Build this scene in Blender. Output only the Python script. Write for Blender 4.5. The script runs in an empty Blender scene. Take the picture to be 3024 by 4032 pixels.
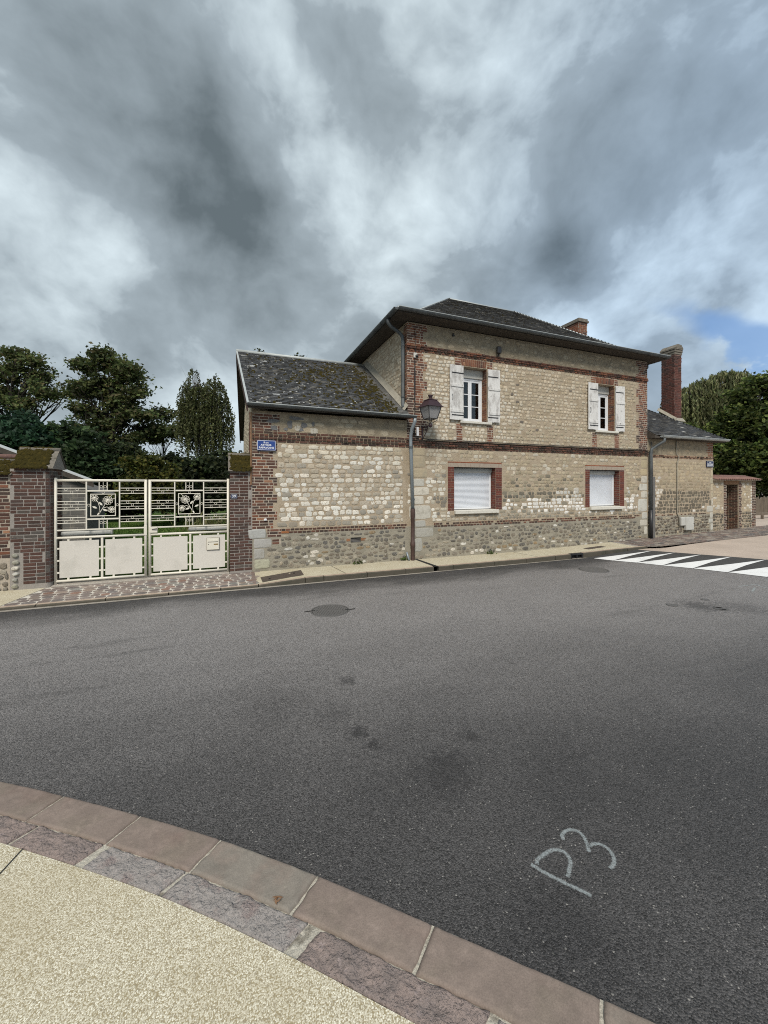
import bpy, math, random
import numpy as np
from mathutils import Matrix, Vector

R = math.radians
SC = bpy.context.scene
COL = SC.collection
rng = np.random.default_rng(7)
random.seed(7)

# ------------------------------------------------------------------ camera, sky, sun, exposure
YAW = R(21.4)
CAM = np.array([0.0, -10.27, 2.285])
cd = bpy.data.cameras.new('camera'); cam = bpy.data.objects.new('camera', cd); COL.objects.link(cam)
cam.location = CAM; cam.rotation_euler = (R(90), 0, -YAW)
cd.sensor_fit = 'HORIZONTAL'; cd.sensor_width = 36.0
cd.lens = 1540.0 / 3024.0 * 36.0
cd.shift_y = -(2016 - 1911.5) / 3024.0
cd.clip_start = 0.05; cd.clip_end = 3000
SC.camera = cam

SUN_EL, SUN_AZ = R(48), R(205)      # azimuth: clockwise from +y; behind and to the left of the camera
sd = bpy.data.lights.new('sun', 'SUN'); sun = bpy.data.objects.new('sun', sd); COL.objects.link(sun)
sd.energy = 1.5; sd.angle = R(20); sd.color = (1.0, 0.93, 0.83)
sv = Vector((math.sin(SUN_AZ) * math.cos(SUN_EL), math.cos(SUN_AZ) * math.cos(SUN_EL), math.sin(SUN_EL)))
sun.rotation_euler = sv.to_track_quat('Z', 'Y').to_euler()
sun.location = (-10, -20, 30)

SC.view_settings.view_transform = 'Standard'; SC.view_settings.look = 'None'
SC.view_settings.exposure = 1.2; SC.view_settings.gamma = 1.0
SC.view_settings.use_curve_mapping = False
SC.cycles.max_bounces = 6; SC.cycles.transparent_max_bounces = 12
SC.cycles.use_denoising = False
SC.cycles.filter_width = 1.05


class NT:
    """small helper round a node tree"""
    def __init__(self, tree):
        self.t = tree; self.n = tree.nodes; self.l = tree.links
    def new(self, typ, **kw):
        nd = self.n.new(typ)
        for k, v in kw.items(): setattr(nd, k, v)
        return nd
    def link(self, a, b): self.l.new(a, b)
    def set(self, sock, v):
        if isinstance(v, bpy.types.NodeSocket): self.l.new(v, sock)
        else: sock.default_value = v
    def math(self, op, a, b=None, c=None, clamp=False):
        m = self.new('ShaderNodeMath', operation=op, use_clamp=clamp)
        self.set(m.inputs[0], a)
        if b is not None: self.set(m.inputs[1], b)
        if c is not None: self.set(m.inputs[2], c)
        return m.outputs[0]
    def vmath(self, op, a, b=None):
        m = self.new('ShaderNodeVectorMath', operation=op)
        self.set(m.inputs[0], a)
        if b is not None: self.set(m.inputs[1], b)
        return m.outputs['Value'] if op in ('DOT_PRODUCT', 'LENGTH') else m.outputs['Vector']
    def mix(self, f, a, b, mode='MIX'):
        m = self.new('ShaderNodeMix', data_type='RGBA', blend_type=mode)
        self.set(m.inputs[0], f)
        self.set(m.inputs[6], a if isinstance(a, bpy.types.NodeSocket) else (*a[:3], 1))
        self.set(m.inputs[7], b if isinstance(b, bpy.types.NodeSocket) else (*b[:3], 1))
        return m.outputs[2]
    def ramp(self, v, lo, hi, a=0.0, b=1.0, smooth=True):
        m = self.new('ShaderNodeMapRange', interpolation_type='SMOOTHSTEP' if smooth else 'LINEAR')
        self.set(m.inputs[0], v); m.inputs[1].default_value = lo; m.inputs[2].default_value = hi
        m.inputs[3].default_value = a; m.inputs[4].default_value = b
        return m.outputs[0]
    def noise(self, vec, scale, detail=3, rough=0.55, dist=0.0):
        m = self.new('ShaderNodeTexNoise')
        self.set(m.inputs['Vector'], vec); m.inputs['Scale'].default_value = scale
        m.inputs['Detail'].default_value = detail; m.inputs['Roughness'].default_value = rough
        m.inputs['Distortion'].default_value = dist
        return m.outputs['Fac']
    def voro(self, vec, scale, feature='F1', out='Distance'):
        m = self.new('ShaderNodeTexVoronoi', feature=feature)
        self.set(m.inputs['Vector'], vec); m.inputs['Scale'].default_value = scale
        return m.outputs[out]


def build_world():
    w = bpy.data.worlds.new('World'); SC.world = w; w.use_nodes = True
    t = NT(w.node_tree)
    for n in list(t.n): t.n.remove(n)
    out = t.new('ShaderNodeOutputWorld'); bg = t.new('ShaderNodeBackground')
    t.link(bg.outputs[0], out.inputs[0]); bg.inputs[1].default_value = 0.1
    sky = t.new('ShaderNodeTexSky'); sky.sky_type = 'NISHITA'; sky.sun_disc = False
    sky.sun_elevation = SUN_EL; sky.sun_rotation = SUN_AZ
    sky.air_density = 1.2; sky.dust_density = 0.6; sky.ozone_density = 2.0
    tc = t.new('ShaderNodeTexCoord'); d = tc.outputs['Generated']
    # cloud deck: the view direction carried to a domed layer overhead; "a" runs across the street, "b" along the view
    lat = t.vmath('DOT_PRODUCT', d, (math.cos(YAW), -math.sin(YAW), 0))
    fwd = t.vmath('DOT_PRODUCT', d, (math.sin(YAW), math.cos(YAW), 0))
    up = t.vmath('DOT_PRODUCT', d, (0, 0, 1))
    h = t.math('ADD', t.math('MAXIMUM', up, 0.0), 0.6)
    a = t.math('DIVIDE', lat, h); b = t.math('DIVIDE', fwd, h)
    cv = t.new('ShaderNodeCombineXYZ'); t.link(a, cv.inputs[0]); t.link(b, cv.inputs[1])
    base = cv.outputs[0]
    def warped(scale, amp, off, src):
        wn = t.new('ShaderNodeTexNoise'); wn.inputs['Scale'].default_value = scale; wn.inputs['Detail'].default_value = 4; wn.inputs['Roughness'].default_value = 0.5
        t.link(t.vmath('ADD', src, off), wn.inputs['Vector'])
        return t.vmath('ADD', src, t.vmath('MULTIPLY', t.vmath('SUBTRACT', wn.outputs['Color'], (0.5, 0.5, 0.5)), amp))
    pw = warped(3.6, (0.13, 0.13, 0), (1.3, 7.7, 0), base)
    pf = warped(10.0, (0.040, 0.040, 0), (4.1, 2.2, 0), pw)
    dz = t.vmath('MULTIPLY', d, (1.0, 1.0, 1.25))
    dw = warped(2.6, (0.16, 0.16, 0.16), (5.1, 0.7, 3.3), dz)
    n1 = t.noise(t.vmath('ADD', dw, (2.9, 6.4, 1.7)), 3.9, 6, 0.52)
    n2 = t.noise(t.vmath('ADD', base, (8.3, 2.1, 0)), 1.9, 2, 0.5)
    n3 = t.noise(t.vmath('ADD', dw, (7.7, 1.1, 4.2)), 9.5, 6, 0.55)
    dens = t.math('ADD', t.math('MULTIPLY', n1, 0.80), t.math('MULTIPLY', n2, 0.20))
    dens = t.math('ADD', dens, t.math('MULTIPLY', n3, 0.34))
    # the big cloud masses of the day
    def mass(a0, b0, ra, rb, amp, dens, skew=0.0):
        sub = t.vmath('SUBTRACT', pf, (a0, b0, 0))
        sx = t.new('ShaderNodeSeparateXYZ'); t.link(sub, sx.inputs[0])
        aa = t.math('MULTIPLY_ADD', sx.outputs[1], -skew, sx.outputs[0])
        q = t.math('ADD', t.math('POWER', t.math('ABSOLUTE', t.math('DIVIDE', aa, ra)), 2.0),
                   t.math('POWER', t.math('ABSOLUTE', t.math('DIVIDE', sx.outputs[1], rb)), 2.0))
        g = t.math('POWER', 2.718, t.math('MULTIPLY', q, -1.0))
        return t.math('MULTIPLY_ADD', g, amp, dens)
    dens = mass(-0.33, 0.53, 0.11, 0.11, 0.28, dens)
    dens = mass(-0.28, 0.66, 0.12, 0.11, 0.32, dens)
    dens = mass(-0.24, 0.77, 0.08, 0.07, 0.10, dens)
    dens = mass(0.40, 0.50, 0.14, 0.10, 0.20, dens)
    dens = mass(0.33, 0.74, 0.10, 0.06, 0.26, dens)
    dens = mass(0.06, 0.66, 0.04, 0.10, -0.09, dens)
    dens = mass(0.15, 0.54, 0.05, 0.08, -0.08, dens)
    dens = mass(-0.12, 0.48, 0.07, 0.07, -0.12, dens)
    dens = mass(-0.58, 0.64, 0.12, 0.14, -0.06, dens)
    dark = t.ramp(dens, 0.43, 1.05, smooth=False)
    c1 = t.mix(t.ramp(dark, 0.0, 0.45, smooth=False), (3.7, 4.25, 4.5), (1.66, 1.97, 2.18))
    cc = t.mix(t.ramp(dark, 0.40, 1.0, smooth=False), c1, (0.58, 0.73, 0.82))
    cc = t.mix(t.math('MULTIPLY', t.ramp(a, 0.0, 0.5), 0.7), cc, t.mix(1.0, cc, (0.86, 0.97, 1.14), 'MULTIPLY'))
    # towards the horizon the deck pales
    cc = t.mix(t.ramp(up, 0.02, 0.28, 0.45, 0.0), cc, (2.45, 2.85, 3.1))
    # a thin place low on one side lets the blue through
    hole = mass(0.74, 0.80, 0.17, 0.040, 0.8, 0.0); hole = mass(0.90, 0.87, 0.16, 0.05, 1.0, hole)
    hn = t.noise(pw, 7.0, 5, 0.55)
    hole = t.ramp(t.math('MULTIPLY', hole, t.ramp(hn, 0.40, 0.60)), 0.10, 0.7)
    blue = t.mix(0.75, sky.outputs[0], (0.55, 1.12, 2.3))
    fin = t.mix(t.math('MULTIPLY', hole, 0.85), cc, blue)
    # light below the horizon: ground bounce tone
    fin = t.mix(t.ramp(up, -0.06, 0.0, 1.0, 0.0), fin, (0.9, 0.9, 0.85))
    t.link(fin, bg.inputs[0])
build_world()

# ------------------------------------------------------------------ materials
MATS = {}
def mat(name, base=(0.5, 0.5, 0.5), src=None, rough=0.85, spec=0.3, metal=0.0, mixes=(), val=(), bump=(), coat=0.0):
    """mixes: (scale, colour, lo, hi, fac[, stretch]) ; val: (scale, a, b) brightness ; bump: (kind, scale, strength, dist)"""
    m = bpy.data.materials.new(name); m.use_nodes = True
    t = NT(m.node_tree); bs = t.n['Principled BSDF']
    bs.inputs['Roughness'].default_value = rough; bs.inputs['Metallic'].default_value = metal
    bs.inputs['Specular IOR Level'].default_value = spec
    geo = t.new('ShaderNodeNewGeometry'); pos = geo.outputs['Position']
    if src == 'obj':
        oi = t.new('ShaderNodeObjectInfo'); c = oi.outputs['Color']
    elif src == 'geo':
        at = t.new('ShaderNodeAttribute'); at.attribute_name = 'col'; c = at.outputs['Color']
    else:
        rgb = t.new('ShaderNodeRGB'); rgb.outputs[0].default_value = (*base, 1); c = rgb.outputs[0]
    for mx in mixes:
        sc_, colr, lo, hi, fac = mx[:5]
        p = pos if len(mx) < 6 else t.vmath('MULTIPLY', pos, mx[5])
        f = t.math('MULTIPLY', t.ramp(t.noise(p, sc_, 4, 0.6), lo, hi), fac)
        c = t.mix(f, c, colr)
    for v in val:
        sc_, a_, b_ = v[:3]
        p = pos if len(v) < 4 else t.vmath('MULTIPLY', pos, v[3])
        f = t.ramp(t.noise(p, sc_, 3, 0.6), 0.25, 0.75, a_, b_, smooth=False)
        cx = t.new('ShaderNodeCombineColor'); [t.link(f, cx.inputs[i]) for i in range(3)]
        c = t.mix(1.0, c, cx.outputs[0], 'MULTIPLY')
    t.link(c, bs.inputs['Base Color'])
    nrm = None
    for kind, sc_, st, di in bump:
        hgt = t.noise(pos, sc_, 4, 0.6) if kind == 'n' else t.voro(pos, sc_)
        bn = t.new('ShaderNodeBump'); bn.inputs['Strength'].default_value = st; bn.inputs['Distance'].default_value = di
        t.link(hgt, bn.inputs['Height'])
        if nrm is not None: t.link(nrm, bn.inputs['Normal'])
        nrm = bn.outputs[0]
    if nrm is not None: t.link(nrm, bs.inputs['Normal'])
    MATS[name] = m
    return m

def pair(name, **kw):
    mat(name + '_o', src='obj', **kw); mat(name + '_g', src='geo', **kw)

pair('stone', rough=0.92, spec=0.2, mixes=[(30, (0.26, 0.215, 0.145), 0.56, 0.66, 0.7), (17, (0.10, 0.09, 0.075), 0.62, 0.69, 0.75)],
     val=[(60, 0.72, 1.2)], bump=[('n', 70, 0.5, 0.01)])
pair('flint', rough=0.6, spec=0.4, mixes=[(28, (0.5, 0.47, 0.4), 0.6, 0.68, 0.7), (40, (0.06, 0.055, 0.05), 0.55, 0.7, 0.6)],
     val=[(45, 0.6, 1.3)], bump=[('n', 50, 0.6, 0.012)])
pair('brick', rough=0.9, spec=0.2, mixes=[(14, (0.10, 0.06, 0.05), 0.55, 0.75, 0.6), (30, (0.38, 0.30, 0.22), 0.62, 0.72, 0.5)],
     val=[(80, 0.7, 1.2)], bump=[('n', 90, 0.5, 0.006)])
pair('slate', rough=0.62, spec=0.4, mixes=[(7, (0.13, 0.125, 0.11), 0.5, 0.75, 0.45), (50, (0.42, 0.42, 0.38), 0.68, 0.74, 0.6)],
     val=[(26, 0.65, 1.3)], bump=[('n', 40, 0.4, 0.006)])
pair('sett', rough=0.85, spec=0.3, val=[(30, 0.7, 1.2)], mixes=[(60, (0.45, 0.42, 0.38), 0.66, 0.75, 0.4)], bump=[('n', 60, 0.6, 0.008)])
pair('ashlar', rough=0.9, spec=0.2, mixes=[(5, (0.28, 0.26, 0.21), 0.5, 0.7, 0.55), (22, (0.17, 0.16, 0.13), 0.62, 0.75, 0.5)],
     val=[(50, 0.85, 1.1)], bump=[('n', 40, 0.4, 0.008)])
pair('clay', rough=0.8, spec=0.3, val=[(30, 0.7, 1.2)], bump=[('n', 60, 0.4, 0.004)])
mat('mortar', (0.395, 0.327, 0.242), mixes=[(3.5, (0.29, 0.225, 0.145), 0.45, 0.7, 0.6), (18, (0.50, 0.43, 0.31), 0.55, 0.7, 0.5), (1.1, (0.24, 0.21, 0.15), 0.55, 0.72, 0.6)],
    val=[(110, 0.78, 1.15)], bump=[('n', 26, 0.8, 0.02), ('n', 130, 0.5, 0.006)])
mat('cement', (0.30, 0.275, 0.22), mixes=[(2.5, (0.21, 0.195, 0.155), 0.45, 0.68, 0.7), (7, (0.37, 0.34, 0.27), 0.55, 0.7, 0.5), (4, (0.15, 0.17, 0.09), 0.62, 0.75, 0.5)],
    val=[(90, 0.78, 1.15)], bump=[('n', 22, 0.7, 0.02), ('n', 120, 0.4, 0.006)])
mat('render_top', (0.34, 0.285, 0.20), mixes=[(5, (0.23, 0.195, 0.145), 0.42, 0.62, 0.7), (15, (0.47, 0.41, 0.31), 0.55, 0.68, 0.6), (24, (0.16, 0.14, 0.11), 0.6, 0.7, 0.4)],
    val=[(80, 0.75, 1.2)], bump=[('n', 20, 0.9, 0.025), ('n', 110, 0.5, 0.008)])
mat('lime_joint', (0.44, 0.385, 0.315), val=[(60, 0.7, 1.15)], mixes=[(4, (0.25, 0.2, 0.16), 0.5, 0.7, 0.5)], bump=[('n', 70, 0.6, 0.006)])
mat('grey_joint', (0.30, 0.275, 0.25), val=[(60, 0.75, 1.15)], mixes=[(3, (0.2, 0.19, 0.17), 0.5, 0.7, 0.5)], bump=[('n', 70, 0.6, 0.006)])
mat('red_joint', (0.30, 0.19, 0.16), val=[(60, 0.75, 1.15)], bump=[('n', 70, 0.5, 0.005)])
mat('grey_patch', (0.17, 0.17, 0.17), val=[(30, 0.75, 1.2)], bump=[('n', 40, 0.6, 0.01)])
mat('asphalt', (0.052, 0.051, 0.052))
mat('asphalt_new', (0.062, 0.061, 0.060), rough=0.8, val=[(190, 0.55, 1.4), (1.5, 0.85, 1.12)], bump=[('v', 125, 0.6, 0.005)])
mat('resin', (0.5, 0.43, 0.27))
mat('plateau', (0.46, 0.385, 0.325), val=[(220, 0.7, 1.25), (1.2, 0.88, 1.08)], bump=[('v', 160, 0.4, 0.004)])
mat('near_kerb_red', (0.22, 0.175, 0.15), rough=0.8, mixes=[(3.5, (0.20, 0.165, 0.135), 0.45, 0.65, 0.8), (11, (0.31, 0.245, 0.21), 0.55, 0.75, 0.5), (2.2, (0.19, 0.135, 0.115), 0.55, 0.7, 0.5)],
    val=[(140, 0.82, 1.14), (5, 0.82, 1.12), (26, 0.9, 1.08)], bump=[('n', 9, 0.7, 0.012), ('n', 140, 0.4, 0.003)])
mat('near_kerb_grey', (0.215, 0.192, 0.165), rough=0.8, mixes=[(4, (0.24, 0.19, 0.16), 0.45, 0.65, 0.7), (12, (0.28, 0.25, 0.21), 0.55, 0.75, 0.5)],
    val=[(140, 0.82, 1.14), (5, 0.82, 1.12), (26, 0.9, 1.08)], bump=[('n', 9, 0.7, 0.012), ('n', 140, 0.4, 0.003)])
mat('near_rough_red', (0.27, 0.215, 0.195), rough=0.85, mixes=[(8, (0.19, 0.16, 0.15), 0.4, 0.6, 0.7), (28, (0.33, 0.27, 0.26), 0.56, 0.7, 0.6)],
    val=[(90, 0.75, 1.22)], bump=[('n', 26, 1.0, 0.03), ('n', 80, 0.9, 0.010)])
mat('near_rough_grey', (0.30, 0.275, 0.26), rough=0.85, mixes=[(8, (0.22, 0.16, 0.15), 0.5, 0.68, 0.6), (28, (0.32, 0.29, 0.28), 0.54, 0.7, 0.65)],
    val=[(90, 0.75, 1.22)], bump=[('n', 26, 1.0, 0.03), ('n', 80, 0.9, 0.010)])
mat('kerb_mortar', (0.50, 0.47, 0.40), val=[(120, 0.6, 1.15)], mixes=[(9, (0.16, 0.14, 0.11), 0.52, 0.66, 0.8)], bump=[('n', 60, 0.9, 0.012), ('n', 200, 0.6, 0.004)])
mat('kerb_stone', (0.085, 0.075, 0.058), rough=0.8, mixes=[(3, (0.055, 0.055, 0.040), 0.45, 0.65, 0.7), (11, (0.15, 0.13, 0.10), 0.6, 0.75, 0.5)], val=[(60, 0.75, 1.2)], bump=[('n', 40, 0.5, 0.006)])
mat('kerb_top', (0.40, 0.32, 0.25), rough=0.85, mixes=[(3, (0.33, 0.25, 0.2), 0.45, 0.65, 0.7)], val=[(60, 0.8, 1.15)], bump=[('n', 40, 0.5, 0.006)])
mat('gutter_concrete', (0.33, 0.30, 0.26), val=[(40, 0.7, 1.2)], mixes=[(2, (0.16, 0.15, 0.13), 0.5, 0.7, 0.6)], bump=[('n', 60, 0.5, 0.006)])
mat('sett_joint', (0.56, 0.53, 0.47), val=[(60, 0.7, 1.2)], mixes=[(1.5, (0.22, 0.2, 0.17), 0.5, 0.7, 0.6)], bump=[('n', 60, 0.5, 0.006)])
mat('cover_iron', (0.075, 0.06, 0.05), rough=0.6, spec=0.4, mixes=[(5, (0.13, 0.10, 0.08), 0.5, 0.7, 0.6)], bump=[('v', 60, 0.4, 0.003)])
mat('manhole_iron', (0.11, 0.107, 0.105), rough=0.6, spec=0.4, metal=0.0, val=[(60, 0.6, 1.3)], bump=[('n', 80, 0.4, 0.003)])
mat('black_gap', (0.02, 0.02, 0.02), rough=0.9)
mat('zinc', (0.10, 0.112, 0.118), rough=0.55, spec=0.4, metal=0.25, val=[(5, 0.7, 1.2)], mixes=[(2, (0.065, 0.07, 0.07), 0.45, 0.7, 0.6)])
mat('zinc_pale', (0.27, 0.31, 0.34), rough=0.5, spec=0.5, metal=0.3, val=[(4, 0.85, 1.12)])
mat('zinc_ridge', (0.42, 0.45, 0.45), rough=0.55, spec=0.4, metal=0.2, val=[(4, 0.8, 1.12)])
mat('flashing', (0.30, 0.28, 0.23), rough=0.8, val=[(9, 0.8, 1.15)])
mat('soffit', (0.07, 0.06, 0.05), rough=0.9, val=[(9, 0.6, 1.3)])
mat('barge_wood', (0.055, 0.032, 0.026), rough=0.8, val=[(12, 0.7, 1.2)])
mat('cast_iron_brown', (0.075, 0.047, 0.04), rough=0.6, val=[(12, 0.75, 1.2)])
mat('black_metal', (0.018, 0.018, 0.02), rough=0.45, spec=0.5)
mat('grey_plastic', (0.14, 0.135, 0.13), rough=0.5, val=[(6, 0.85, 1.1)])
mat('lantern_paint', (0.040, 0.020, 0.025), rough=0.45, spec=0.5, val=[(9, 0.8, 1.15)])
mat('white_pvc', (0.72, 0.74, 0.77), rough=0.35, spec=0.5)
mat('shutter_white', (0.66, 0.69, 0.74), rough=0.45, spec=0.4, val=[(3, 0.95, 1.03)])
mat('cream_pvc', (0.55, 0.54, 0.50), rough=0.5, spec=0.4)
mat('sill_stone', (0.60, 0.58, 0.52), rough=0.85, mixes=[(16, (0.25, 0.24, 0.2), 0.56, 0.72, 0.75, (1, 1, 2.5))], val=[(50, 0.9, 1.08)], bump=[('n', 60, 0.3, 0.004)])
mat('lintel_concrete', (0.34, 0.29, 0.235), rough=0.9, mixes=[(11, (0.24, 0.17, 0.13), 0.55, 0.7, 0.6)], val=[(50, 0.8, 1.15)], bump=[('n', 50, 0.5, 0.006)])
mat('peeling_paint', (0.66, 0.655, 0.64), rough=0.8, mixes=[(7, (0.38, 0.365, 0.35), 0.47, 0.66, 0.7, (1, 1, 0.45)), (26, (0.14, 0.12, 0.11), 0.60, 0.70, 0.8, (1, 1, 0.35)), (13, (0.72, 0.71, 0.69), 0.55, 0.7, 0.6)],
    val=[(120, 0.86, 1.1)], bump=[('n', 60, 0.4, 0.003)])
mat('gate_cream', (0.70, 0.665, 0.575), rough=0.45, spec=0.45, val=[(4, 0.94, 1.04)])
mat('gate_panel', (0.62, 0.59, 0.535), rough=0.6, spec=0.35, mixes=[(2.3, (0.50, 0.48, 0.43), 0.5, 0.72, 0.6)], val=[(70, 0.93, 1.05)], bump=[('n', 120, 0.35, 0.003)])
mat('brass_plate', (0.35, 0.24, 0.10), rough=0.4, metal=0.5)
mat('sign_blue', (0.025, 0.06, 0.24), rough=0.25, spec=0.5, val=[(20, 0.9, 1.08)])
mat('sign_navy', (0.02, 0.03, 0.085), rough=0.3, spec=0.5)
mat('sign_white', (0.75, 0.77, 0.80), rough=0.35)
mat('meter_grey', (0.50, 0.50, 0.47), rough=0.5, val=[(5, 0.9, 1.06)])
mat('block_wall', (0.13, 0.127, 0.12), val=[(30, 0.75, 1.2)], mixes=[(1.4, (0.15, 0.15, 0.14), 0.5, 0.7, 0.6)], bump=[('n', 50, 0.6, 0.01)])
mat('fibre_roof', (0.50, 0.52, 0.52), rough=0.7)
mat('pink_tile', (0.21, 0.12, 0.10), rough=0.8, mixes=[(7, (0.15, 0.09, 0.075), 0.5, 0.65, 0.7), (11, (0.36, 0.24, 0.2), 0.58, 0.7, 0.6)])
mat('moss', (0.042, 0.035, 0.011), rough=1.0, spec=0.05, mixes=[(14, (0.080, 0.060, 0.014), 0.5, 0.7, 0.8), (30, (0.03, 0.026, 0.01), 0.55, 0.7, 0.7)], bump=[('n', 60, 1.0, 0.02)])
mat('moss_dark', (0.022, 0.019, 0.010), rough=1.0, spec=0.05, mixes=[(10, (0.075, 0.055, 0.012), 0.52, 0.7, 0.8)], bump=[('n', 60, 1.0, 0.02)])
mat('joint_shade_dirt', (0.012, 0.011, 0.009), rough=1.0, spec=0.02)  # near-black: shade between slate rows put in as colour, plus packed dirt
mat('lichen', (0.50, 0.51, 0.49), rough=0.95, val=[(60, 0.7, 1.2)])
mat('cap_tile', (0.17, 0.155, 0.13), rough=0.9, mixes=[(6, (0.30, 0.27, 0.24), 0.55, 0.7, 0.6), (9, (0.09, 0.08, 0.06), 0.5, 0.7, 0.6)], bump=[('n', 40, 0.7, 0.012)])
mat('road_paint', (0.80, 0.81, 0.81), rough=0.6, val=[(260, 0.86, 1.05)], mixes=[(2.2, (0.60, 0.61, 0.61), 0.5, 0.7, 0.6), (60, (0.28, 0.28, 0.28), 0.62, 0.70, 0.45), (5, (0.42, 0.42, 0.42), 0.62, 0.72, 0.5)], bump=[('v', 150, 0.3, 0.003)])
mat('wood_weathered', (0.16, 0.13, 0.10), rough=0.9, val=[(9, 0.6, 1.3, (1, 1, 0.2))])
mat('wood_lintel', (0.26, 0.15, 0.085), rough=0.8, val=[(9, 0.7, 1.2)])
mat('door_cream', (0.40, 0.36, 0.29), rough=0.6)
mat('lawn', (0.09, 0.155, 0.034), rough=0.95, spec=0.1, mixes=[(1.3, (0.085, 0.10, 0.028), 0.45, 0.7, 0.7), (22, (0.03, 0.06, 0.012), 0.5, 0.7, 0.6)], bump=[('n', 60, 1.0, 0.05)])
mat('earth', (0.10, 0.085, 0.06), rough=1.0, val=[(3, 0.7, 1.2)])
mat('bark', (0.026, 0.022, 0.018), rough=0.95, val=[(14, 0.6, 1.3, (1, 1, 0.3))], bump=[('n', 30, 0.8, 0.02)])
mat('birch_bark', (0.13, 0.125, 0.115), rough=0.9, mixes=[(8, (0.05, 0.045, 0.04), 0.55, 0.65, 0.9, (1, 1, 3))])
mat('interior', (0.035, 0.033, 0.032), rough=0.95)
mat('curtain', (0.03, 0.03, 0.032), rough=0.9, val=[(14, 0.6, 1.3, (6, 6, 0.2))])


STAINS = [(1.26, -5.85, .16, .6), (1.10, -6.82, .15, .8), (1.17, -7.02, .11, .75), (2.03, -7.24, .13, .6), (1.54, -7.58, .34, .6), (1.72, -7.45, .22, .5), (1.58, -8.72, .42, .55), (8.27, -5.55, .5, .65), (8.9, -5.9, .6, .4), (0.95, -6.45, .3, .3), (0.4, -6.1, .5, .25)]
def special_materials():
    # asphalt: chippings in a dark binder, worn tracks and old damp stains with their own shapes
    m = MATS['asphalt']; t = NT(m.node_tree); bs = t.n['Principled BSDF']
    for l in list(bs.inputs['Base Color'].links): t.l.remove(l)
    geo = t.new('ShaderNodeNewGeometry'); pos = geo.outputs['Position']
    vc = t.new('ShaderNodeTexVoronoi'); vc.inputs['Scale'].default_value = 125; t.link(pos, vc.inputs['Vector'])
    sepc = t.new('ShaderNodeSeparateColor'); t.link(vc.outputs['Color'], sepc.inputs[0])
    chip = t.ramp(sepc.outputs[0], 0.0, 1.0, 0.35, 1.75, smooth=False)
    spark = t.ramp(sepc.outputs[1], 0.991, 0.995, smooth=False)
    c = t.mix(t.ramp(t.noise(pos, 0.55, 4, 0.6), 0.4, 0.66), (0.043, 0.0415, 0.042), (0.058, 0.0555, 0.0555))
    sy = t.new('ShaderNodeSeparateXYZ'); t.link(pos, sy.inputs[0])
    ly = t.math('ADD', sy.outputs[1], t.math('MULTIPLY', t.math('SUBTRACT', t.noise(t.vmath('MULTIPLY', pos, (0.35, 0.8, 1)), 0.8, 6, 0.65), 0.5), 2.6))
    lane = t.math('MULTIPLY', t.ramp(t.math('ADD', ly, t.math('MULTIPLY', sy.outputs[0], 0.16)), -8.2, -3.4), t.ramp(ly, -1.3, -2.6))
    c = t.mix(lane, c, t.mix(t.noise(pos, 0.9, 4, 0.6), (0.172, 0.163, 0.161), (0.215, 0.205, 0.202)))
    # wheel tracks / long streaks along the street
    st = t.noise(t.vmath('MULTIPLY', pos, (0.22, 1.5, 1)), 1.1, 5, 0.62)
    c = t.mix(t.math('MULTIPLY', t.ramp(st, 0.58, 0.70), 0.42), c, (0.060, 0.058, 0.058))
    bl = t.noise(pos, 1.6, 8, 0.75)
    c = t.mix(t.math('MULTIPLY', t.ramp(bl, 0.63, 0.70), 0.55), c, (0.030, 0.029, 0.030))
    # old oil and tar stains, each with a ragged outline
    sn_ = t.noise(pos, 14, 8, 0.75)
    for (x0, y0, r_, k_) in STAINS:
        dd = t.vmath('LENGTH', t.vmath('SUBTRACT', pos, (x0, y0, 0)))
        f_ = t.ramp(t.math('ADD', t.math('DIVIDE', dd, r_), t.math('MULTIPLY', t.math('SUBTRACT', sn_, 0.5), 3.6)), 1.0, 0.1)
        c = t.mix(t.math('MULTIPLY', f_, k_), c, (0.022, 0.021, 0.022))
    cx = t.new('ShaderNodeCombineColor'); [t.link(chip, cx.inputs[i]) for i in range(3)]
    c = t.mix(1.0, c, cx.outputs[0], 'MULTIPLY')
    c = t.mix(t.math('MULTIPLY', spark, 0.6), c, (0.36, 0.345, 0.32))
    t.link(c, bs.inputs['Base Color'])
    rg = t.ramp(sepc.outputs[2], 0, 1, 0.5, 0.85, smooth=False); t.link(rg, bs.inputs['Roughness'])
    bs.inputs['Specular IOR Level'].default_value = 0.5
    b1 = t.new('ShaderNodeBump'); b1.inputs['Strength'].default_value = 0.9; b1.inputs['Distance'].default_value = 0.007
    t.link(t.math('SUBTRACT', 1.0, vc.outputs['Distance']), b1.inputs['Height'])
    b2 = t.new('ShaderNodeBump'); b2.inputs['Strength'].default_value = 0.5; b2.inputs['Distance'].default_value = 0.008
    t.link(t.noise(pos, 45, 4, 0.7), b2.inputs['Height']); t.link(b1.outputs[0], b2.inputs['Normal'])
    t.link(b2.outputs[0], bs.inputs['Normal'])
    # resin-bound gravel
    m = MATS['resin']; t = NT(m.node_tree); bs = t.n['Principled BSDF']
    for l in list(bs.inputs['Base Color'].links): t.l.remove(l)
    geo = t.new('ShaderNodeNewGeometry'); pos = geo.outputs['Position']
    vc = t.new('ShaderNodeTexVoronoi'); vc.inputs['Scale'].default_value = 170; t.link(pos, vc.inputs['Vector'])
    sepc = t.new('ShaderNodeSeparateColor'); t.link(vc.outputs['Color'], sepc.inputs[0])
    c = t.mix(t.ramp(sepc.outputs[0], 0.1, 0.9), (0.49, 0.45, 0.34), (0.63, 0.59, 0.475))
    c = t.mix(t.ramp(sepc.outputs[1], 0.78, 0.86, smooth=False), c, (0.76, 0.73, 0.61))
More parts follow.
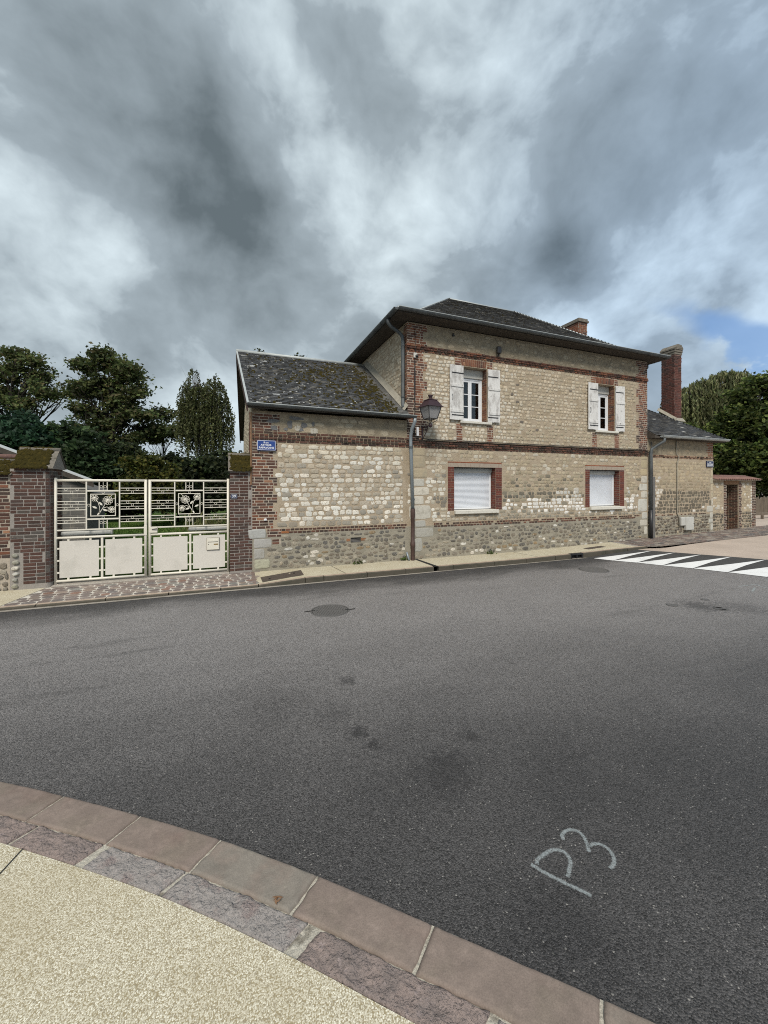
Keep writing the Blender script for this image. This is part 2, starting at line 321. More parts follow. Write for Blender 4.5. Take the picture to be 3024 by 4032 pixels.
    c = t.mix(t.math('MULTIPLY', t.ramp(sepc.outputs[2], 0.88, 0.92, smooth=False), 0.7), c, (0.20, 0.16, 0.10))
    c = t.mix(t.ramp(vc.outputs['Distance'], 0.45, 0.75), c, (0.31, 0.26, 0.16))
    c = t.mix(t.math('MULTIPLY', t.ramp(t.noise(pos, 1.1, 4, 0.6), 0.45, 0.7), 0.3), c, (0.33, 0.27, 0.16))
    t.link(c, bs.inputs['Base Color'])
    bs.inputs['Roughness'].default_value = 0.7
    b1 = t.new('ShaderNodeBump'); b1.inputs['Strength'].default_value = 0.3; b1.inputs['Distance'].default_value = 0.003
    t.link(t.math('SUBTRACT', 1.0, vc.outputs['Distance']), b1.inputs['Height'])
    t.link(b1.outputs[0], bs.inputs['Normal'])
    # thin window glass: mostly see-through, mirrors more at a slant
    m = bpy.data.materials.new('glass'); m.use_nodes = True; t = NT(m.node_tree)
    out = t.n['Material Output']; t.n.remove(t.n['Principled BSDF'])
    tr = t.new('ShaderNodeBsdfTransparent'); tr.inputs[0].default_value = (0.75, 0.78, 0.78, 1)
    gl = t.new('ShaderNodeBsdfGlossy'); gl.inputs['Roughness'].default_value = 0.03
    fr = t.new('ShaderNodeFresnel'); fr.inputs[0].default_value = 1.5
    mx = t.new('ShaderNodeMixShader'); t.link(fr.outputs[0], mx.inputs[0]); t.link(tr.outputs[0], mx.inputs[1]); t.link(gl.outputs[0], mx.inputs[2])
    t.link(mx.outputs[0], out.inputs[0]); MATS['glass'] = m
    # frosted lantern glass
    m = bpy.data.materials.new('lantern_glass'); m.use_nodes = True; t = NT(m.node_tree)
    out = t.n['Material Output']; t.n.remove(t.n['Principled BSDF'])
    tr = t.new('ShaderNodeBsdfTransparent'); tr.inputs[0].default_value = (0.85, 0.85, 0.85, 1)
    df = t.new('ShaderNodeBsdfDiffuse'); df.inputs[0].default_value = (0.45, 0.45, 0.46, 1)
    mx = t.new('ShaderNodeMixShader'); mx.inputs[0].default_value = 0.45
    t.link(tr.outputs[0], mx.inputs[1]); t.link(df.outputs[0], mx.inputs[2]); t.link(mx.outputs[0], out.inputs[0]); MATS['lantern_glass'] = m
    # sprayed chalk: broken up by the chippings
    m = bpy.data.materials.new('chalk'); m.use_nodes = True; t = NT(m.node_tree)
    out = t.n['Material Output']; bs = t.n['Principled BSDF']
    bs.inputs['Base Color'].default_value = (0.36, 0.40, 0.41, 1); bs.inputs['Roughness'].default_value = 0.95
    geo = t.new('ShaderNodeNewGeometry'); at = t.new('ShaderNodeAttribute'); at.attribute_name = 'col'
    sp = t.new('ShaderNodeSeparateColor'); t.link(at.outputs['Color'], sp.inputs[0])
    nn = t.noise(geo.outputs['Position'], 130, 4, 0.75)
    al = t.ramp(t.math('ADD', nn, t.math('MULTIPLY', sp.outputs[0], 0.55)), 0.66, 1.05)
    t.link(t.math('MULTIPLY', al, 0.72), bs.inputs['Alpha']); MATS['chalk'] = m
    # leaves
    for nm, trn in (('leaf', 0.42),):
        m = bpy.data.materials.new(nm); m.use_nodes = True; t = NT(m.node_tree)
        out = t.n['Material Output']; bs = t.n['Principled BSDF']
        at = t.new('ShaderNodeAttribute'); at.attribute_name = 'col'
        t.link(at.outputs['Color'], bs.inputs['Base Color']); bs.inputs['Roughness'].default_value = 0.65
        bs.inputs['Specular IOR Level'].default_value = 0.25
        tl = t.new('ShaderNodeBsdfTranslucent'); t.link(at.outputs['Color'], tl.inputs[0])
        mx = t.new('ShaderNodeMixShader'); mx.inputs[0].default_value = trn
        t.link(bs.outputs[0], mx.inputs[1]); t.link(tl.outputs[0], mx.inputs[2]); t.link(mx.outputs[0], out.inputs[0])
        MATS[nm] = m
special_materials()

# ------------------------------------------------------------------ mesh helpers
WORLD = {}          # object name -> translation of a thing's empty
class MB:
    def __init__(self): self.v = []; self.f = []; self.m = []; self.cur = 0
    def add(self, vs, fs, mi=None):
        o = len(self.v); self.v += [tuple(map(float, p)) for p in vs]
        self.f += [tuple(i + o for i in f) for f in fs]
        self.m += [self.cur if mi is None else mi] * len(fs)
        return self
    def box(self, x0, x1, y0, y1, z0, z1, mi=None):
        vs = [(x0, y0, z0), (x1, y0, z0), (x1, y1, z0), (x0, y1, z0), (x0, y0, z1), (x1, y0, z1), (x1, y1, z1), (x0, y1, z1)]
        return self.add(vs, [(0, 3, 2, 1), (4, 5, 6, 7), (0, 1, 5, 4), (1, 2, 6, 5), (2, 3, 7, 6), (3, 0, 4, 7)], mi)
    def cbox(self, x0, x1, y0, y1, z0, z1, c=0.01, mi=None):
        """box with chamfered edges"""
        x0, x1 = min(x0, x1), max(x0, x1); y0, y1 = min(y0, y1), max(y0, y1); z0, z1 = min(z0, z1), max(z0, z1)
        vs = []; idx = {}
        for ix, (x, sx) in enumerate(((x0, 1), (x1, -1))):
            for iy, (y, sy) in enumerate(((y0, 1), (y1, -1))):
                for iz, (z, sz) in enumerate(((z0, 1), (z1, -1))):
                    for k in range(3):
                        p = [x + sx * c, y + sy * c, z + sz * c]; p[k] = (x, y, z)[k]
                        idx[(ix, iy, iz, k)] = len(vs); vs.append(p)
        I = lambda *a: idx[a]
        fs = []
        for s in (0, 1):
            fs.append(tuple(I(s, a, b, 0) for a, b in ((0, 0), (1, 0), (1, 1), (0, 1))))
            fs.append(tuple(I(a, s, b, 1) for a, b in ((0, 0), (1, 0), (1, 1), (0, 1))))
            fs.append(tuple(I(a, b, s, 2) for a, b in ((0, 0), (1, 0), (1, 1), (0, 1))))
        for a in (0, 1):
            for b in (0, 1):
                fs.append((I(0, a, b, 1), I(1, a, b, 1), I(1, a, b, 2), I(0, a, b, 2)))
                fs.append((I(a, 0, b, 0), I(a, 1, b, 0), I(a, 1, b, 2), I(a, 0, b, 2)))
                fs.append((I(a, b, 0, 0), I(a, b, 1, 0), I(a, b, 1, 1), I(a, b, 0, 1)))
        for a in (0, 1):
            for b in (0, 1):
                for c_ in (0, 1): fs.append((I(a, b, c_, 0), I(a, b, c_, 1), I(a, b, c_, 2)))
        return self.add(vs, fs, mi)
    def tube(self, pts, r, n=8, mi=None, caps=True):
        pts = [Vector(p) for p in pts]; rs = r if isinstance(r, (list, tuple)) else [r] * len(pts)
        vs = []; prev = None
        for i, p in enumerate(pts):
            if i == 0: d = pts[1] - p
            elif i == len(pts) - 1: d = p - pts[i - 1]
            else: d = (pts[i + 1] - p).normalized() + (p - pts[i - 1]).normalized()
            d.normalize()
            if prev is None:
                a = d.orthogonal().normalized()
            else:
                a = (prev - d * prev.dot(d)); a = a.normalized() if a.length > 1e-6 else d.orthogonal().normalized()
            prev = a; b = d.cross(a)
            for k in range(n):
                an = 2 * math.pi * k / n
                vs.append(p + (a * math.cos(an) + b * math.sin(an)) * rs[i])
        fs = []
        for i in range(len(pts) - 1):
            for k in range(n):
                k2 = (k + 1) % n
                fs.append((i * n + k, i * n + k2, (i + 1) * n + k2, (i + 1) * n + k))
        if caps:
            fs.append(tuple(range(n - 1, -1, -1))); fs.append(tuple(len(vs) - n + k for k in range(n)))
        return self.add(vs, fs, mi)
    def lathe(self, prof, c, n=16, mi=None):
        vs = []; fs = []
        for r_, z in prof:
            for k in range(n):
                an = 2 * math.pi * k / n; vs.append((c[0] + r_ * math.cos(an), c[1] + r_ * math.sin(an), c[2] + z))
        for i in range(len(prof) - 1):
            for k in range(n):
                k2 = (k + 1) % n; fs.append((i * n + k, i * n + k2, (i + 1) * n + k2, (i + 1) * n + k))
        return self.add(vs, fs, mi)
    def prism(self, poly, ext, mi=None):
        """poly: 3D points of a planar outline; ext: extrusion vector"""
        n = len(poly); e = np.array(ext, float)
        vs = [tuple(p) for p in poly] + [tuple(np.array(p, float) + e) for p in poly]
        fs = [tuple(range(n)), tuple(range(2 * n - 1, n - 1, -1))] + [(i, i + n, (i + 1) % n + n, (i + 1) % n) for i in range(n)]
        return self.add(vs, fs, mi)
    def ring(self, c, r, w, axis='y', n=12, mi=None):
        """thin torus-like ring lying in the x-z plane"""
        pts = [(c[0] + r * math.cos(2 * math.pi * k / n), c[1], c[2] + r * math.sin(2 * math.pi * k / n)) for k in range(n + 1)]
        return self.tube(pts, w, 5, mi, caps=False)
    def build(self, name, mats, parent=None, smooth=False):
        me = bpy.data.meshes.new(name); me.from_pydata(self.v, [], self.f)
        mats = [mats] if isinstance(mats, str) else mats
        for m in mats: me.materials.append(MATS[m])
        if len(mats) > 1: me.polygons.foreach_set('material_index', self.m)
        import bmesh
        bm = bmesh.new(); bm.from_mesh(me); bmesh.ops.recalc_face_normals(bm, faces=bm.faces); bm.to_mesh(me); bm.free()
        if smooth: me.polygons.foreach_set('use_smooth', [True] * len(me.polygons))
        me.update()
        return link(name, me, parent)

TR = {}
def link(name, data, parent=None, M=None):
    o = bpy.data.objects.new(name, data); COL.objects.link(o)
    if parent is not None:
        o.parent = parent
        o.matrix_parent_inverse = TR.get(parent.name, Matrix.Identity(4))
    if M is not None: o.matrix_basis = M
    return o
def thing(name, label, cat, loc=(0, 0, 0), group=None):
    o = bpy.data.objects.new(name, None); COL.objects.link(o)
    o.location = loc; o.empty_display_size = 0.2
    TR[o.name] = Matrix.Translation(-Vector(loc))
    tag(o, label, cat, group); return o
def tag(o, label, cat, group=None):
    o['label'] = label; o['category'] = cat
    if group: o['group'] = group
    return o
def struct(o, label=None):
    o['kind'] = 'structure'
    if label: o['label'] = label
    return o
def stuff(o): o['kind'] = 'stuff'; return o
def sub(name, parent): 
    """an empty part that groups sub-parts"""
    o = bpy.data.objects.new(name, None); COL.objects.link(o); o.parent = parent
    o.matrix_parent_inverse = TR.get(parent.name, Matrix.Identity(4)); return o

# ---- small repeated pieces (bricks, stones, slates, setts): shared meshes, 300 largest as objects, the rest one joined part
PROTO = {}
def mk_stone(seed, n=11, pexp=(2.8, 7.0), jit=0.15, dome=1.0):
    r = np.random.default_rng(seed); p = r.uniform(*pexp); th = np.arange(n) * 2 * np.pi / n + r.uniform(-0.1, 0.1, n)
    c, s = np.cos(th), np.sin(th)
    rad = 0.5 / (np.abs(c) ** p + np.abs(s) ** p) ** (1 / p) * (1 + r.uniform(-jit, jit, n))
    vs = []
    for k, y in ((1.0, 0.45), (0.94, -0.55), (0.70, -0.85)):
        for i in range(n):
            yy = y + (r.uniform(-0.18, 0.18) if k < 0.95 else 0)
            vs.append((rad[i] * c[i] * k, yy * (dome if y < 0 else 1), rad[i] * s[i] * k))
    vs.append((r.uniform(-.06, .06), -0.9 * dome, r.uniform(-.06, .06)))
    fs = []
    for a in (0, 1):
        for i in range(n):
            j = (i + 1) % n; fs.append((a * n + i, a * n + j, (a + 1) * n + j, (a + 1) * n + i))
    for i in range(n): fs.append((2 * n + i, 2 * n + (i + 1) % n, 3 * n))
    return np.array(vs), fs
def mk_brick(seed, cx=0.02, cz=0.09, j=0.02):
    r = np.random.default_rng(seed); vs = []
    q = [(-.5, -.5), (.5, -.5), (.5, .5), (-.5, .5)]
    J = r.uniform(-j, j, (4, 2)); J[:, 0] *= 0.35
    for y, ins in ((0.6, 0), (-0.6, 0), (-1.0, 1)):
        for (x, z), jj in zip(q, J):
            vs.append((x + jj[0] - np.sign(x) * cx * ins, y + (r.uniform(-.12, .12) if ins else 0), z + jj[1] - np.sign(z) * cz * ins))
    fs = [(8, 9, 10, 11)]
    for a in (0, 1):
        for i in range(4):
            k = (i + 1) % 4; fs.append((a * 4 + i, a * 4 + k, (a + 1) * 4 + k, (a + 1) * 4 + i))
    return np.array(vs), fs
def mk_slate(seed):
    r = np.random.default_rng(seed)
    a, b = r.uniform(0, .06, 2); k1, k2 = r.uniform(-.03, .03, 2); m = r.uniform(-.03, .03)
    out = [(-.5, 1), (-.5, .06 + a), (-.42 + a, k1), (0.05, m), (.44 - b, k2), (.5, .05 + b), (.5, 1)]
    vs = [(x, 0, z) for x, z in out] + [(x, -1, z) for x, z in out]; n = len(out)
    fs = [tuple(range(n, 2 * n))] + [(i, i + 1, i + 1 + n, i + n) for i in range(n - 1)]
    return np.array(vs, float), fs
PROTO['stone'] = [mk_stone(i) for i in range(16)]
PROTO['flint'] = [mk_stone(100 + i, 9, (1.8, 2.8), 0.17) for i in range(14)]
PROTO['brick'] = [mk_brick(200 + i) for i in range(8)]
PROTO['slate'] = [mk_slate(300 + i) for i in range(8)]
PROTO['sett'] = [mk_stone(400 + i, 12, (4.5, 8), 0.05, 1.0) for i in range(8)]
PROTO['ashlar'] = [mk_stone(500 + i, 16, (9, 16), 0.02, 1.0) for i in range(6)]
def orient(vs, fs):
    return fs
def frame(X, Z):
    X = np.array(X, float); Z = np.array(Z, float); X /= np.linalg.norm(X); Z /= np.linalg.norm(Z)
    return X, np.cross(Z, X), Z
FRONT = frame((1, 0, 0), (0, 0, 1))
SIDE = frame((0, -1, 0), (0, 0, 1))          # faces -x
SIDER = frame((0, 1, 0), (0, 0, 1))          # faces +x
GROUND = frame((1, 0, 0), (0, 1, 0))         # faces up
def pm(fr, pos, sc, rot=0.0):
    X, Y, Z = fr
    if rot: X, Z = X * math.cos(rot) + Z * math.sin(rot), Z * math.cos(rot) - X * math.sin(rot)
    M = np.eye(4); M[:3, 0] = X * sc[0]; M[:3, 1] = Y * sc[1]; M[:3, 2] = Z * sc[2]; M[:3, 3] = pos
    return M
PM = {}
def proto_mesh(kind, i, mk):
    key = (kind, i, mk)
    if key not in PM:
        vs, fs = PROTO[kind][i]
        me = bpy.data.meshes.new(kind + '_shape'); me.from_pydata([tuple(v) for v in vs], [], fs)
        me.materials.append(MATS[mk + '_o'])
        if kind in ('stone', 'flint', 'sett'): me.polygons.foreach_set('use_smooth', [True] * len(fs))
        import bmesh
        bm = bmesh.new(); bm.from_mesh(me); bmesh.ops.recalc_face_normals(bm, faces=bm.faces)
        # open shapes: make sure the front looks outwards (-y)
        s = sum(f.normal.y * f.calc_area() for f in bm.faces)
        if s > 0: bmesh.ops.reverse_faces(bm, faces=bm.faces)
        bm.to_mesh(me); bm.free(); me.update(); PM[key] = me
    return PM[key]
def pieces(parent, name, kind, mk, items, limit=300):
    """items: (matrix, colour); puts up to `limit` as objects, the rest joined"""
    if not items: return
    def size(it):
        M = it[0]; d = np.linalg.norm(M[:3, 3] - CAM)
        return np.linalg.norm(M[:3, 0]) * np.linalg.norm(M[:3, 2]) / d ** 2
    items = sorted(items, key=size, reverse=True)
    n = len(PROTO[kind])
    for k, (M, c) in enumerate(items[:limit]):
        o = link(name, proto_mesh(kind, int(rng.integers(n)), mk), parent, Matrix(M.tolist()))
        o.color = (*c, 1)
    rest = items[limit:]
    if rest:
        V = []; F = []; C = []; off = 0; nf = []
        for M, c in rest:
            vs, fs = PROTO[kind][int(rng.integers(n))]
            me = proto_mesh(kind, 0, mk)
            w = vs @ M[:3, :3].T + M[:3, 3]
            V.append(w); F += [tuple(i + off for i in f) for f in fs]; off += len(vs)
            C.append(np.tile((*c, 1.0), (len(vs), 1)))
        me = bpy.data.meshes.new(name + '_rest'); me.from_pydata(np.concatenate(V).tolist(), [], F)
        me.materials.append(MATS[mk + '_g'])
        at = me.color_attributes.new('col', 'FLOAT_COLOR', 'POINT'); at.data.foreach_set('color', np.concatenate(C).astype(np.float32).ravel())
        import bmesh
        bm = bmesh.new(); bm.from_mesh(me); bmesh.ops.recalc_face_normals(bm, faces=bm.faces); bm.to_mesh(me); bm.free()
        if kind in ('stone', 'flint', 'sett'): me.polygons.foreach_set('use_smooth', [True] * len(me.polygons))
        me.update()
        stuff(link('small_' + name + 's', me, parent))

class Fac:
    """a wall plane: occupancy raster so bricks, quoins and stones do not overlap"""
    def __init__(s, x0, x1, z0, z1, fr, org):
        s.x0, s.z0, s.fr = x0, z0, fr; s.org = np.array(org, float); s.r = 0.01
        s.x1, s.z1 = x1, z1
        s.o = np.zeros((int((x1 - x0) / s.r) + 2, int((z1 - z0) / s.r) + 2), bool)
        s.b = []; s.st = []; s.fl = []; s.a = []; s.jt = []
    def ix(s, x0, x1, z0, z1):
        f = lambda v, lo, n: int(min(max(round((v - lo) / s.r), 0), n))
        return f(x0, s.x0, s.o.shape[0]), f(x1, s.x0, s.o.shape[0]), f(z0, s.z0, s.o.shape[1]), f(z1, s.z0, s.o.shape[1])
    def mark(s, x0, x1, z0, z1):
        a, b, c, d = s.ix(x0, x1, z0, z1); s.o[a:b, c:d] = True
    def used(s, x0, x1, z0, z1):
        a, b, c, d = s.ix(x0, x1, z0, z1)
        q = s.o[a:b, c:d]; return q.mean() if q.size else 1.0
    def pos(s, x, z, d=0.0): return s.org + s.fr[0] * x + np.array([0, 0, 1.0]) * z - s.fr[1] * d
    def brick(s, x0, x1, z0, z1, col, proud=0.006, rot=0.0, base=0.0):
        s.b.append((pm(s.fr, s.pos((x0 + x1) / 2, (z0 + z1) / 2, base), (x1 - x0, proud, z1 - z0), rot), col))
    def brickrow(s, x0, x1, z0, h, cf, proud=0.006, headers=False, base=0.0, start=None, chk=False):
        L, Hh, j = 0.207, 0.098, 0.017
        x = x0 - (random.choice((0, 0.11, 0.06, 0.16)) if start is None else start)
        k = random.randint(0, 1)
        while x < x1 - 0.02:
            w = Hh if headers else (L if (k % 3) else Hh); k += 1
            w *= random.uniform(0.95, 1.04)
            a, b = max(x, x0), min(x + w, x1)
            if b - a > 0.03 and not (chk and s.used(a, b, z0, z0 + h) > 0.25):
                c = cf((a + b) / 2, z0)
                if c is not None: s.brick(a, b, z0 + random.uniform(-.003, .003), z0 + h - 0.017 + random.uniform(-.003, .003), c, proud * random.uniform(0.6, 1.3), random.uniform(-.008, .008), base)
            x += w + j
    def bricks(s, x0, x1, z0, z1, cf, course=0.0725, proud=0.006, xl=None, xr=None, headers=False, mark=True):
        """xl / xr : functions of the course number for toothed edges"""
        z = z0; k = 0
        while z + course * 0.6 < z1:
            a = xl(k) if xl else x0; b = xr(k) if xr else x1
            s.jt.append((a, b, z, min(z + course, z1)))
            s.brickrow(a, b, z, min(course, z1 - z), cf, proud, headers)
            if mark: s.mark(a, b, z, z + course)
            z += course; k += 1
    def stones(s, x0, x1, z0, z1, rh, wm, cf, kind='stone', jit=0.012, proud=0.0085, fill=0.86, hvar=(0.7, 0.95), maxover=0.06):
        z = z0; k = 0
        lst = s.st if kind == 'stone' else s.fl
        rh0 = rh
        while z + rh0 * 0.7 < z1:
            rh = rh0 * random.uniform(.86, 1.16); ph = random.uniform(0, 6)
            x = x0 + random.uniform(0, wm * 0.5)
            while x < x1 - 0.04:
                w = min(max(wm * math.exp(random.gauss(0, 0.30)), wm * .55), wm * 1.8); w = min(w, x1 - x)
                if w > 0.05:
                    hh = rh * random.uniform(*hvar); cz = z + rh / 2 + random.uniform(-jit, jit) + .012 * math.sin(x * 1.7 + ph)
                    a, b = x, x + w * fill
                    if s.used(a, b, cz - hh / 2, cz + hh / 2) <= maxover:
                        c = cf((a + b) / 2, cz)
                        if c is not None:
                            lst.append((pm(s.fr, s.pos((a + b) / 2, cz), (b - a, proud * random.uniform(0.6, 1.4), hh), random.uniform(-.06, .06)), c))
                x += w
            z += rh; k += 1
    def block(s, x0, x1, z0, z1, col, proud=0.012):
        s.mark(x0 - .01, x1 + .01, z0 - .01, z1 + .01)
        s.a.append((pm(s.fr, s.pos((x0 + x1) / 2, (z0 + z1) / 2), (x1 - x0, proud, z1 - z0), random.uniform(-.01, .01)), col))
    def flush(s, parent, cap=300):
        if s.jt:
            mb = MB()
            for a, b, c, d in s.jt:
                P = [s.pos(x, z, dd) for dd in (-.004, .0025) for x, z in ((a - .004, c), (b + .004, c), (b + .004, d), (a - .004, d))]
                mb.add(P, [(0, 1, 2, 3), (7, 6, 5, 4), (0, 4, 5, 1), (1, 5, 6, 2), (2, 6, 7, 3), (3, 7, 4, 0)])
            stuff(mb.build('brick_mortar', 'lime_joint', parent))
        pieces(parent, 'brick', 'brick', 'brick', s.b, cap); pieces(parent, 'stone', 'stone', 'stone', s.st, cap)
        pieces(parent, 'flint', 'flint', 'flint', s.fl, cap); pieces(parent, 'quoin_block', 'ashlar', 'ashlar', s.a, cap)

def jitter(c, a=0.12, b=None):
    k = 1 + random.uniform(-a, a); t = random.uniform(-0.03, 0.03)
    return (max(c[0] * k * (1 + t), 0), max(c[1] * k, 0), max(c[2] * k * (1 - t), 0))
def old_brick(x=0, z=0):
    u = random.random()
    c = (0.20, 0.088, 0.055) if u < 0.42 else (0.155, 0.070, 0.05) if u < 0.72 else (0.27, 0.145, 0.09) if u < 0.84 else (0.10, 0.06, 0.05)
    return jitter(c, 0.2)
def dark_brick(x=0, z=0):
    u = random.random()
    c = (0.10, 0.054, 0.042) if u < 0.5 else (0.066, 0.047, 0.040) if u < 0.82 else (0.155, 0.075, 0.053)
    return jitter(c, 0.2)
def pier_brick(x=0, z=0):
    u = random.random()
    c = (0.092, 0.052, 0.042) if u < 0.6 else (0.072, 0.048, 0.041) if u < 0.85 else (0.10, 0.088, 0.078)
    return jitter(c, 0.16)
def new_brick(x=0, z=0):
    return jitter((0.145, 0.046, 0.035) if random.random() < 0.75 else (0.115, 0.05, 0.046), 0.15)

def wall_solid(x0, x1, z0, z1, holes, depth, zones, name, parent, mats, y=0.0):
    """front wall standing on y with real openings; zones: [(z_top, material index)]"""
    xs = sorted({x0, x1, *[h[0] for h in holes], *[h[1] for h in holes]})
    zs = sorted({z0, z1, *[h[2] for h in holes], *[h[3] for h in holes], *[zt for zt, _ in zones if z0 < zt < z1]})
    mb = MB()
    def solid(i, j):
        if i < 0 or j < 0 or i >= len(xs) - 1 or j >= len(zs) - 1: return False
        cx, cz = (xs[i] + xs[i + 1]) / 2, (zs[j] + zs[j + 1]) / 2
        return not any(h[0] < cx < h[1] and h[2] < cz < h[3] for h in holes)
    for i in range(len(xs) - 1):
        for j in range(len(zs) - 1):
            if not solid(i, j): continue
            cz = (zs[j] + zs[j + 1]) / 2; mi = next(m for zt, m in zones if cz < zt)
            a, b, c, d = xs[i], xs[i + 1], zs[j], zs[j + 1]; f, k = y, y + depth
            mb.add([(a, f, c), (b, f, c), (b, f, d), (a, f, d)], [(0, 1, 2, 3)], mi)
            mb.add([(a, k, c), (b, k, c), (b, k, d), (a, k, d)], [(3, 2, 1, 0)], mi)
            if not solid(i - 1, j): mb.add([(a, f, c), (a, k, c), (a, k, d), (a, f, d)], [(3, 2, 1, 0)], mi)
            if not solid(i + 1, j): mb.add([(b, f, c), (b, k, c), (b, k, d), (b, f, d)], [(0, 1, 2, 3)], mi)
            if not solid(i, j - 1): mb.add([(a, f, c), (b, f, c), (b, k, c), (a, k, c)], [(3, 2, 1, 0)], mi)
            if not solid(i, j + 1): mb.add([(a, f, d), (b, f, d), (b, k, d), (a, k, d)], [(0, 1, 2, 3)], mi)
    me = bpy.data.meshes.new(name); me.from_pydata(mb.v, [], mb.f)
    for m in mats: me.materials.append(MATS[m])
    me.polygons.foreach_set('material_index', mb.m); me.update()
    return link(name, me, parent)

def gutter(name, parent, p0, p1, out, r=0.075, mats='zinc', step=0.55):
    """half-round gutter from p0 to p1 (top edge, outer side), with the beads where lengths and brackets meet"""
    p0, p1, out = np.array(p0, float), np.array(p1, float), np.array(out, float)
    d = (p1 - p0); L = np.linalg.norm(d); d /= L
    mb = MB(); n = 8
    def prof(rr): return [(-out * rr * (1 - 0) + (out * (1 - math.cos(math.pi * k / n))) * rr + np.array([0, 0, -math.sin(math.pi * k / n) * rr])) for k in range(n + 1)]
    A = prof(r); B = prof(r * 0.88)
    ring = A + B[::-1]; m = len(ring)
    vs = [tuple(p0 + q) for q in ring] + [tuple(p1 + q) for q in ring]
    fs = [(i, (i + 1) % m, (i + 1) % m + m, i + m) for i in range(m)] + [tuple(range(m)), tuple(range(2 * m - 1, m - 1, -1))]
    mb.add(vs, fs)
    for q0, q1 in ((p0, p0 + d * 0.004), (p1, p1 - d * 0.004)):
        vs = [tuple(q0 + q) for q in A] + [tuple(q1 + q) for q in A]; k = len(A)
        mb.add(vs, [tuple(range(k)), tuple(range(2 * k - 1, k - 1, -1))])
    o = mb.build(name, mats, parent)
    mb = MB(); k = 1
    while k * step < L - 0.1:
        c = p0 + d * k * step; C = prof(r * 1.07)
        vs = []
        for t_ in (-0.012, 0.012):
            vs += [tuple(c + d * t_ + q) for q in C]
        kk = len(C); mb.add(vs, [(i, i + 1, i + 1 + kk, i + kk) for i in range(kk - 1)])
        k += 1
    if mb.v: mb.build('gutter_bracket', mats, o)
    # rolled front bead
    MB().tube([p0 + out * r, p1 + out * r], 0.011, 6).build('gutter_bead', 'zinc_ridge' if mats == 'zinc' else mats, o)
    return o

def slate_plane(items, p0, xdir, up, rows, exp, xl, xr, cf, w=0.2, th=0.012, lift=0.022):
    """rows of slates on a sloping plane; p0 at the eave line; xl/xr(v): limits along xdir at slope distance v"""
    X, Y, Z = frame(xdir, up)
    for k in range(rows):
        v = k * exp; a, b = xl(v), xr(v)
        x = a - (w * 0.5 if k % 2 else 0) - random.uniform(0, .02)
        while x < b - 0.02:
            ww = w * random.uniform(0.9, 1.06); q0, q1 = max(x, a), min(x + ww, b)
            if q1 - q0 > 0.04:
                c = cf(np.array(p0) + X * (q0 + q1) / 2 + Z * v, v)
                # the tail rides on the row below
                ang = lift / (exp * 1.5) + random.uniform(-.006, .012)
                Z2 = Z * math.cos(ang) + Y * math.sin(ang); Y2 = np.cross(Z2, X)
                M = np.eye(4); M[:3, 0] = X * (q1 - q0 - 0.004); M[:3, 1] = Y2 * th; M[:3, 2] = Z2 * exp * 1.45
                M[:3, 3] = np.array(p0) + X * (q0 + q1) / 2 + Z * (v + random.uniform(-.004, .004)) - Y * (lift + 0.004)
                items.append((M, c))
            x += ww + 0.001

def joint_shade_dirt(parent, p0, xdir, up, rows, exp, xl, xr, frac):
    """broken near-black strips under slate tails: painted row shadow with dirt and dead moss"""
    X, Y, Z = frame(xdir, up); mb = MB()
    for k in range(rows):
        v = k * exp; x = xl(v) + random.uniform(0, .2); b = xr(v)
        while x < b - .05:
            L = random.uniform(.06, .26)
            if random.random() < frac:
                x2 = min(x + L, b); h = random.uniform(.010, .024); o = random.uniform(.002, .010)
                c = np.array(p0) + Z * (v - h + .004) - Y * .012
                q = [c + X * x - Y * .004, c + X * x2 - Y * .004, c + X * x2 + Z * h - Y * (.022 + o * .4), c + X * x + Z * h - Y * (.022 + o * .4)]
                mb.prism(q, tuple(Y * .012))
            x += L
    if mb.v: stuff(mb.build('joint_shade_dirt', 'joint_shade_dirt', parent))

def blob_field(name, parent, pts, rads, m, nrm=(0, 0, 1), flat=0.5):
    """soft clumps of moss, each a squashed low ball"""
    base = []; fs = []; n = 7
    for i, (ph) in enumerate((0.0, 0.5, 1.0)):
        for k in range(n):
            an = 2 * math.pi * k / n + i * 0.4
            base.append((math.cos(an) * math.cos(ph * 1.3), math.sin(an) * math.cos(ph * 1.3), math.sin(ph * 1.3)))
    base.append((0, 0, 1)); base = np.array(base)
    for i in range(2):
        for k in range(n): fs.append((i * n + k, i * n + (k + 1) % n, (i + 1) * n + (k + 1) % n, (i + 1) * n + k))
    for k in range(n): fs.append((2 * n + k, 2 * n + (k + 1) % n, 3 * n))
    Zv = np.array(nrm, float); Zv /= np.linalg.norm(Zv); Xv = np.cross((0, 1, 0.01), Zv); Xv /= np.linalg.norm(Xv); Yv = np.cross(Zv, Xv)
    V = []; F = []; off = 0
    for p, r_ in zip(pts, rads):
        q = base * rng.uniform(0.75, 1.25, base.shape) * (r_, r_, r_ * flat)
        V.append(np.outer(q[:, 0], Xv) + np.outer(q[:, 1], Yv) + np.outer(q[:, 2], Zv) + p)
        F += [tuple(i + off for i in f) for f in fs]; off += len(base)
    me = bpy.data.meshes.new(name); me.from_pydata(np.concatenate(V).tolist(), [], F); me.materials.append(MATS[m])
    me.polygons.foreach_set('use_smooth', [True] * len(F)); me.update()
    return stuff(link(name, me, parent))

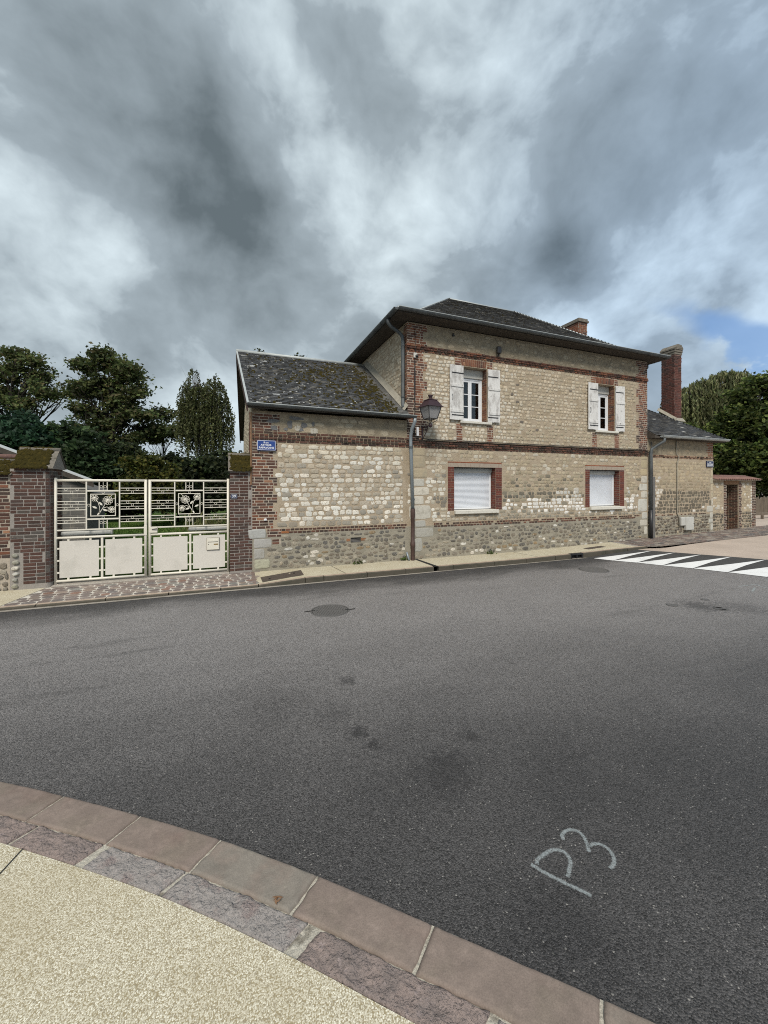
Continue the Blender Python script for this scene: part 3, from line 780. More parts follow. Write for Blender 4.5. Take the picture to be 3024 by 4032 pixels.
def text(name, body, loc, size, m, parent, width=None, spacing=1.0, bold=0.0):
    cu = bpy.data.curves.new(name, 'FONT'); cu.body = body; cu.size = size; cu.align_x = 'CENTER'; cu.align_y = 'CENTER'
    cu.extrude = 0.0008; cu.offset = bold; cu.space_character = spacing; cu.resolution_u = 3
    cu.materials.append(MATS[m])
    tmp = bpy.data.objects.new(name, cu); me = bpy.data.meshes.new_from_object(tmp); bpy.data.objects.remove(tmp)
    o = link(name, me, parent)
    o.matrix_basis = Matrix.Translation(Vector(loc)) @ Matrix.Rotation(R(90), 4, 'X')
    return o

# ------------------------------------------------------------------ ground, road, pavements
def gz(s): return 0.13 if s < 9 else 0.13 + 0.0235 * (s - 9)               # pavement at the wall
def ze(s):                                                                 # pavement at the kerb
    b = 0.125 if s < 8 else 0.125 + 0.0155 * (s - 8)
    if s < 0.55: return 0.052
    if s < 1.6: return 0.052 + (b - 0.052) * (s - 0.55) / 1.05
    return b
def zp(s): return min(0.12 + 0.0275 * (s - 13.0), 0.42) if s > 13 else 0.12  # raised crossing

def sheet(name, rings, m, smooth=False):
    """strip of quads between two polylines"""
    a, b = rings; n = len(a); vs = list(a) + list(b)
    mb = MB(); mb.add(vs, [(i, i + 1, n + i + 1, n + i) for i in range(n - 1)])
    o = mb.build(name, m, None, smooth)
    me = o.data
    if me.polygons[0].normal.z < 0: me.flip_normals()
    return o

def build_ground():
    mb = MB(); mb.add([(-900, -900, -0.06), (900, -900, -0.06), (900, 900, -0.06), (-900, 900, -0.06)], [(0, 1, 2, 3)])
    struct(mb.build('ground', 'earth'))
    mb = MB(); n = 24
    vs = []; fs = []
    xs = np.linspace(-70, 60, 66); ys = np.linspace(-45, -1.09, 24)
    for y in ys:
        for x in xs: vs.append((x, y, 0.0))
    for j in range(len(ys) - 1):
        for i in range(len(xs) - 1): q = j * len(xs) + i; fs.append((q, q + 1, q + 1 + len(xs), q + len(xs)))
    mb.add(vs, fs); struct(mb.build('road', 'asphalt'))
    # lawn behind the gate
    mb = MB(); mb.add([(-60, 0.36, 0.10), (0.5, 0.36, 0.10), (0.5, 60, 0.12), (-60, 60, 0.12)], [(0, 1, 2, 3)])
    struct(mb.build('lawn', 'lawn'))
    # concrete strip in the gutter
    struct(sheet('gutter_strip', ([(-70, -1.20, 0.005), (0.5, -1.20, 0.005), (13.2, -1.13, 0.005)], [(-70, -1.09, 0.006), (0.5, -1.09, 0.006), (13.2, -1.05, 0.006)]), 'gutter_concrete'))
    # resin pavement: drive side and house side
    ss = list(np.arange(0.55, 12.91, 0.4)) + [12.9]
    o = struct(sheet('pavement', ([(s, -0.98, ze(s)) for s in ss], [(s, 0.02, gz(s)) for s in ss]), 'resin'))
    struct(sheet('pavement', ([(-60, -0.98, 0.052), (-3.98, -0.98, 0.052)], [(-60, 0.02, 0.13), (-3.62, 0.02, 0.13)]), 'resin'))
    # kerb stones, each one a piece
    joints = [-9.0, -7.9, -6.8, -5.6, -4.5, -3.4, -2.3, -1.2, -0.2, 0.58, 1.62, 2.06, 3.15, 4.2, 5.02, 5.62, 6.95, 8.1, 9.2, 9.82, 10.32, 11.3, 12.3, 13.3]
    kerb = struct(bpy.data.objects.new('kerb', None)); COL.objects.link(kerb)
    for a, b in zip(joints[:-1], joints[1:]):
        if (a, b) in ((9.82, 10.32),): continue
        a2, b2 = a + 0.008, b - 0.008
        if abs(b - 5.62) < .01: a2 += 0.14
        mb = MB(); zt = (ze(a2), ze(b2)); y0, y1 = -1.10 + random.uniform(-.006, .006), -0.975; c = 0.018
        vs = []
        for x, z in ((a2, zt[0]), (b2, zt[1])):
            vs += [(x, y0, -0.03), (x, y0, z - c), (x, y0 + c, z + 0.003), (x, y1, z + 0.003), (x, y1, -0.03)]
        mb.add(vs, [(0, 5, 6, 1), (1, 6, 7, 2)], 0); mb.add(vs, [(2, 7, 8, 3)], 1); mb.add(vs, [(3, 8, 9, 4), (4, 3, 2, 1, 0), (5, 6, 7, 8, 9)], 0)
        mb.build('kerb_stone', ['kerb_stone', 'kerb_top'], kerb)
    # street drain opening in the kerb
    g = thing('kerb_drain', 'black iron drain opening set into the far kerb near the white triangles', 'drain', (10.07, -1.05, 0))
    mb = MB(); mb.box(9.83, 10.31, -1.10, -0.98, 0.115, 0.16); mb.box(9.83, 9.86, -1.10, -0.98, 0.0, 0.115); mb.box(10.28, 10.31, -1.10, -0.98, 0, 0.115); mb.box(10.055, 10.085, -1.10, -0.98, 0, 0.115)
    mb.build('frame', 'black_metal', g)
    MB().box(9.86, 10.28, -1.03, -0.97, 0.0, 0.115).build('throat', 'black_gap', g)
    # drain channels crossing the pavement
    for x in (5.1, 15.7):
        z0, z1 = ze(x), gz(x)
        mb = MB(); mb.add([(x - .06, -1.1, z0 + .006), (x + .06, -1.1, z0 + .006), (x - .02, 0.0, z1 + .006), (x - .12, 0.0, z1 + .006)], [(0, 1, 2, 3)])
        o = mb.build('drain_channel', 'black_gap'); struct(o)
    # joints cut into the resin
    for x0, x1 in ((2.62, 2.5), (8.6, 8.5)):
        mb = MB(); mb.add([(x0, -0.98, ze(x0) + .004), (x0 + .012, -0.98, ze(x0) + .004), (x1 + .012, 0, gz(x1) + .004), (x1, 0, gz(x1) + .004)], [(0, 1, 2, 3)])
        struct(mb.build('pavement_joint', 'black_gap'))
    # setts of the drive in front of the gate
    st = struct(sheet('drive_bed', ([(-3.98, -0.98, 0.047), (0.56, -0.98, 0.047)], [(-3.62, 0.06, 0.126), (0.54, 0.06, 0.126)]), 'sett_joint'))
    items = []; y = -0.96; k = 0
    cols = [(0.185, 0.15, 0.135), (0.215, 0.175, 0.155), (0.165, 0.145, 0.135), (0.21, 0.20, 0.18), (0.24, 0.195, 0.165), (0.22, 0.14, 0.11)]
    while y < 0.03:
        h = 0.128; x = -3.95 + (y + 0.98) * 0.34 + (0.11 if k % 2 else 0)
        while x < 0.48:
            w = random.uniform(0.17, 0.26); z = 0.049 + (y + h / 2 + 0.98) * 0.0775
            tilt = frame((1, 0, 0), (0, 1, 0.0775))
            items.append((pm(tilt, (x + w / 2, y + h / 2, z), (w - .014, 0.007, h - .015), random.uniform(-.03, .03)), jitter(random.choices(cols, (4, 4, 2, 2, 2, 1))[0], 0.15)))
            x += w
        y += h; k += 1
    # a straight edging course against the resin
    yy = -0.97
    while yy < 0.0:
        items.append((pm(frame((0, 1, 0.0775), (-1, 0, 0)), (0.51, yy + 0.11, 0.049 + (yy + .11 + .98) * .0775), (0.2, 0.008, 0.09)), jitter((0.19, 0.14, 0.12), 0.12))); yy += 0.215
    pieces(st, 'sett', 'sett', 'sett', items)
    # stone-paved footway past the house
    ss = list(np.arange(12.9, 34, 0.6))
    st = struct(sheet('footway_bed', ([(s, -1.32 if s > 13.6 else -0.98 - (s - 12.9) * .48, ze(s) - .003) for s in ss], [(s, 0.02, gz(s) - .003) for s in ss]), 'grey_joint'))
    items = []; y = -1.33; k = 0
    cols = [(0.15, 0.125, 0.11), (0.18, 0.145, 0.125), (0.12, 0.105, 0.10), (0.24, 0.21, 0.18), (0.165, 0.12, 0.105)]
    while y < -0.05:
        h = random.uniform(0.12, 0.17); x = 12.93 + random.uniform(0, .2)
        while x < 27:
            w = random.uniform(0.16, 0.34); xc = x + w / 2; yc = y + h / 2
            edge = -1.32 if xc > 13.6 else -0.98 - (xc - 12.9) * .48
            if yc - h / 2 > edge - .02 and x > 12.92:
                edge0 = edge; z = ze(xc) + (gz(xc) - ze(xc)) * (yc - edge0) / (.02 - edge0)
                items.append((pm(frame((1, 0, 0.02), (0, 1, 0.05)), (xc, yc, z + .001), (w - .016, 0.007, h - .016), random.uniform(-.02, .02)), jitter(random.choice(cols), 0.18)))
            x += w
        y += h; k += 1
    pieces(st, 'paving_stone', 'sett', 'sett', items)

def build_crossing():
    # ramp up to the raised square: lower edge on the road, upper edge against the pink surface
    lo = [(10.28, -0.98), (10.53, -1.25), (10.78, -1.75), (11.16, -2.23), (11.45, -2.78), (11.83, -3.35), (12.13, -4.0), (12.43, -4.68), (12.8, -5.5), (13.3, -6.6), (14.0, -8.2)]
    hi = [(12.7, -1.0), (13.02, -1.44), (13.4, -1.95), (13.76, -2.49), (14.18, -3.07), (14.58, -3.71), (14.95, -4.3), (15.35, -4.95), (15.8, -5.7), (16.4, -6.8), (17.2, -8.3)]
    ramp = MB(); n = len(lo); vs = [(x, y, 0.004) for x, y in lo] + [(x, y, 0.12) for x, y in hi]
    ramp.add(vs, [(i, i + 1, n + i + 1, n + i) for i in range(n - 1)])
    o = ramp.build('crossing_ramp', 'asphalt_new'); struct(o)
    if o.data.polygons[0].normal.z < 0: o.data.flip_normals()
    # white triangles
    base = [(10.56, -1.28), (10.80, -1.76), (11.16, -2.24), (11.45, -2.79), (11.83, -3.36), (12.14, -4.01), (12.44, -4.69), (12.81, -5.5), (13.3, -6.6)]
    tips = [(13.0, -1.44), (13.38, -1.95), (13.74, -2.49), (14.16, -3.07), (14.56, -3.71), (14.93, -4.3), (15.33, -4.95), (15.78, -5.7)]
    for i, tp in enumerate(tips):
        a, b = np.array(base[i]), np.array(base[i + 1]); b = a + (b - a) * 0.99; t_ = np.array(tp)
        def P(p, f): return (p[0], p[1], 0.004 + 0.116 * f + 0.005)
        # slightly bowed long side, as sprayed round a template
        m1 = a + (t_ - a) * 0.5 + (b - a) * 0.04; m2 = b + (t_ - b) * 0.5 - (b - a) * 0.06
        mb = MB(); mb.add([P(a, 0), P(b, 0), P(m2, .5), P(t_, .985), P(m1, .5)], [(0, 1, 2, 3, 4)])
        o = mb.build('road_marking', 'road_paint'); struct(o, 'white painted triangle on the ramp of the raised crossing')
        if o.data.polygons[0].normal.z < 0: o.data.flip_normals()
    # pink surface of the square
    ss = [12.7, 13.02, 13.6, 14.2, 15, 16, 17, 18, 19, 20, 21, 22, 24, 27, 30, 34]
    a = [(s, -0.98 - (s - 12.9) * .48 if s < 13.6 else -1.315, ze(s) - 0.012 if s > 14.5 else 0.12) for s in ss]
    mb = MB(); hp = [(x, y) for x, y in hi]
    vs = [(x, y, 0.119) for x, y in hp]
    far = [(34, -1.315), (60, -1.3), (60, -8.3)]
    # fan as a grid: from the ramp edge to x = 60
    rows = len(hp); cols_ = 16; V = []; Fs = []
    for x, y in hp:
        for k in range(cols_ + 1):
            xx = x + (62 - x) * (k / cols_) ** 1.8; yy = y if y < -1.35 else -1.315 if xx > 13.6 else y
            V.append((xx, yy, 0.119 + (min(max(ze(xx) - 0.014, .119), 0.36) - 0.119) * min(1, (xx - x) / 3.0)))
    for j in range(rows - 1):
        for k in range(cols_): q = j * (cols_ + 1) + k; Fs.append((q, q + 1, q + cols_ + 2, q + cols_ + 1))
    mb.add(V, Fs); o = mb.build('square_surface', 'plateau'); struct(o)
    if o.data.polygons[0].normal.z < 0: o.data.flip_normals()
    # the square goes on behind the small gateway wall
    mb = MB(); mb.add([(22.4, -1.4, 0.335), (70, -1.4, 0.335), (70, 9, 0.335), (22.4, 9, 0.335)], [(0, 1, 2, 3)])
    o = mb.build('square_surface', 'plateau'); struct(o)

def catmull(P, n):
    P = [np.array(p, float) for p in P]; P = [2 * P[0] - P[1]] + P + [2 * P[-1] - P[-2]]; out = []
    for i in range(1, len(P) - 2):
        for k in range(n):
            t = k / n; a, b, c, d = P[i - 1:i + 3]
            out.append(0.5 * ((2 * b) + (-a + c) * t + (2 * a - 5 * b + 4 * c - d) * t * t + (-a + 3 * b - 3 * c + d) * t ** 3))
    out.append(P[-2]); return np.array(out)

def build_near_kerb():
    outer = [(-5.2, -5.0), (-4.1, -5.35), (-2.9, -5.78), (-2.25, -6.06), (-1.635, -6.42), (-1.143, -6.756), (-0.587, -7.158), (-0.07, -7.554), (0.46, -8.009), (0.96, -8.478), (1.465, -8.96), (1.72, -9.21), (2.15, -9.68), (2.6, -10.2), (3.2, -11.0)]
    C = catmull(outer, 14)
    T = np.gradient(C, axis=0); T /= np.linalg.norm(T, axis=1)[:, None]; Nn = np.stack([T[:, 1], -T[:, 0]], 1)   # towards the camera side
    Nn *= np.sign((Nn @ np.array([-0.6, -0.8])).mean())
    arc = np.concatenate([[0], np.cumsum(np.linalg.norm(np.diff(C, axis=0), axis=1))])
    W1, W2, W3 = 0.232, 0.25, 0.392
    def at(s, off):
        return np.array([np.interp(s, arc, C[:, i]) for i in (0, 1)]) + np.array([np.interp(s, arc, Nn[:, i]) for i in (0, 1)]) * off
    def s_of(p):
        return arc[np.argmin(np.linalg.norm(C - np.array(p), axis=1))]
    kerb = struct(bpy.data.objects.new('near_kerb', None)); COL.objects.link(kerb)
    bed = MB(); n = len(C)
    vs = [(*(C[i] + Nn[i] * -0.005), 0.012) for i in range(n)] + [(*(C[i] + Nn[i] * (W3 + 0.03)), 0.016) for i in range(n)]
    bed.add(vs, [(i, i + 1, n + i + 1, n + i) for i in range(n - 1)]); bo = bed.build('mortar_bed', 'kerb_mortar', kerb)
    if bo.data.polygons[0].normal.z < 0: bo.data.flip_normals()
    def stone(s0, s1, o0, o1, m, top, amp, skew, seed, ends=0.0):
        r = np.random.default_rng(seed); nx, ny = 44, 22
        from mathutils import noise as mn
        V = np.zeros((ny + 1, nx + 1, 3))
        for j in range(ny + 1):
            for i in range(nx + 1):
                fu, fv = i / nx, j / ny
                s = s0 + (s1 - s0) * fu + skew * (fv - .5); off = o0 + (o1 - o0) * fv
                # worn, slightly wandering outline
                if j in (0, ny): off += mn.noise(Vector((s * 9, seed, j))) * (0.010 if amp > .005 else .004) + mn.noise(Vector((s * 40, seed, j))) * 0.004
                if i in (0, nx): s += mn.noise(Vector((off * 16, seed, i))) * 0.008
                p = at(s, off)
                e = min(fu, 1 - fu) * (s1 - s0); g = min(fv, 1 - fv) * (o1 - o0); ed = min(e, g)
                z = top + amp * .7 * max(0, mn.noise(Vector((p[0] * 34 + p[1] * 20, p[1] * 12, seed + 3)))) + amp * (mn.noise(Vector((p[0] * 9, p[1] * 9, seed))) + 0.6 * mn.noise(Vector((p[0] * 25, p[1] * 25, seed + 5))) + 0.35 * mn.noise(Vector((p[0] * 60, p[1] * 60, seed + 9))))
                z -= 0.010 * max(0, 1 - ed / 0.014) ** 2
                V[j, i] = (*p, z)
        mb = MB(); flat = V.reshape(-1, 3); w = nx + 1
        fs = [(j * w + i, j * w + i + 1, (j + 1) * w + i + 1, (j + 1) * w + i) for j in range(ny) for i in range(nx)]
        vs = [tuple(p) for p in flat]
        edge = [j for j in range(w)] + [j * w + nx for j in range(1, ny + 1)] + [ny * w + i for i in range(nx - 1, -1, -1)] + [j * w for j in range(ny - 1, 0, -1)]
        k0 = len(vs); vs += [(vs[e][0], vs[e][1], -0.03) for e in edge]; m_ = len(edge)
        fs += [(edge[i], edge[(i + 1) % m_], k0 + (i + 1) % m_, k0 + i) for i in range(m_)]
        mb.add(vs, fs); return mb.build('flagstone', m, kerb, True)
    oj = [s_of(p) for p in ((-1.143, -6.756), (-0.587, -7.158), (-0.07, -7.554), (0.46, -8.009), (0.96, -8.478), (1.52, -9.01))]
    oj = [oj[0] - 2.6, oj[0] - 1.95, oj[0] - 1.28, oj[0] - 0.64] + oj + [oj[-1] + 0.72, oj[-1] + 1.4]
    om = ['near_kerb_red', 'near_kerb_grey', 'near_kerb_red', 'near_kerb_red', 'near_kerb_red', 'near_kerb_red', 'near_kerb_grey', 'near_kerb_red', 'near_kerb_red', 'near_kerb_grey', 'near_kerb_red']
    for k in range(len(oj) - 1):
        stone(oj[k] + 0.007, oj[k + 1] - 0.009, 0.0, W1 - 0.004, om[k], 0.030, 0.0022, -0.03, 11 + k)
    ij = [s_of(p) for p in ((-1.21, -7.03), (-0.76, -7.40), (-0.19, -7.85), (0.42, -8.40))]   # inner-row joints on the inner edge
    ij = [ij[0] - 1.9, ij[0] - 1.25, ij[0] - 0.62] + [ij[0], ij[0] + 0.575, ij[0] + 1.19, ij[0] + 2.05] + [ij[0] + 2.95, ij[0] + 3.7]
    im = ['near_rough_red', 'near_rough_grey', 'near_rough_red', 'near_rough_red', 'near_rough_grey', 'near_rough_grey', 'near_rough_red', 'near_rough_grey', 'near_rough_red']
    gap = [0.02, 0.02, 0.012, 0.014, 0.034, 0.012, 0.04, 0.02, 0.02]
    for k in range(len(ij) - 1):
        stone(ij[k] + gap[k], ij[k + 1] - gap[k + 1], W1 + 0.004, W3, im[k], 0.031, 0.011, -0.05, 41 + k)
    # the resin pavement the photograph is taken from
    inner = [C[i] + Nn[i] * (W3 + 0.004) for i in range(n)]
    mb = MB(); vs = [(*p, 0.034) for p in inner] + [(p[0] - 7, p[1] - 9, 0.034) for p in inner]
    mb.add(vs, [(i, i + 1, n + i + 1, n + i) for i in range(n - 1)])
    o = mb.build('near_pavement', 'resin'); struct(o)
    if o.data.polygons[0].normal.z < 0: o.data.flip_normals()
    mb = MB(); vs = [(*(C[i] + Nn[i] * (W3 + 0.0)), 0.0345) for i in range(n)] + [(*(C[i] + Nn[i] * (W3 + 0.007)), 0.0355) for i in range(n)]
    a = at(ij[3] + 0.12, W3); b = a + np.array([-0.30, -0.95]) * 1.3; w = np.array([0.0065, -0.002])
    mb2 = MB(); mb2.add([(*(a - w / 2), 0.0385), (*(a + w / 2), 0.0385), (*(b + w / 2), 0.0385), (*(b - w / 2), 0.0385)], [(0, 1, 2, 3)])
    struct(mb2.build('pavement_joint', 'black_gap'))
    # a shrivelled leaf lying on the flagstones
    q = at(oj[7] - 0.12, W1 - 0.03); mb = MB(); r = random.Random(3)
    for k in range(5):
        c = (q[0] + r.uniform(-.012, .012), q[1] + r.uniform(-.02, .02), 0.036 + r.uniform(0, .012)); a_ = r.uniform(0, 6)
        d = np.array([math.cos(a_), math.sin(a_), r.uniform(-.2, .5)]) * 0.018; e = np.array([-d[1], d[0], 0.008]) * 0.4
        c = np.array(c); mb.add([c - d, c - e, c + d, c + e, c - d + (0, 0, .003), c - e + (0, 0, .003), c + d + (0, 0, .003), c + e + (0, 0, .003)], [(0, 1, 2, 3), (4, 5, 6, 7), (0, 1, 5, 4), (1, 2, 6, 5), (2, 3, 7, 6), (3, 0, 4, 7)])
    tag(mb.build('dry_leaf', 'wood_lintel'), 'crumpled brown dry leaf lying on the grey flagstone kerb', 'leaf')

build_ground(); build_crossing(); build_near_kerb()

# ------------------------------------------------------------------ shared colours of the masonry
def zone_lower_annex(x, z):
    u = random.random(); z += random.gauss(0, .09); x += random.gauss(0, .25)
    if z > 3.0: c = (0.62, 0.575, 0.48) if u < .65 else (0.44, 0.385, 0.29)
    elif 1.95 < z < 2.35 and x > 1.6: c = (0.42, 0.375, 0.30) if u < .4 else (0.60, 0.56, 0.48)
    elif 2.35 <= z <= 3.0 and u < .45: c = (0.45, 0.40, 0.32)
    elif z < 1.3: c = (0.32, 0.29, 0.24) if u < .6 else (0.5, 0.47, 0.40)
    else: c = (0.70, 0.665, 0.59) if u < .76 else (0.34, 0.31, 0.26) if u < .9 else (0.50, 0.45, 0.37)
    return jitter(c, 0.12)
def zone_lower_main(x, z):
    u = random.random(); z += random.gauss(0, .09); x += random.gauss(0, .25)
    left = x < 6.2
    if left:
        if u < .06: return None
        c = (0.66, 0.63, 0.555) if u < .62 else (0.44, 0.40, 0.32) if u < .85 else (0.22, 0.20, 0.17)
        if z > 2.7: c = (0.48, 0.43, 0.34)
        return jitter(c, 0.14)
    if z > 2.65:
        if u < .25: return None
        c = (0.42, 0.36, 0.26) if u < .8 else (0.52, 0.47, 0.38)
    elif z > 2.15:
        if u < .12: return None
        c = (0.36, 0.31, 0.22) if u < .6 else (0.42, 0.36, 0.26) if u < .85 else (0.20, 0.18, 0.14)
    elif z > 1.85:
        c = (0.15, 0.14, 0.115) if u < .62 else (0.3, 0.27, 0.2)
        if x > 10.4 and u > .3: c = (0.55, 0.53, 0.48)
    elif z > 1.42:
        wht = 0.5 + 0.4 * min(max((x - 8.2) / 3.0, 0), 1)
        if x > 11.5: wht = 0.85
        c = (0.72, 0.70, 0.655) if u < wht else (0.27, 0.25, 0.20) if u < .93 else (0.38, 0.33, 0.25)
    else:
        c = (0.40, 0.36, 0.29) if u < .5 else (0.24, 0.22, 0.18)
    return jitter(c, 0.13)
def zone_upper_main(x, z):
    u = random.random(); z += random.gauss(0, .09); x += random.gauss(0, .25)
    if x < 8.3:
        if z > 5.9 and u < .1: return None
        c = (0.60, 0.55, 0.455) if u < .75 else (0.46, 0.395, 0.29)
    elif z < 4.2 or x > 13.0:
        if u < .22: return None
        c = (0.42, 0.36, 0.26) if u < .8 else (0.48, 0.43, 0.33)
    else:
        if u < .12: return None
        c = (0.53, 0.465, 0.36) if u < .72 else (0.43, 0.365, 0.265)
        if random.random() < .025: c = (0.16, 0.14, 0.12)
    return jitter(c, 0.10)
def flint_col(x, z):
    u = random.random()
    c = (0.19, 0.165, 0.13) if u < .4 else (0.13, 0.12, 0.105) if u < .62 else (0.30, 0.265, 0.205) if u < .85 else (0.55, 0.52, 0.46) if u < .95 else (0.27, 0.20, 0.12)
    return jitter(c, 0.2)
def chalk_block(x=0, z=0): return jitter((0.52, 0.50, 0.44), 0.08)

def band(F, x0, x1, z, rows, cf):
    """projecting brick string course; rows: (height, proud, headers)"""
    for h, pr, hd in rows:
        F.brickrow(x0, x1, z, h + 0.011, cf, pr, hd)
        z += h + 0.011
    return z

# ------------------------------------------------------------------ main house
MX0, MX1 = 4.74, 14.85
def upper_window(house, fr, x0, x1, idx):
    """timber-shuttered casement of the upper floor; opening x0..x1, z 4.26..5.93"""
    z0, z1 = 4.26, 5.93
    w = sub('window', house)
    Y = 0.25
    # roller box, frame, two leaves with three panes each
    MB().cbox(x0 + .004, x1 - .004, Y - .04, Y + .14, 5.66, z1 - .003, .006).build('shutter_box', 'cream_pvc', w)
    mb = MB(); f = 0.055
    for a, b, c, d in ((x0 + .004, x0 + f, z0, 5.655), (x1 - f, x1 - .004, z0, 5.655), (x0 + f, x1 - f, 5.60, 5.655), (x0 + f, x1 - f, z0, z0 + .075)): mb.cbox(a, b, Y, Y + .07, c, d, .006)
    mb.build('frame', 'white_pvc', w)
    mid = (x0 + x1) / 2; s = 0.062
    for a, b in ((x0 + f, mid - .002), (mid + .002, x1 - f)):
        mb = MB(); c, d = z0 + .075, 5.60
        for q in ((a, a + s, c, d), (b - s, b, c, d), (a + s, b - s, c, c + s), (a + s, b - s, d - s, d)): mb.cbox(q[0], q[1], Y + .012, Y + .06, q[2], q[3], .007)
        mb.build('sash', 'white_pvc', w)
        gz0, gz1 = c + s, d - s; st = (gz1 - gz0) / 3
        mb = MB()
        for k in (1, 2): mb.cbox(a + s, b - s, Y + .020, Y + .05, gz0 + k * st - .013, gz0 + k * st + .013, .004)
        mb.build('glazing_bar', 'white_pvc', w)
        for k in range(3): MB().box(a + s, b - s, Y + .034, Y + .038, gz0 + k * st + (.013 if k else 0), gz0 + (k + 1) * st - (.013 if k < 2 else 0)).build('pane', 'glass', w)
    MB().cbox(x0 - .10, x1 + .155, -0.075, 0.0 + .30, 4.19, 4.262, .008).build('sill', 'sill_stone', w)
    # room behind: a dull curtain and dark walls
    mb = MB(); n = 14
    vs = []
    for k in range(n + 1):
        xx = x0 + .08 + (x1 - x0 - .16) * k / n; yy = Y + .30 + .02 * math.sin(k * 2.1)
        vs += [(xx, yy, z0 + .05), (xx, yy, 5.6)]
    mb.add(vs, [(2 * k, 2 * k + 2, 2 * k + 3, 2 * k + 1) for k in range(n)]); mb.build('curtain', 'curtain', w)
    # shutters folded back on the wall
    for side, (a, b) in (('l', (x0 - .485, x0 + .005)), ('r', (x1 + .005, x1 + .455))):
        sh = sub('shutter', house); ang = 0.05 if side == 'l' else -0.03
        hx = b if side == 'l' else a
        n = 3 if side == 'l' else 2; pw = (b - a) / n
        M = Matrix.Translation((hx, -0.035, 0)) @ Matrix.Rotation(ang, 4, 'Z') @ Matrix.Translation((-hx, 0.035, 0))
        def put(o): o.matrix_basis = M; return o
        for k in range(n):
            zt = random.uniform(-.012, .012)
            put(MB().cbox(a + k * pw + .0015, a + (k + 1) * pw - .0015, -0.062, -0.035, z0 + .01 + random.uniform(-.012, .01), z1 - .005 + zt * .5, .003).build('plank', 'peeling_paint', sh))
        for zc in (z0 + .28, z1 - .62):
            put(MB().cbox(a + .025, b - .002, -0.082, -0.0625, zc - .045, zc + .045, .006).build('ledge', 'peeling_paint', sh))
        for zc in (z0 + .155, z1 - .24):
            if side == 'l': put(MB().cbox(a + .06, b - .002, -0.070, -0.0625, zc - .016, zc + .016, .002).build('hinge_strap', 'black_metal', sh))
            else: put(MB().cbox(a + .002, b - .07, -0.070, -0.0625, zc - .016, zc + .016, .002).build('hinge_strap', 'black_metal', sh))
        if side == 'l': put(MB().tube([(a + .075, -.066, 4.86), (a + .075, -.10, 4.9), (a + .075, -.10, 5.0), (a + .075, -.066, 5.04)], .006, 6).build('pull_handle', 'black_metal', sh))
        hk = (a + .05, b - .05)[side == 'l']
    return w

def lower_window(house, F, x0, x1, fr0, fr1, new_lintel):
    """ground-floor opening with brick surround and closed roller shutter"""
    z0, z1 = 1.545, 2.84
    w = sub('window', house); Y = 0.25
    # brick jambs flush with the wall; bricks of both faces
    k = 0; z = 1.525
    for (a, b) in ((fr0, x0), (x1, fr1)):
        z = 1.525; k = 0
        while z < 2.82:
            h = 0.0745
            if k % 2: F.brick(a + .003, b - .003, z, z + h - .010, new_brick(), 0.008)
            else:
                m = a + (b - a) * (0.5 + random.uniform(-.04, .04)); F.brick(a + .003, m - .005, z, z + h - .010, new_brick(), 0.008); F.brick(m + .005, b - .003, z, z + h - .010, new_brick(), 0.008)
            z += h; k += 1
        F.mark(a - .01, b + .01, 1.5, 3.0)
    z = 1.545; k = 0
    while z < 2.82:            # the return of the right jamb, seen through the opening
        h = 0.0745; cuts = [0.004, 0.108, 0.246] if k % 2 else [0.004, 0.215, 0.246]
        for a, b in zip(cuts[:-1], cuts[1:]):
            F.b.append((pm(SIDE, (x1 - 0.0, (a + b) / 2 + .002, z + h / 2 - .005), (b - a - .01, .006, h - .010)), new_brick()))
        z += h; k += 1
    # lintel with a line of brick edges above
    MB().cbox(fr0 + .012, fr1 - .002, -0.012, 0.24, 2.842, 2.972, .006).build('lintel', 'lintel_concrete', w)
    x = fr0 + .07
    while x < fr1 - .1:
        MB().box(x, x + .007, -0.0145, -0.011, 2.846, 2.966 - random.uniform(0, .03)).build('lintel_joint', 'red_joint', w); x += random.uniform(0.16, 0.32)
    x = fr0
    while x < fr1 - .02:
        L = min(random.uniform(.2, .24), fr1 - x); F.brick(x + .002, x + L - .006, 2.974, 3.008, jitter((0.25, 0.085, 0.045), .15), 0.012); x += L
    F.mark(fr0 - .01, fr1 + .01, 2.8, 3.02)
    # sill
    MB().cbox(x0 + .005, x1 + .075, -0.085, 0.25, 1.415, 1.525, .012).build('sill', 'sill_stone', w)
    F.mark(x0 - .05, x1 + .09, 1.40, 1.545)
    # roller shutter: box with rounded edge, guides, slats, bottom bar
    sx0, sx1 = x0 + .02, x1 - .055
    mb = MB(); prof = [(Y + .10, z1 - .004), (Y - .04, z1 - .004), (Y - .055, z1 - .03), (Y - .06, z1 - .09), (Y - .045, z1 - .135), (Y - .015, z1 - .155), (Y + .10, z1 - .155)]
    mb.prism([(x0 + .003, p[0], p[1]) for p in prof], (x1 - .016 - x0, 0, 0)); mb.build('shutter_box', 'meter_grey', w)
    for a, b in ((x0 + .004, x0 + .055), (x1 - .075, x1 - .02)): MB().cbox(a, b, Y - .02, Y + .02, z0, z1 - .157, .004).build('guide_rail', 'white_pvc', w)
    zz = z0 + .05; 
    while zz < z1 - .16:
        mb = MB(); h = 0.037
        prof = [(Y + .006, zz), (Y - .003, zz + .003), (Y - .009, zz + .012), (Y - .009, zz + .026), (Y - .002, zz + .035), (Y + .006, zz + h)]
        mb.prism([(x0 + .05, p[0], p[1]) for p in prof], (x1 - .075 - x0 - .05, 0, 0)); mb.build('slat', 'shutter_white', w); zz += h + .0008
    MB().cbox(x0 + .05, x1 - .075, Y - .014, Y + .012, z0 - .005, z0 + .049, .005).build('bottom_bar', 'white_pvc', w)
    return w

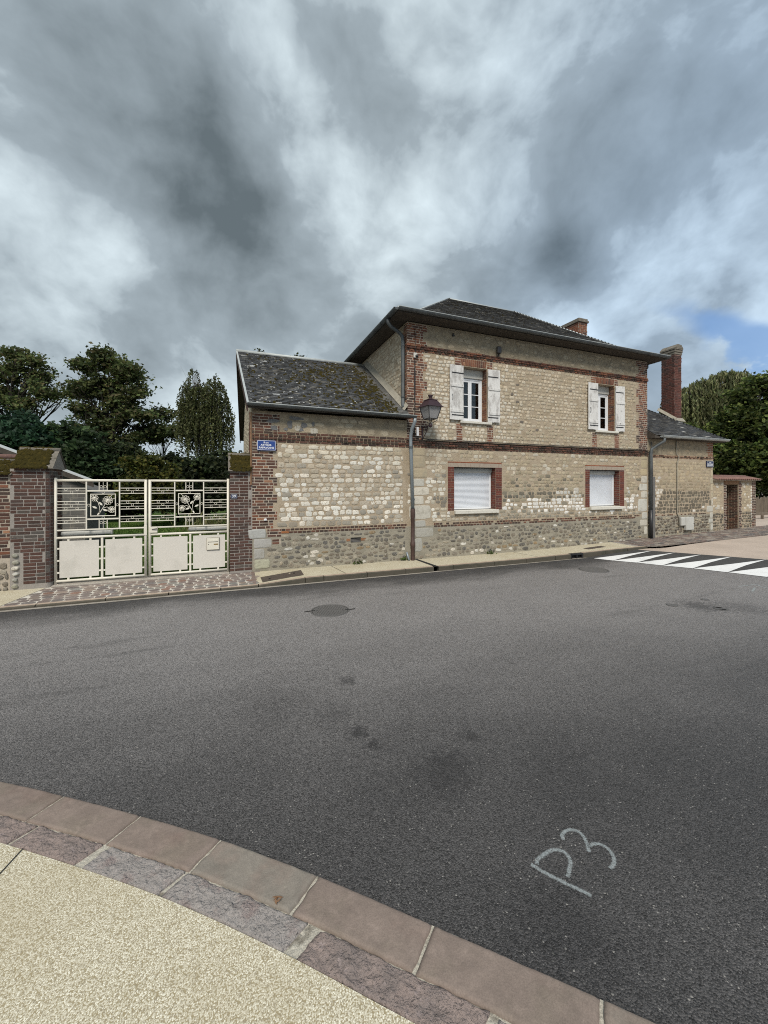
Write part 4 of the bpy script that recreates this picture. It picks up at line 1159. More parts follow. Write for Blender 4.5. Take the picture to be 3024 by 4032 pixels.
def build_main():
    H = thing('stone_house', 'two-storey flint and brick house with white shutters and slate hipped roof', 'house', (9.8, 3.4, 0.1))
    holes = [(6.60, 7.495, 4.19, 5.935), (12.21, 13.09, 4.19, 5.935), (6.31, 7.84, 1.42, 2.842), (11.87, 13.38, 1.42, 2.842)]
    zones = [(1.1, 0), (3.5, 1), (6.3, 1), (9, 2)]
    fw = wall_solid(MX0, MX1, -0.1, 7.02, holes, 0.42, zones, 'front_wall', H, ['cement', 'mortar', 'render_top'])
    # other walls
    MB().box(MX0, MX0 + .42, 0.423, 6.86, -0.1, 7.02).build('side_wall', 'mortar', H)
    mb = MB(); mb.box(MX1 - .42, MX1, 0.423, 6.86, -0.1, 7.02); mb.box(MX0 + .423, MX1 - .423, 6.44, 6.857, -0.1, 7.02)
    mb.build('rear_wall', 'mortar', H)
    MB().box(MX0 + .43, MX1 - .43, 2.6, 2.7, 0.0, 7.0).build('room_partition', 'interior', H)
    mb = MB(); mb.box(MX0 + .43, MX1 - .43, 0.43, 2.59, 3.35, 3.5); mb.box(MX0 + .43, MX1 - .43, 0.43, 2.59, 0.2, 0.3); mb.build('room_floor', 'interior', H)
    F = Fac(4.6, 15.0, 0.0, 7.1, FRONT, (0, 0, 0))
    for h in holes: F.mark(*h)
    # windows' brickwork
    for x0, x1, b0, b1 in ((6.60, 7.495, 6.34, 7.70), (12.21, 13.09, 11.94, 13.27)):
        # jack arch of bricks on edge, leaning towards its feet
        n = 13; a, b = x0 - .05, x1 - .02; mid = (a + b) / 2
        for k in range(n):
            xc = a + (b - a) * (k + .5) / n; lean = (xc - mid) / (b - a) * 0.42; wd = (b - a) / n - .012
            if k % 3 == 1:
                for zc, hh in ((6.01, .105), (6.12, .095)): F.b.append((pm(FRONT, (xc + lean * (zc - 6.06), 0, zc), (wd, .008, hh), -lean), old_brick()))
            else: F.b.append((pm(FRONT, (xc, 0, 6.06), (wd, .008, .215), -lean), old_brick()))
        F.mark(a, b, 5.93, 6.19)
        for q0, q1 in ((b0, x0 - .06), (x1 + .01, b1)):
            F.bricks(q0, q1, 5.955, 6.19, old_brick, 0.073)
        for q0, q1 in ((x0 - .21, x0 + .0), (x1 + .015, x1 + .23)):
            F.bricks(q0, q1, 3.60, 4.17, old_brick, 0.0725, xl=lambda k, q=q0: q + random.uniform(-.01, .01))
        # jamb returns seen in the reveal
        z = 4.27; k = 0
        while z < 5.9:
            cuts = [0.004, 0.112, 0.246] if k % 2 else [0.004, 0.215, 0.246]
            for a_, b_ in zip(cuts[:-1], cuts[1:]): F.b.append((pm(SIDE, (x1, (a_ + b_) / 2, z + .033), (b_ - a_ - .01, .005, .061)), old_brick()))
            z += .0725; k += 1
    lower_window(H, F, 6.31, 7.84, 6.09, 8.07, True); lower_window(H, F, 11.87, 13.38, 11.66, 13.60, False)
    # string courses
    band(F, MX0 - .02, MX1 + .02, 3.385, ((.058, .016, True), (.060, .050, True), (.056, .062, False)), dark_brick)
    MB().cbox(MX0 - .02, MX1 + .03, -0.055, 0.0, 3.592, 3.612, .006).build('string_course_top', 'soffit', H)
    F.mark(MX0, MX1, 3.38, 3.60)
    band(F, MX0 - .01, MX1 + .02, 6.195, ((.055, .018, True), (.055, .048, True), (.056, .035, False)), lambda x, z: old_brick() if random.random() < .4 else dark_brick())
    F.mark(MX0, MX1, 6.19, 6.40)
    # base course of two rows of headers
    for r_ in range(2): F.brickrow(5.62, 14.42, 1.05 + r_ * .068, .066, lambda x, z: (dark_brick() if random.random() > .18 else None), .008, True)
    F.mark(5.62, 14.42, 1.04, 1.19)
    # brick quoins of the upper floor, toothed every four courses
    def cq(x, z):
        return dark_brick() if (z < 4.55 and random.random() < .75) or random.random() < .12 else old_brick()
    F.bricks(MX0, 5.3, 3.612, 7.0, cq, 0.0725, xr=lambda k: MX0 + (.64 if (k // 4) % 2 else .51))
    F.bricks(14.2, MX1, 3.612, 7.0, cq, 0.0725, xl=lambda k: MX1 - (.60 if (k // 4) % 2 else .47))
    # chalk-stone quoins of the ground floor
    z = 0.35
    for h, a, b in ((.42, 4.98, 5.22), (.30, 4.98, 5.60), (.22, 4.98, 5.34), (.44, 4.80, 5.52), (.27, 4.96, 5.28), (.26, 4.94, 5.46), (.25, 4.93, 5.30), (.30, 4.92, 5.40), (.35, 4.90, 5.32), (.36, 4.90, 5.32)):
        c = chalk_block() if z < 2.3 else jitter((0.40, 0.34, 0.24), .08)
        if z < 1.25: c = jitter((0.40, 0.385, 0.34), .08)
        F.block(a, b, z, z + h - .025, c, .012); z += h
    z = 0.42
    for h, w in ((.33, .17), (.26, .40), (.28, .30), (.52, .52), (.28, .34), (.29, .44), (.29, .33), (.27, .38), (.33, .34), (.33, .36)):
        c = chalk_block() if z < 2.5 else jitter((0.42, 0.35, 0.23), .08)
        F.block(MX1 - w, MX1, z, z + h - .025, c, .012); z += h
    # masonry
    F.stones(MX0, MX1, 1.20, 3.36, .113, .165, zone_lower_main, hvar=(.72, 1.0))
    F.stones(MX0, MX1, 3.63, 6.18, .112, .150, zone_upper_main, fill=.80, hvar=(.62, .92))
    F.stones(MX0, MX1, 6.41, 6.98, .112, .20, lambda x, z: (jitter((0.40, 0.345, 0.255), .1) if random.random() < .33 else None), proud=.009)
    F.stones(MX0 + .1, MX1, 0.16, 1.03, .118, .175, flint_col, 'flint', jit=.03, proud=.014, fill=.82, hvar=(.5, .95))
    # side wall above the lower roof (faces -x); x runs towards the street
    S = Fac(-7, 0.2, 0, 7.1, SIDE, (MX0, 0, 0))
    S.bricks(-0.3, 0.0, 3.9, 7.0, old_brick, 0.0725, xl=lambda k: -(.33 if (k // 4) % 2 else .22))
    S.bricks(-4.6, -4.1, 6.0, 7.0, lambda x, z: jitter((0.33, 0.19, 0.12), .15), 0.0725, xl=lambda k: -4.6 + (.1 if (k // 3) % 2 else 0))
    S.stones(-6.8, -0.2, 4.2, 7.0, .112, .18, lambda x, z: (jitter((0.50, 0.44, 0.34), .1) if random.random() < .8 else None), fill=.84)
    for k in ('b', 'st'): getattr(F, k).extend(getattr(S, k))
    F.flush(fw)
    upper_window(H, F, 6.60, 7.495, 0); upper_window(H, F, 12.21, 13.09, 1)
    # small things fixed to the wall
    ia = sub('wall_anchor', H)
    mb = MB(); mb.lathe([(0.0, 0.012), (.2, .010), (.235, 0.0)], (0, 0, 0), 14); o = mb.build('mortar_patch', 'render_top', ia); o.matrix_basis = Matrix.Translation((6.30, 0.0, 6.80)) @ Matrix.Rotation(R(90), 4, 'X') @ Matrix.Diagonal((1.1, .9, 1, 1))
    mb = MB(); mb.cbox(6.235, 6.275, -.06, -.012, 6.78, 6.88, .008); mb.cbox(6.22, 6.31, -.05, -.012, 6.80, 6.83, .008); mb.build('iron_plate', 'black_metal', ia)

    # ---- hipped slate roof with kicked eaves
    EL, ER, EF, EB, ZE = MX0 - .47, MX1 + .45, -0.45, 7.31, 7.14
    lv = [(0.0, ZE), (0.80, ZE + .30), (3.88, 9.77)]
    core = MB(); rings = []
    for wv, z in lv:
        rings.append([(EL + wv, EF + wv, z), (ER - wv, EF + wv, z), (ER - wv, EB - wv, z), (EL + wv, EB - wv, z)])
    vs = [(x, y, ZE - .09) for x, y, _ in rings[0]] + [p for r_ in rings for p in r_]
    fs = [(3, 2, 1, 0)]
    for k in range(len(rings)):
        a, b = 4 * k, 4 * (k + 1)
        for i in range(4): j = (i + 1) % 4; fs.append((a + i, a + j, b + j, b + i))
    fs.append((12, 13, 14, 15))
    core.add(vs, fs); roof = core.build('roof', 'soffit', H)
    items = []
    def sc(p, v):
        u = random.random(); c = (0.055, 0.054, 0.054) if u < .60 else (0.085, 0.083, 0.078) if u < .92 else (0.16, 0.155, 0.14) if u < .985 else (0.30, 0.29, 0.27)
        return jitter(c, .2)
    for (w0, z0), (w1, z1) in zip(lv[:-1], lv[1:]):
        L = math.hypot(w1 - w0, z1 - z0); cs, sn = (w1 - w0) / L, (z1 - z0) / L; rows = int(L / .105) + 1
        for nm, p0, xd, upv, Lx in (('f', (EL, EF + w0, z0), (1, 0, 0), (0, cs, sn), ER - EL), ('l', (EL + w0, EB, z0), (0, -1, 0), (cs, 0, sn), EB - EF), ('r', (ER - w0, EF, z0), (0, 1, 0), (-cs, 0, sn), EB - EF)):
            slate_plane(items, p0, xd, upv, rows, .105, lambda v: w0 + v * cs + .01, lambda v: Lx - w0 - v * cs - .01, sc, w=.19)
    pieces(roof, 'slate', 'slate', 'slate', items)
    L = math.hypot(3.08, lv[2][1] - lv[1][1]); cs, sn = 3.08 / L, (lv[2][1] - lv[1][1]) / L
    joint_shade_dirt(roof, (EL, EF + .8, lv[1][1]), (1, 0, 0), (0, cs, sn), int(L / .105) + 1, .105, lambda v: .8 + v * cs + .1, lambda v: ER - EL - .8 - v * cs - .1, .5)
    rc = MB()
    P = lambda i, w: rings[i][w]
    for a, b in (((0, 0), (1, 0)), ((1, 0), (2, 0)), ((0, 1), (1, 1)), ((1, 1), (2, 1)), ((2, 0), (2, 1)), ((2, 3), (1, 3)), ((1, 3), (0, 3))):
        p, q = np.array(P(*a)), np.array(P(*b)); rc.tube([p + (0, 0, .022), q + (0, 0, .022)], .04, 8)
    rc.build('ridge_capping', 'zinc_ridge', roof, True)
    pts = []; rd = []
    for k in range(330):
        wv = 0.8 + 3.08 * random.random() ** 1.0; t = (wv - .8) / 3.08
        x = random.uniform(EL + wv, ER - wv); z = ZE + .30 + (9.77 - ZE - .30) * t
        if random.random() < .6 and not 6.5 < x < 10.5: continue
        pts.append(np.array((x, EF + wv - .012, z + .016))); rd.append(random.uniform(.018, .05))
    blob_field('moss', roof, pts, rd, 'moss_dark', (0, -.6, .8))
    gutter('gutter', H, (EL - .02, EF - .05, ZE + .01), (ER + .02, EF - .05, ZE - .02), (0, -1, 0), .076)
    gutter('gutter', H, (EL - .05, EF - .02, ZE + .01), (EL - .05, EB, ZE + .01), (-1, 0, 0), .076)
    gutter('gutter', H, (ER + .05, EF - .02, ZE - .02), (ER + .05, EB, ZE - .02), (1, 0, 0), .076)
    # downpipe on the side wall, swan-necked from the eaves
    dp = MB().tube([(EL - .05, 0.16, ZE - .08), (EL - .05, 0.16, ZE - .17), (EL + .02, 0.15, ZE - .27), (EL + .28, 0.13, ZE - .42), (MX0 - .10, 0.12, ZE - .52), (MX0 - .075, 0.12, ZE - .68), (MX0 - .075, 0.12, 4.62), (MX0 - .09, 0.05, 4.52)], .052, 10).build('downpipe', 'zinc', H, True)
    for z in (6.35, 4.85): MB().lathe([(.053, -.02), (.061, -.018), (.061, .018), (.053, .02)], (MX0 - .075, .12, z), 12).build('pipe_collar', 'zinc', dp)
    dp = MB().tube([(ER + .05, .35, ZE - .08), (ER + .05, .35, ZE - .2), (ER - .1, .33, ZE - .3), (MX1 + .09, .30, ZE - .38), (MX1 + .08, .30, 5.0)], .05, 10).build('downpipe', 'zinc', H, True)
    # brick chimney stack behind the right-hand hip
    ch = sub('chimney', H)
    CX0, CX1, CY0, CY1, CZ = 13.60, 14.08, 2.03, 3.05, 9.16
    MB().box(CX0 + .006, CX1 - .006, CY0 + .006, CY1 - .006, 7.6, CZ).build('chimney_core', 'lime_joint', ch)
    its = []
    z = 7.9; k = 0
    while z < CZ - .02:
        FF = Fac(CX0, CX1, 0, 10, FRONT, (0, CY0, 0)); FF.brickrow(CX0, CX1, z, .0725, old_brick, .004, start=.11 * (k % 2)); its += FF.b
        FF = Fac(-CY1, -CY0, 0, 10, SIDE, (CX0, 0, 0)); FF.brickrow(-CY1, -CY0, z, .0725, lambda x, z: jitter((0.24, .09, .05), .2), .004, start=.11 * (k % 2)); its += FF.b
        z += .0725; k += 1
    pieces(ch, 'chimney_brick', 'brick', 'brick', its)
    MB().cbox(CX0 - .05, CX1 + .05, CY0 - .05, CY1 + .05, CZ, CZ + .09, .012).build('chimney_cap', 'cap_tile', ch)
    MB().cbox(CX0 - .02, CX1 + .02, CY0 - .02, CY1 + .02, CZ + .091, CZ + .17, .012).build('chimney_cap', 'cap_tile', ch)
    return H
build_main()

# ------------------------------------------------------------------ low wing to the left
AX0, AX1 = 0.50, 4.735
def build_wing():
    H = thing('stone_wing', 'single-storey stone wing with mossy slate roof left of the tall house', 'house wing', (2.6, 3.5, 0.1))
    zones = [(1.1, 0), (3.55, 1), (9, 2)]
    fw = wall_solid(AX0, AX1, -0.1, 4.16, [(3.045, 3.34, .72, .86)], 0.4, zones, 'front_wall', H, ['cement', 'mortar', 'render_top'])
    # gable wall facing the gate
    ry, rz, ey, ez = 3.55, 6.70, -0.25, 4.27
    mb = MB(); mb.prism([(AX0, 0.402, -.1), (AX0, 7.1, -.1), (AX0, 7.1, 4.16), (AX0, ry, rz - .1), (AX0, 0.402, 4.43)], (.4, 0, 0)); gw = mb.build('gable_wall', 'mortar', H)
    G = Fac(-7.2, 0.2, 0, 7, SIDE, (AX0, 0, 0))
    G.mark(-1.75, -1.1, 2.0, 4.0)
    G.stones(-6.9, -0.42, 2.4, 6.5, .115, .18, lambda x, z: (jitter((0.50, 0.44, 0.34), .1) if random.random() < .85 and z < rz - .15 - abs(-x - ry) * .66 else None), fill=.84)
    for k in range(24):
        z = 2.3 + k * .0725
        for x in (-1.72, -1.24): G.brick(x, x + .16, z, z + .062, old_brick(), .01)
    for k in range(9):
        a = math.pi * (k + .5) / 9; G.b.append((pm(SIDE, G.pos(-1.40 + .26 * math.cos(a), 4.04 + .26 * math.sin(a)), (.06, .01, .16), a - math.pi / 2), old_brick()))
    MB().box(AX0 - .002, AX0 + .05, 1.24, 1.56, 2.3, 4.15).build('gable_niche', 'soffit', H)
    G.flush(gw, 120)
    MB().box(AX1 - .1, AX1 - .003, 0.41, 7.0, 0, 4.1).build('rear_wall', 'mortar', H)
    MB().tube([(AX0 - .03, -.03, 4.1), (AX0 - .03, -.03, 2.3)], .018, 6).build('cable_conduit', 'wood_lintel', H)
    F = Fac(0.3, 4.8, 0, 4.3, FRONT, (0, 0, 0)); F.mark(3.0, 3.38, .70, .90)
    # quoin of brick, chalk blocks below
    def cq(x, z): return dark_brick() if random.random() < (.85 if z > 3.3 else .72) else old_brick()
    F.bricks(AX0, 1.1, 1.20, 3.39, cq, 0.0725, xr=lambda k: 1.10 + (0.0 if (k // 3) % 2 else -.10))
    F.bricks(AX0, 1.1, 3.665, 4.14, cq, 0.0725, xr=lambda k: 1.16 + (-.2 if (k // 2) % 2 else 0))
    F.block(0.40, 0.83, .955, 1.195, jitter((0.40, .395, .37), .04), .014); F.block(0.525, 0.965, .715, .945, jitter((0.38, .375, .355), .04), .014)
    F.block(0.53, 0.79, .445, .70, jitter((0.37, .365, .34), .04), .014); F.block(0.545, 0.925, .195, .43, jitter((0.40, .395, .30), .04), .02)
    F.bricks(0.86, 1.20, 0.98, 1.19, dark_brick, .07); F.bricks(0.98, 1.19, 0.79, .97, dark_brick, .07)
    # brick header rows at the base
    F.brickrow(1.21, 4.72, 1.125, .066, dark_brick, .008, True); F.brickrow(1.4, 4.72, 1.055, .066, dark_brick, .008, True)
    F.brick(1.205, 1.40, 1.055, 1.112, (0.30, .12, .05), .008)
    F.mark(1.2, 4.74, 1.045, 1.195)
    # string course
    band(F, AX0, 4.74, 3.385, ((.060, .014, False), (.062, .045, True), (.060, .022, True), (.058, .010, False)), dark_brick)
    F.mark(AX0, 4.74, 3.38, 3.66)
    F.stones(AX0, 4.62, 1.205, 3.375, .1275, .195, zone_lower_annex, fill=.86, proud=.012, hvar=(.72, 1.0))
    F.stones(1.2, 4.70, 3.67, 4.12, .14, .27, lambda x, z: (jitter((0.45, 0.39, 0.29), .1) if random.random() < .45 else None), proud=.010)
    for x, z, w, h in ((1.62, 3.78, .16, .16), (2.05, 3.72, .2, .15)): F.st.append((pm(FRONT, (x, 0, z), (w, .014, h)), (0.52, .49, .42)))
    F.stones(AX0 + .03, 4.70, 0.15, 1.03, .112, .155, flint_col, 'flint', jit=.03, proud=.013, fill=.84, hvar=(.5, .98))
    F.b += [(pm(FRONT, (x, 0, .80), (w, .008, .07)), jitter((.26, .13, .07), .1)) for x, w in ((2.98, .1), (3.42, .13), (3.40, .12))]
    F.flush(fw)
    # cement repairs below the eaves, where render has come away
    rp = random.Random(5)
    for (x, z, w, h) in ((1.0, 3.92, .34, .10), (1.58, 4.02, .42, .12), (1.42, 3.86, .16, .20), (1.78, 3.86, .22, .17), (1.70, 3.74, .14, .14), (2.02, 3.90, .09, .12), (1.02, 3.74, .20, .14), (1.32, 3.73, .12, .09)):
        n = 14; mb = MB(); pts = []
        for k in range(n):
            a = 2 * math.pi * k / n; rr = rp.uniform(.65, 1.15); pts.append((x + w / 2 * rr * math.cos(a), -.010, z + h / 2 * rr * math.sin(a)))
        mb.prism(pts, (0, .02, 0)); mb.build('cement_patch', 'grey_patch', fw)
    # air brick
    v = sub('vent', H); MB().box(3.045, 3.34, .12, .13, .72, .86).build('vent_back', 'black_gap', v)
    for k in range(4):
        mb = MB(); z = .735 + k * .034; mb.prism([(3.05, .02, z), (3.05, .05, z + .02), (3.05, .055, z + .018), (3.05, .026, z - .004)], (.285, 0, 0)); mb.build('louvre', 'grey_plastic', v)
    # ---- roof
    VX_e, VX_r = 0.39, 0.19                  # verge runs slightly out of square
    X1 = MX0 - .004
    core = MB()
    A = [(VX_e, ey, ez), (X1, ey, ez), (X1, ry, rz), (VX_r, ry, rz)]
    B = [(VX_e, 7.35, ez), (X1, 7.35, ez)]
    dn = np.array((0, 0, -.10))
    vs = A + B + [tuple(np.array(p) + dn) for p in A + B]
    core.add(vs, [(0, 1, 2, 3), (3, 2, 5, 4), (6, 9, 8, 7), (9, 10, 11, 8), (0, 6, 7, 1), (4, 5, 11, 10), (0, 3, 9, 6), (3, 4, 10, 9), (1, 7, 8, 2), (2, 8, 11, 5)])
    roof = core.build('roof', 'soffit', H)
    L = math.hypot(ry - ey, rz - ez); cs, sn = (ry - ey) / L, (rz - ez) / L
    items = []
    def moss_d(x, v):
        # moss thickens towards the valley against the tall house and in a diagonal drift
        d1 = max(0, 1 - abs((4.30 - (L - v) * .0) - x - .10) / .55) * (1 if v < 3.6 else .3)
        d2 = max(0, 1 - abs((1.9 + (v - 2.2) * .75) - x) / .7) * max(0, 1 - abs(v - 3.0) / 1.5)
        d3 = max(0, 1 - abs(x - 3.2) / 1.4) * .55
        return min(1, d1 + d2 * .7 + d3 * .6)
    def sc(p, v):
        x = p[0]; u = random.random()
        if x > 4.22 - (v / L) * .10: return jitter((0.155, 0.155, 0.15), .12)     # newer slates along the valley
        c = (0.052, 0.054, 0.058) if u < .45 else (0.082, 0.084, 0.088) if u < .80 else (0.125, 0.12, 0.108) if u < .985 else (0.36, 0.36, 0.35)
        return jitter(c, .3)
    xl = lambda v: (VX_r - VX_e) * v / L + .01
    slate_plane(items, (VX_e, ey, ez), (1, 0, 0), (0, cs, sn), int(L / .098) + 1, .098, xl, lambda v: X1 - VX_e - .03, sc, w=.19)
    pieces(roof, 'slate', 'slate', 'slate', items)
    pts = []; rd = []; pd = []; rdd = []
    for k in range(5200):
        x = random.uniform(.45, 4.45); v = random.uniform(.05, L - .1)
        q = moss_d(x, v)
        row = (v // .098) * .098 + random.uniform(-.008, .022)
        p = np.array((x, ey + row * cs - .012, ez + row * sn + .026))
        if random.random() < q * .62 + .03: pts.append(p); rd.append(random.uniform(.018, .05))
        elif random.random() < .06: pd.append(p); rdd.append(random.uniform(.018, .042))
    joint_shade_dirt(roof, (VX_e, ey, ez), (1, 0, 0), (0, cs, sn), int(L / .098) + 1, .098, xl, lambda v: 3.95, .75)
    pl = []; rl_ = []
    for k in range(520):
        x = random.uniform(.4, 4.2); v = random.uniform(.05, L - .1); row = (v // .098) * .098 + random.uniform(0, .05)
        if random.random() < .35 + .65 * (x < 2.2): pl.append(np.array((x, ey + row * cs - .012, ez + row * sn + .024))); rl_.append(random.uniform(.014, .042))
    blob_field('lichen', roof, pl, rl_, 'lichen', (0, -sn, cs), .15)
    blob_field('moss', roof, pts, rd, 'moss', (0, -sn, cs), .5); blob_field('moss_tuft', roof, pd, rdd, 'moss_dark', (0, -sn, cs), .5)
    # ridge, verge and flashing
    MB().tube([(VX_r - .02, ry, rz + .03), (X1, ry, rz + .03)], .065, 10).build('ridge_capping', 'zinc_ridge', roof, True)
    for sgn, (y0, z0) in ((1, (ey - .03, ez)), (-1, (7.38, ez))):
        mb = MB(); a = np.array((VX_e - .03, y0, z0 + .03)); b = np.array((VX_r - .03, ry, rz + .045))
        mb.prism([a, b, b + (0, 0, -.03), a + (0, 0, -.03)], (.05, 0, 0)); mb.build('verge_capping', 'zinc_ridge', roof)
        mb = MB(); a2 = a + (0.0, 0, -.033); b2 = b + (0.0, 0, -.033); mb.prism([a2, b2, b2 + (0, 0, -.19), a2 + (0, 0, -.19)], (.03, 0, 0)); mb.build('barge_board', 'barge_wood', roof)
    mb = MB(); a = np.array((X1 - .13, ey + .15, ez + .15)); b = np.array((X1 - .13, ry, rz + .07))
    mb.prism([a, b, b + (.125, 0, .16), a + (.125, 0, .16)], (0, .012, .012)); mb.build('valley_flashing', 'flashing', roof)
    gutter('gutter', H, (VX_e - .02, ey - .06, ez + .01), (4.88, ey - .06, ez - .02), (0, -1, 0), .07)
    # downpipe: zinc above, cast iron below
    dp = MB().tube([(4.84, ey - .06, ez - .09), (4.84, ey - .06, ez - .18), (4.80, -.20, ez - .38), (4.815, -.09, ez - .55), (4.82, -.075, ez - .75), (4.885, -.075, 1.60)], .05, 10).build('downpipe', 'zinc_pale', H, True)
    MB().lathe([(.052, -.03), (.06, -.028), (.06, .028), (.052, .03)], (4.828, -.075, 3.38), 12).build('pipe_collar', 'zinc', dp)
    MB().lathe([(.052, -.03), (.06, -.028), (.06, .028), (.052, .03)], (4.884, -.075, 1.88), 12).build('pipe_collar', 'zinc', dp)
    ip = MB().lathe([(.058, 0), (.058, .40), (.072, .42), (.072, .52), (.054, .54), (.054, 1.22), (.066, 1.24), (.066, 1.48), (.058, 1.5)], (4.885, -.08, .12), 12).build('cast_iron_pipe', 'cast_iron_brown', H, True)
    MB().tube([(4.72, -.02, .36), (4.76, -.10, .14)], .03, 8).build('waste_pipe', 'zinc_pale', H, True)
    MB().cbox(0.775, 0.845, -.045, 0, 1.40, 1.45, .006).build('junction_box', 'white_pvc', H)
    return H
build_wing()

# ------------------------------------------------------------------ low wing to the right
def build_right_wing():
    X0, X1 = MX1 + .003, 18.88
    H = thing('end_wing', 'low stone wing with hipped slate roof at the far end of the house', 'house wing', (17, 3, 0.3))
    fw = wall_solid(X0, X1, -0.1, 4.10, [], 0.4, [(1.1, 0), (3.45, 1), (9, 2)], 'front_wall', H, ['cement', 'mortar', 'render_top'])
    mb = MB(); mb.box(X1 - .4, X1, .403, 7.0, -.1, 4.1); mb.box(X0, X1 - .403, 6.6, 6.997, -.1, 4.1); mb.build('rear_wall', 'mortar', H)
    F = Fac(14.8, 19.0, 0, 4.2, FRONT, (0, 0, 0))
    band(F, X0 + .25, X1 + .02, 3.36, ((.05, .012, True), (.055, .045, True)), lambda x, z: jitter((0.33, 0.22, 0.155), .12) if random.random() < .7 else dark_brick())
    F.mark(X0, X1, 3.33, 3.50)
    F.bricks(18.5, X1, 3.50, 4.08, lambda x, z: jitter((0.25, .12, .07), .15), .0725, xl=lambda k: X1 - (.42 if (k // 2) % 2 else .34))
    z = 0.42
    for h, w in ((.30, .16), (.20, .28), (.26, .20), (.28, .42), (.30, .10), (.30, .12), (.3, .14), (.28, .18), (.30, .13), (.28, .16), (.3, .12)):
        F.block(X1 - w, X1, z, z + h - .02, chalk_block() if z < 1.6 else jitter((.44, .39, .29), .08), .012); z += h
    F.brickrow(X0 + .3, 18.4, 1.10, .06, lambda x, z: dark_brick() if random.random() < .5 else None, .006, True); F.mark(X0, X1, 1.09, 1.17)
    def zl(x, z):
        u = random.random()
        if z > 2.45: 
            if u < .12: return None
            c = (0.42, .355, .25) if u < .8 else (.36, .30, .21)
        elif z > 2.1: c = (0.31, .26, .185) if u < .6 else (.40, .34, .24)
        elif z > 1.2: c = (0.135, .12, .095) if u < .72 else (0.21, .185, .14)
        else: c = (.2, .18, .14)
        if x < 15.75 and 1.4 < z < 2.6 and u > .45: c = (.58, .55, .49)
        if 17.6 < x < 18.4 and 1.25 < z < 1.42 and u > .3: c = (.62, .6, .55)
        return jitter(c, .14)
    F.stones(X0 + .02, X1, 1.19, 3.32, .118, .185, zl, fill=.84)
    F.stones(X0 + .3, 18.5, 3.52, 4.05, .12, .2, lambda x, z: jitter((.38, .315, .225), .1) if random.random() < .3 else None, proud=.008)
    F.stones(X0 + .02, X1, 0.25, 1.08, .118, .16, lambda x, z: jitter((.13, .105, .08), .3) if random.random() < .62 else jitter((.33, .28, .2), .2), 'flint', jit=.03, proud=.02, fill=.84, hvar=(.5, .95))
    F.flush(fw)
    # hip roof
    ey, ez, ex, p = -.3, 4.17, 19.20, .74
    T = ex - X0; top = (X0, ey + T, ez + p * T)
    mb = MB(); vs = [(X0, ey, ez), (ex, ey, ez), top, (ex, ey + 2 * T, ez), (X0, ey + 2 * T, ez)]
    vs += [(x, y, z - .09) for x, y, z in vs]
    mb.add(vs, [(0, 1, 2), (1, 3, 2), (3, 4, 2), (0, 5, 6, 1), (1, 6, 8, 3), (5, 9, 8, 6), (3, 8, 9, 4), (4, 9, 5, 0), (0, 2, 4)])
    roof = mb.build('roof', 'soffit', H)
    L = math.hypot(T, T * p); cs, sn = T / L, T * p / L; items = []
    def sc(p_, v):
        u = random.random(); return jitter((.045, .045, .047) if u < .66 else (.075, .073, .069) if u < .985 else (.33, .33, .31), .25)
    slate_plane(items, (X0, ey, ez), (1, 0, 0), (0, cs, sn), int(L / .1), .1, lambda v: .02, lambda v: T - v * cs - .01, sc)
    slate_plane(items, (ex, ey, ez), (0, 1, 0), (-cs, 0, sn), int(L / .1), .1, lambda v: v * cs + .01, lambda v: 2 * T - v * cs, sc)
    pieces(roof, 'slate', 'slate', 'slate', items)
    joint_shade_dirt(roof, (X0, ey, ez), (1, 0, 0), (0, cs, sn), int(L / .1), .1, lambda v: .05, lambda v: T - v * cs - .1, .6)
    MB().tube([(ex, ey, ez + .03), (top[0], top[1], top[2] + .03)], .035, 8).build('ridge_capping', 'zinc', roof, True)
    gutter('gutter', H, (X0 + .28, ey - .06, ez), (ex + .04, ey - .06, ez + .01), (0, -1, 0), .08, 'zinc_ridge')
    # chimney stack with stepped stone cap
    ch = sub('chimney', H); CX0, CX1, CY0, CY1, CZ = 18.05, 18.51, 1.0, 1.57, 8.02
    MB().box(CX0 + .006, CX1 - .006, CY0 + .006, CY1 - .006, 4.6, CZ).build('chimney_core', 'red_joint', ch)
    its = []; z = 4.95; k = 0
    def cb(x, z):
        if z > 7.3 and random.random() < .5: return jitter((.07, .045, .04), .2)
        return jitter((0.125, .052, .042), .2) if random.random() < .7 else jitter((.09, .05, .044), .2)
    while z < CZ - .03:
        FF = Fac(CX0, CX1, 0, 10, FRONT, (0, CY0, 0)); FF.brickrow(CX0, CX1, z, .0725, cb, .006, start=.11 * (k % 2)); its += FF.b
        FF = Fac(-CY1, -CY0, 0, 10, SIDE, (CX0, 0, 0)); FF.brickrow(-CY1, -CY0, z, .0725, cb, .006, start=.11 * (k % 2)); its += FF.b
        z += .0725; k += 1
    pieces(ch, 'chimney_brick', 'brick', 'brick', its)
    for z0, z1, e in ((CZ, CZ + .09, .02), (CZ + .10, CZ + .20, .035), (CZ + .21, CZ + .27, .05)):
        MB().cbox(CX0 - e, CX1 + e, CY0 - e, CY1 + e, z0, z1, .014).build('chimney_cap', 'cap_tile', ch)
    for a, b in ((CY0 - .05, CY0 + .36), (CY0 + .40, CY1 + .05)):
        mb = MB(); mid = (CX0 + CX1) / 2; mb.prism([(CX0 - .05, a, CZ + .272), (CX1 + .05, a, CZ + .272), (CX1 - .08, a, CZ + .43), (CX0 + .14, a, CZ + .45)], (0, b - a, 0)); mb.build('chimney_cap', 'cap_tile', ch)
    mb = MB(); mb.box(CX0 - .03, CX1 + .03, CY0 - .16, CY0 + .004, 5.00, 5.05); 
    zf = lambda y: ez + p * (y - ey)
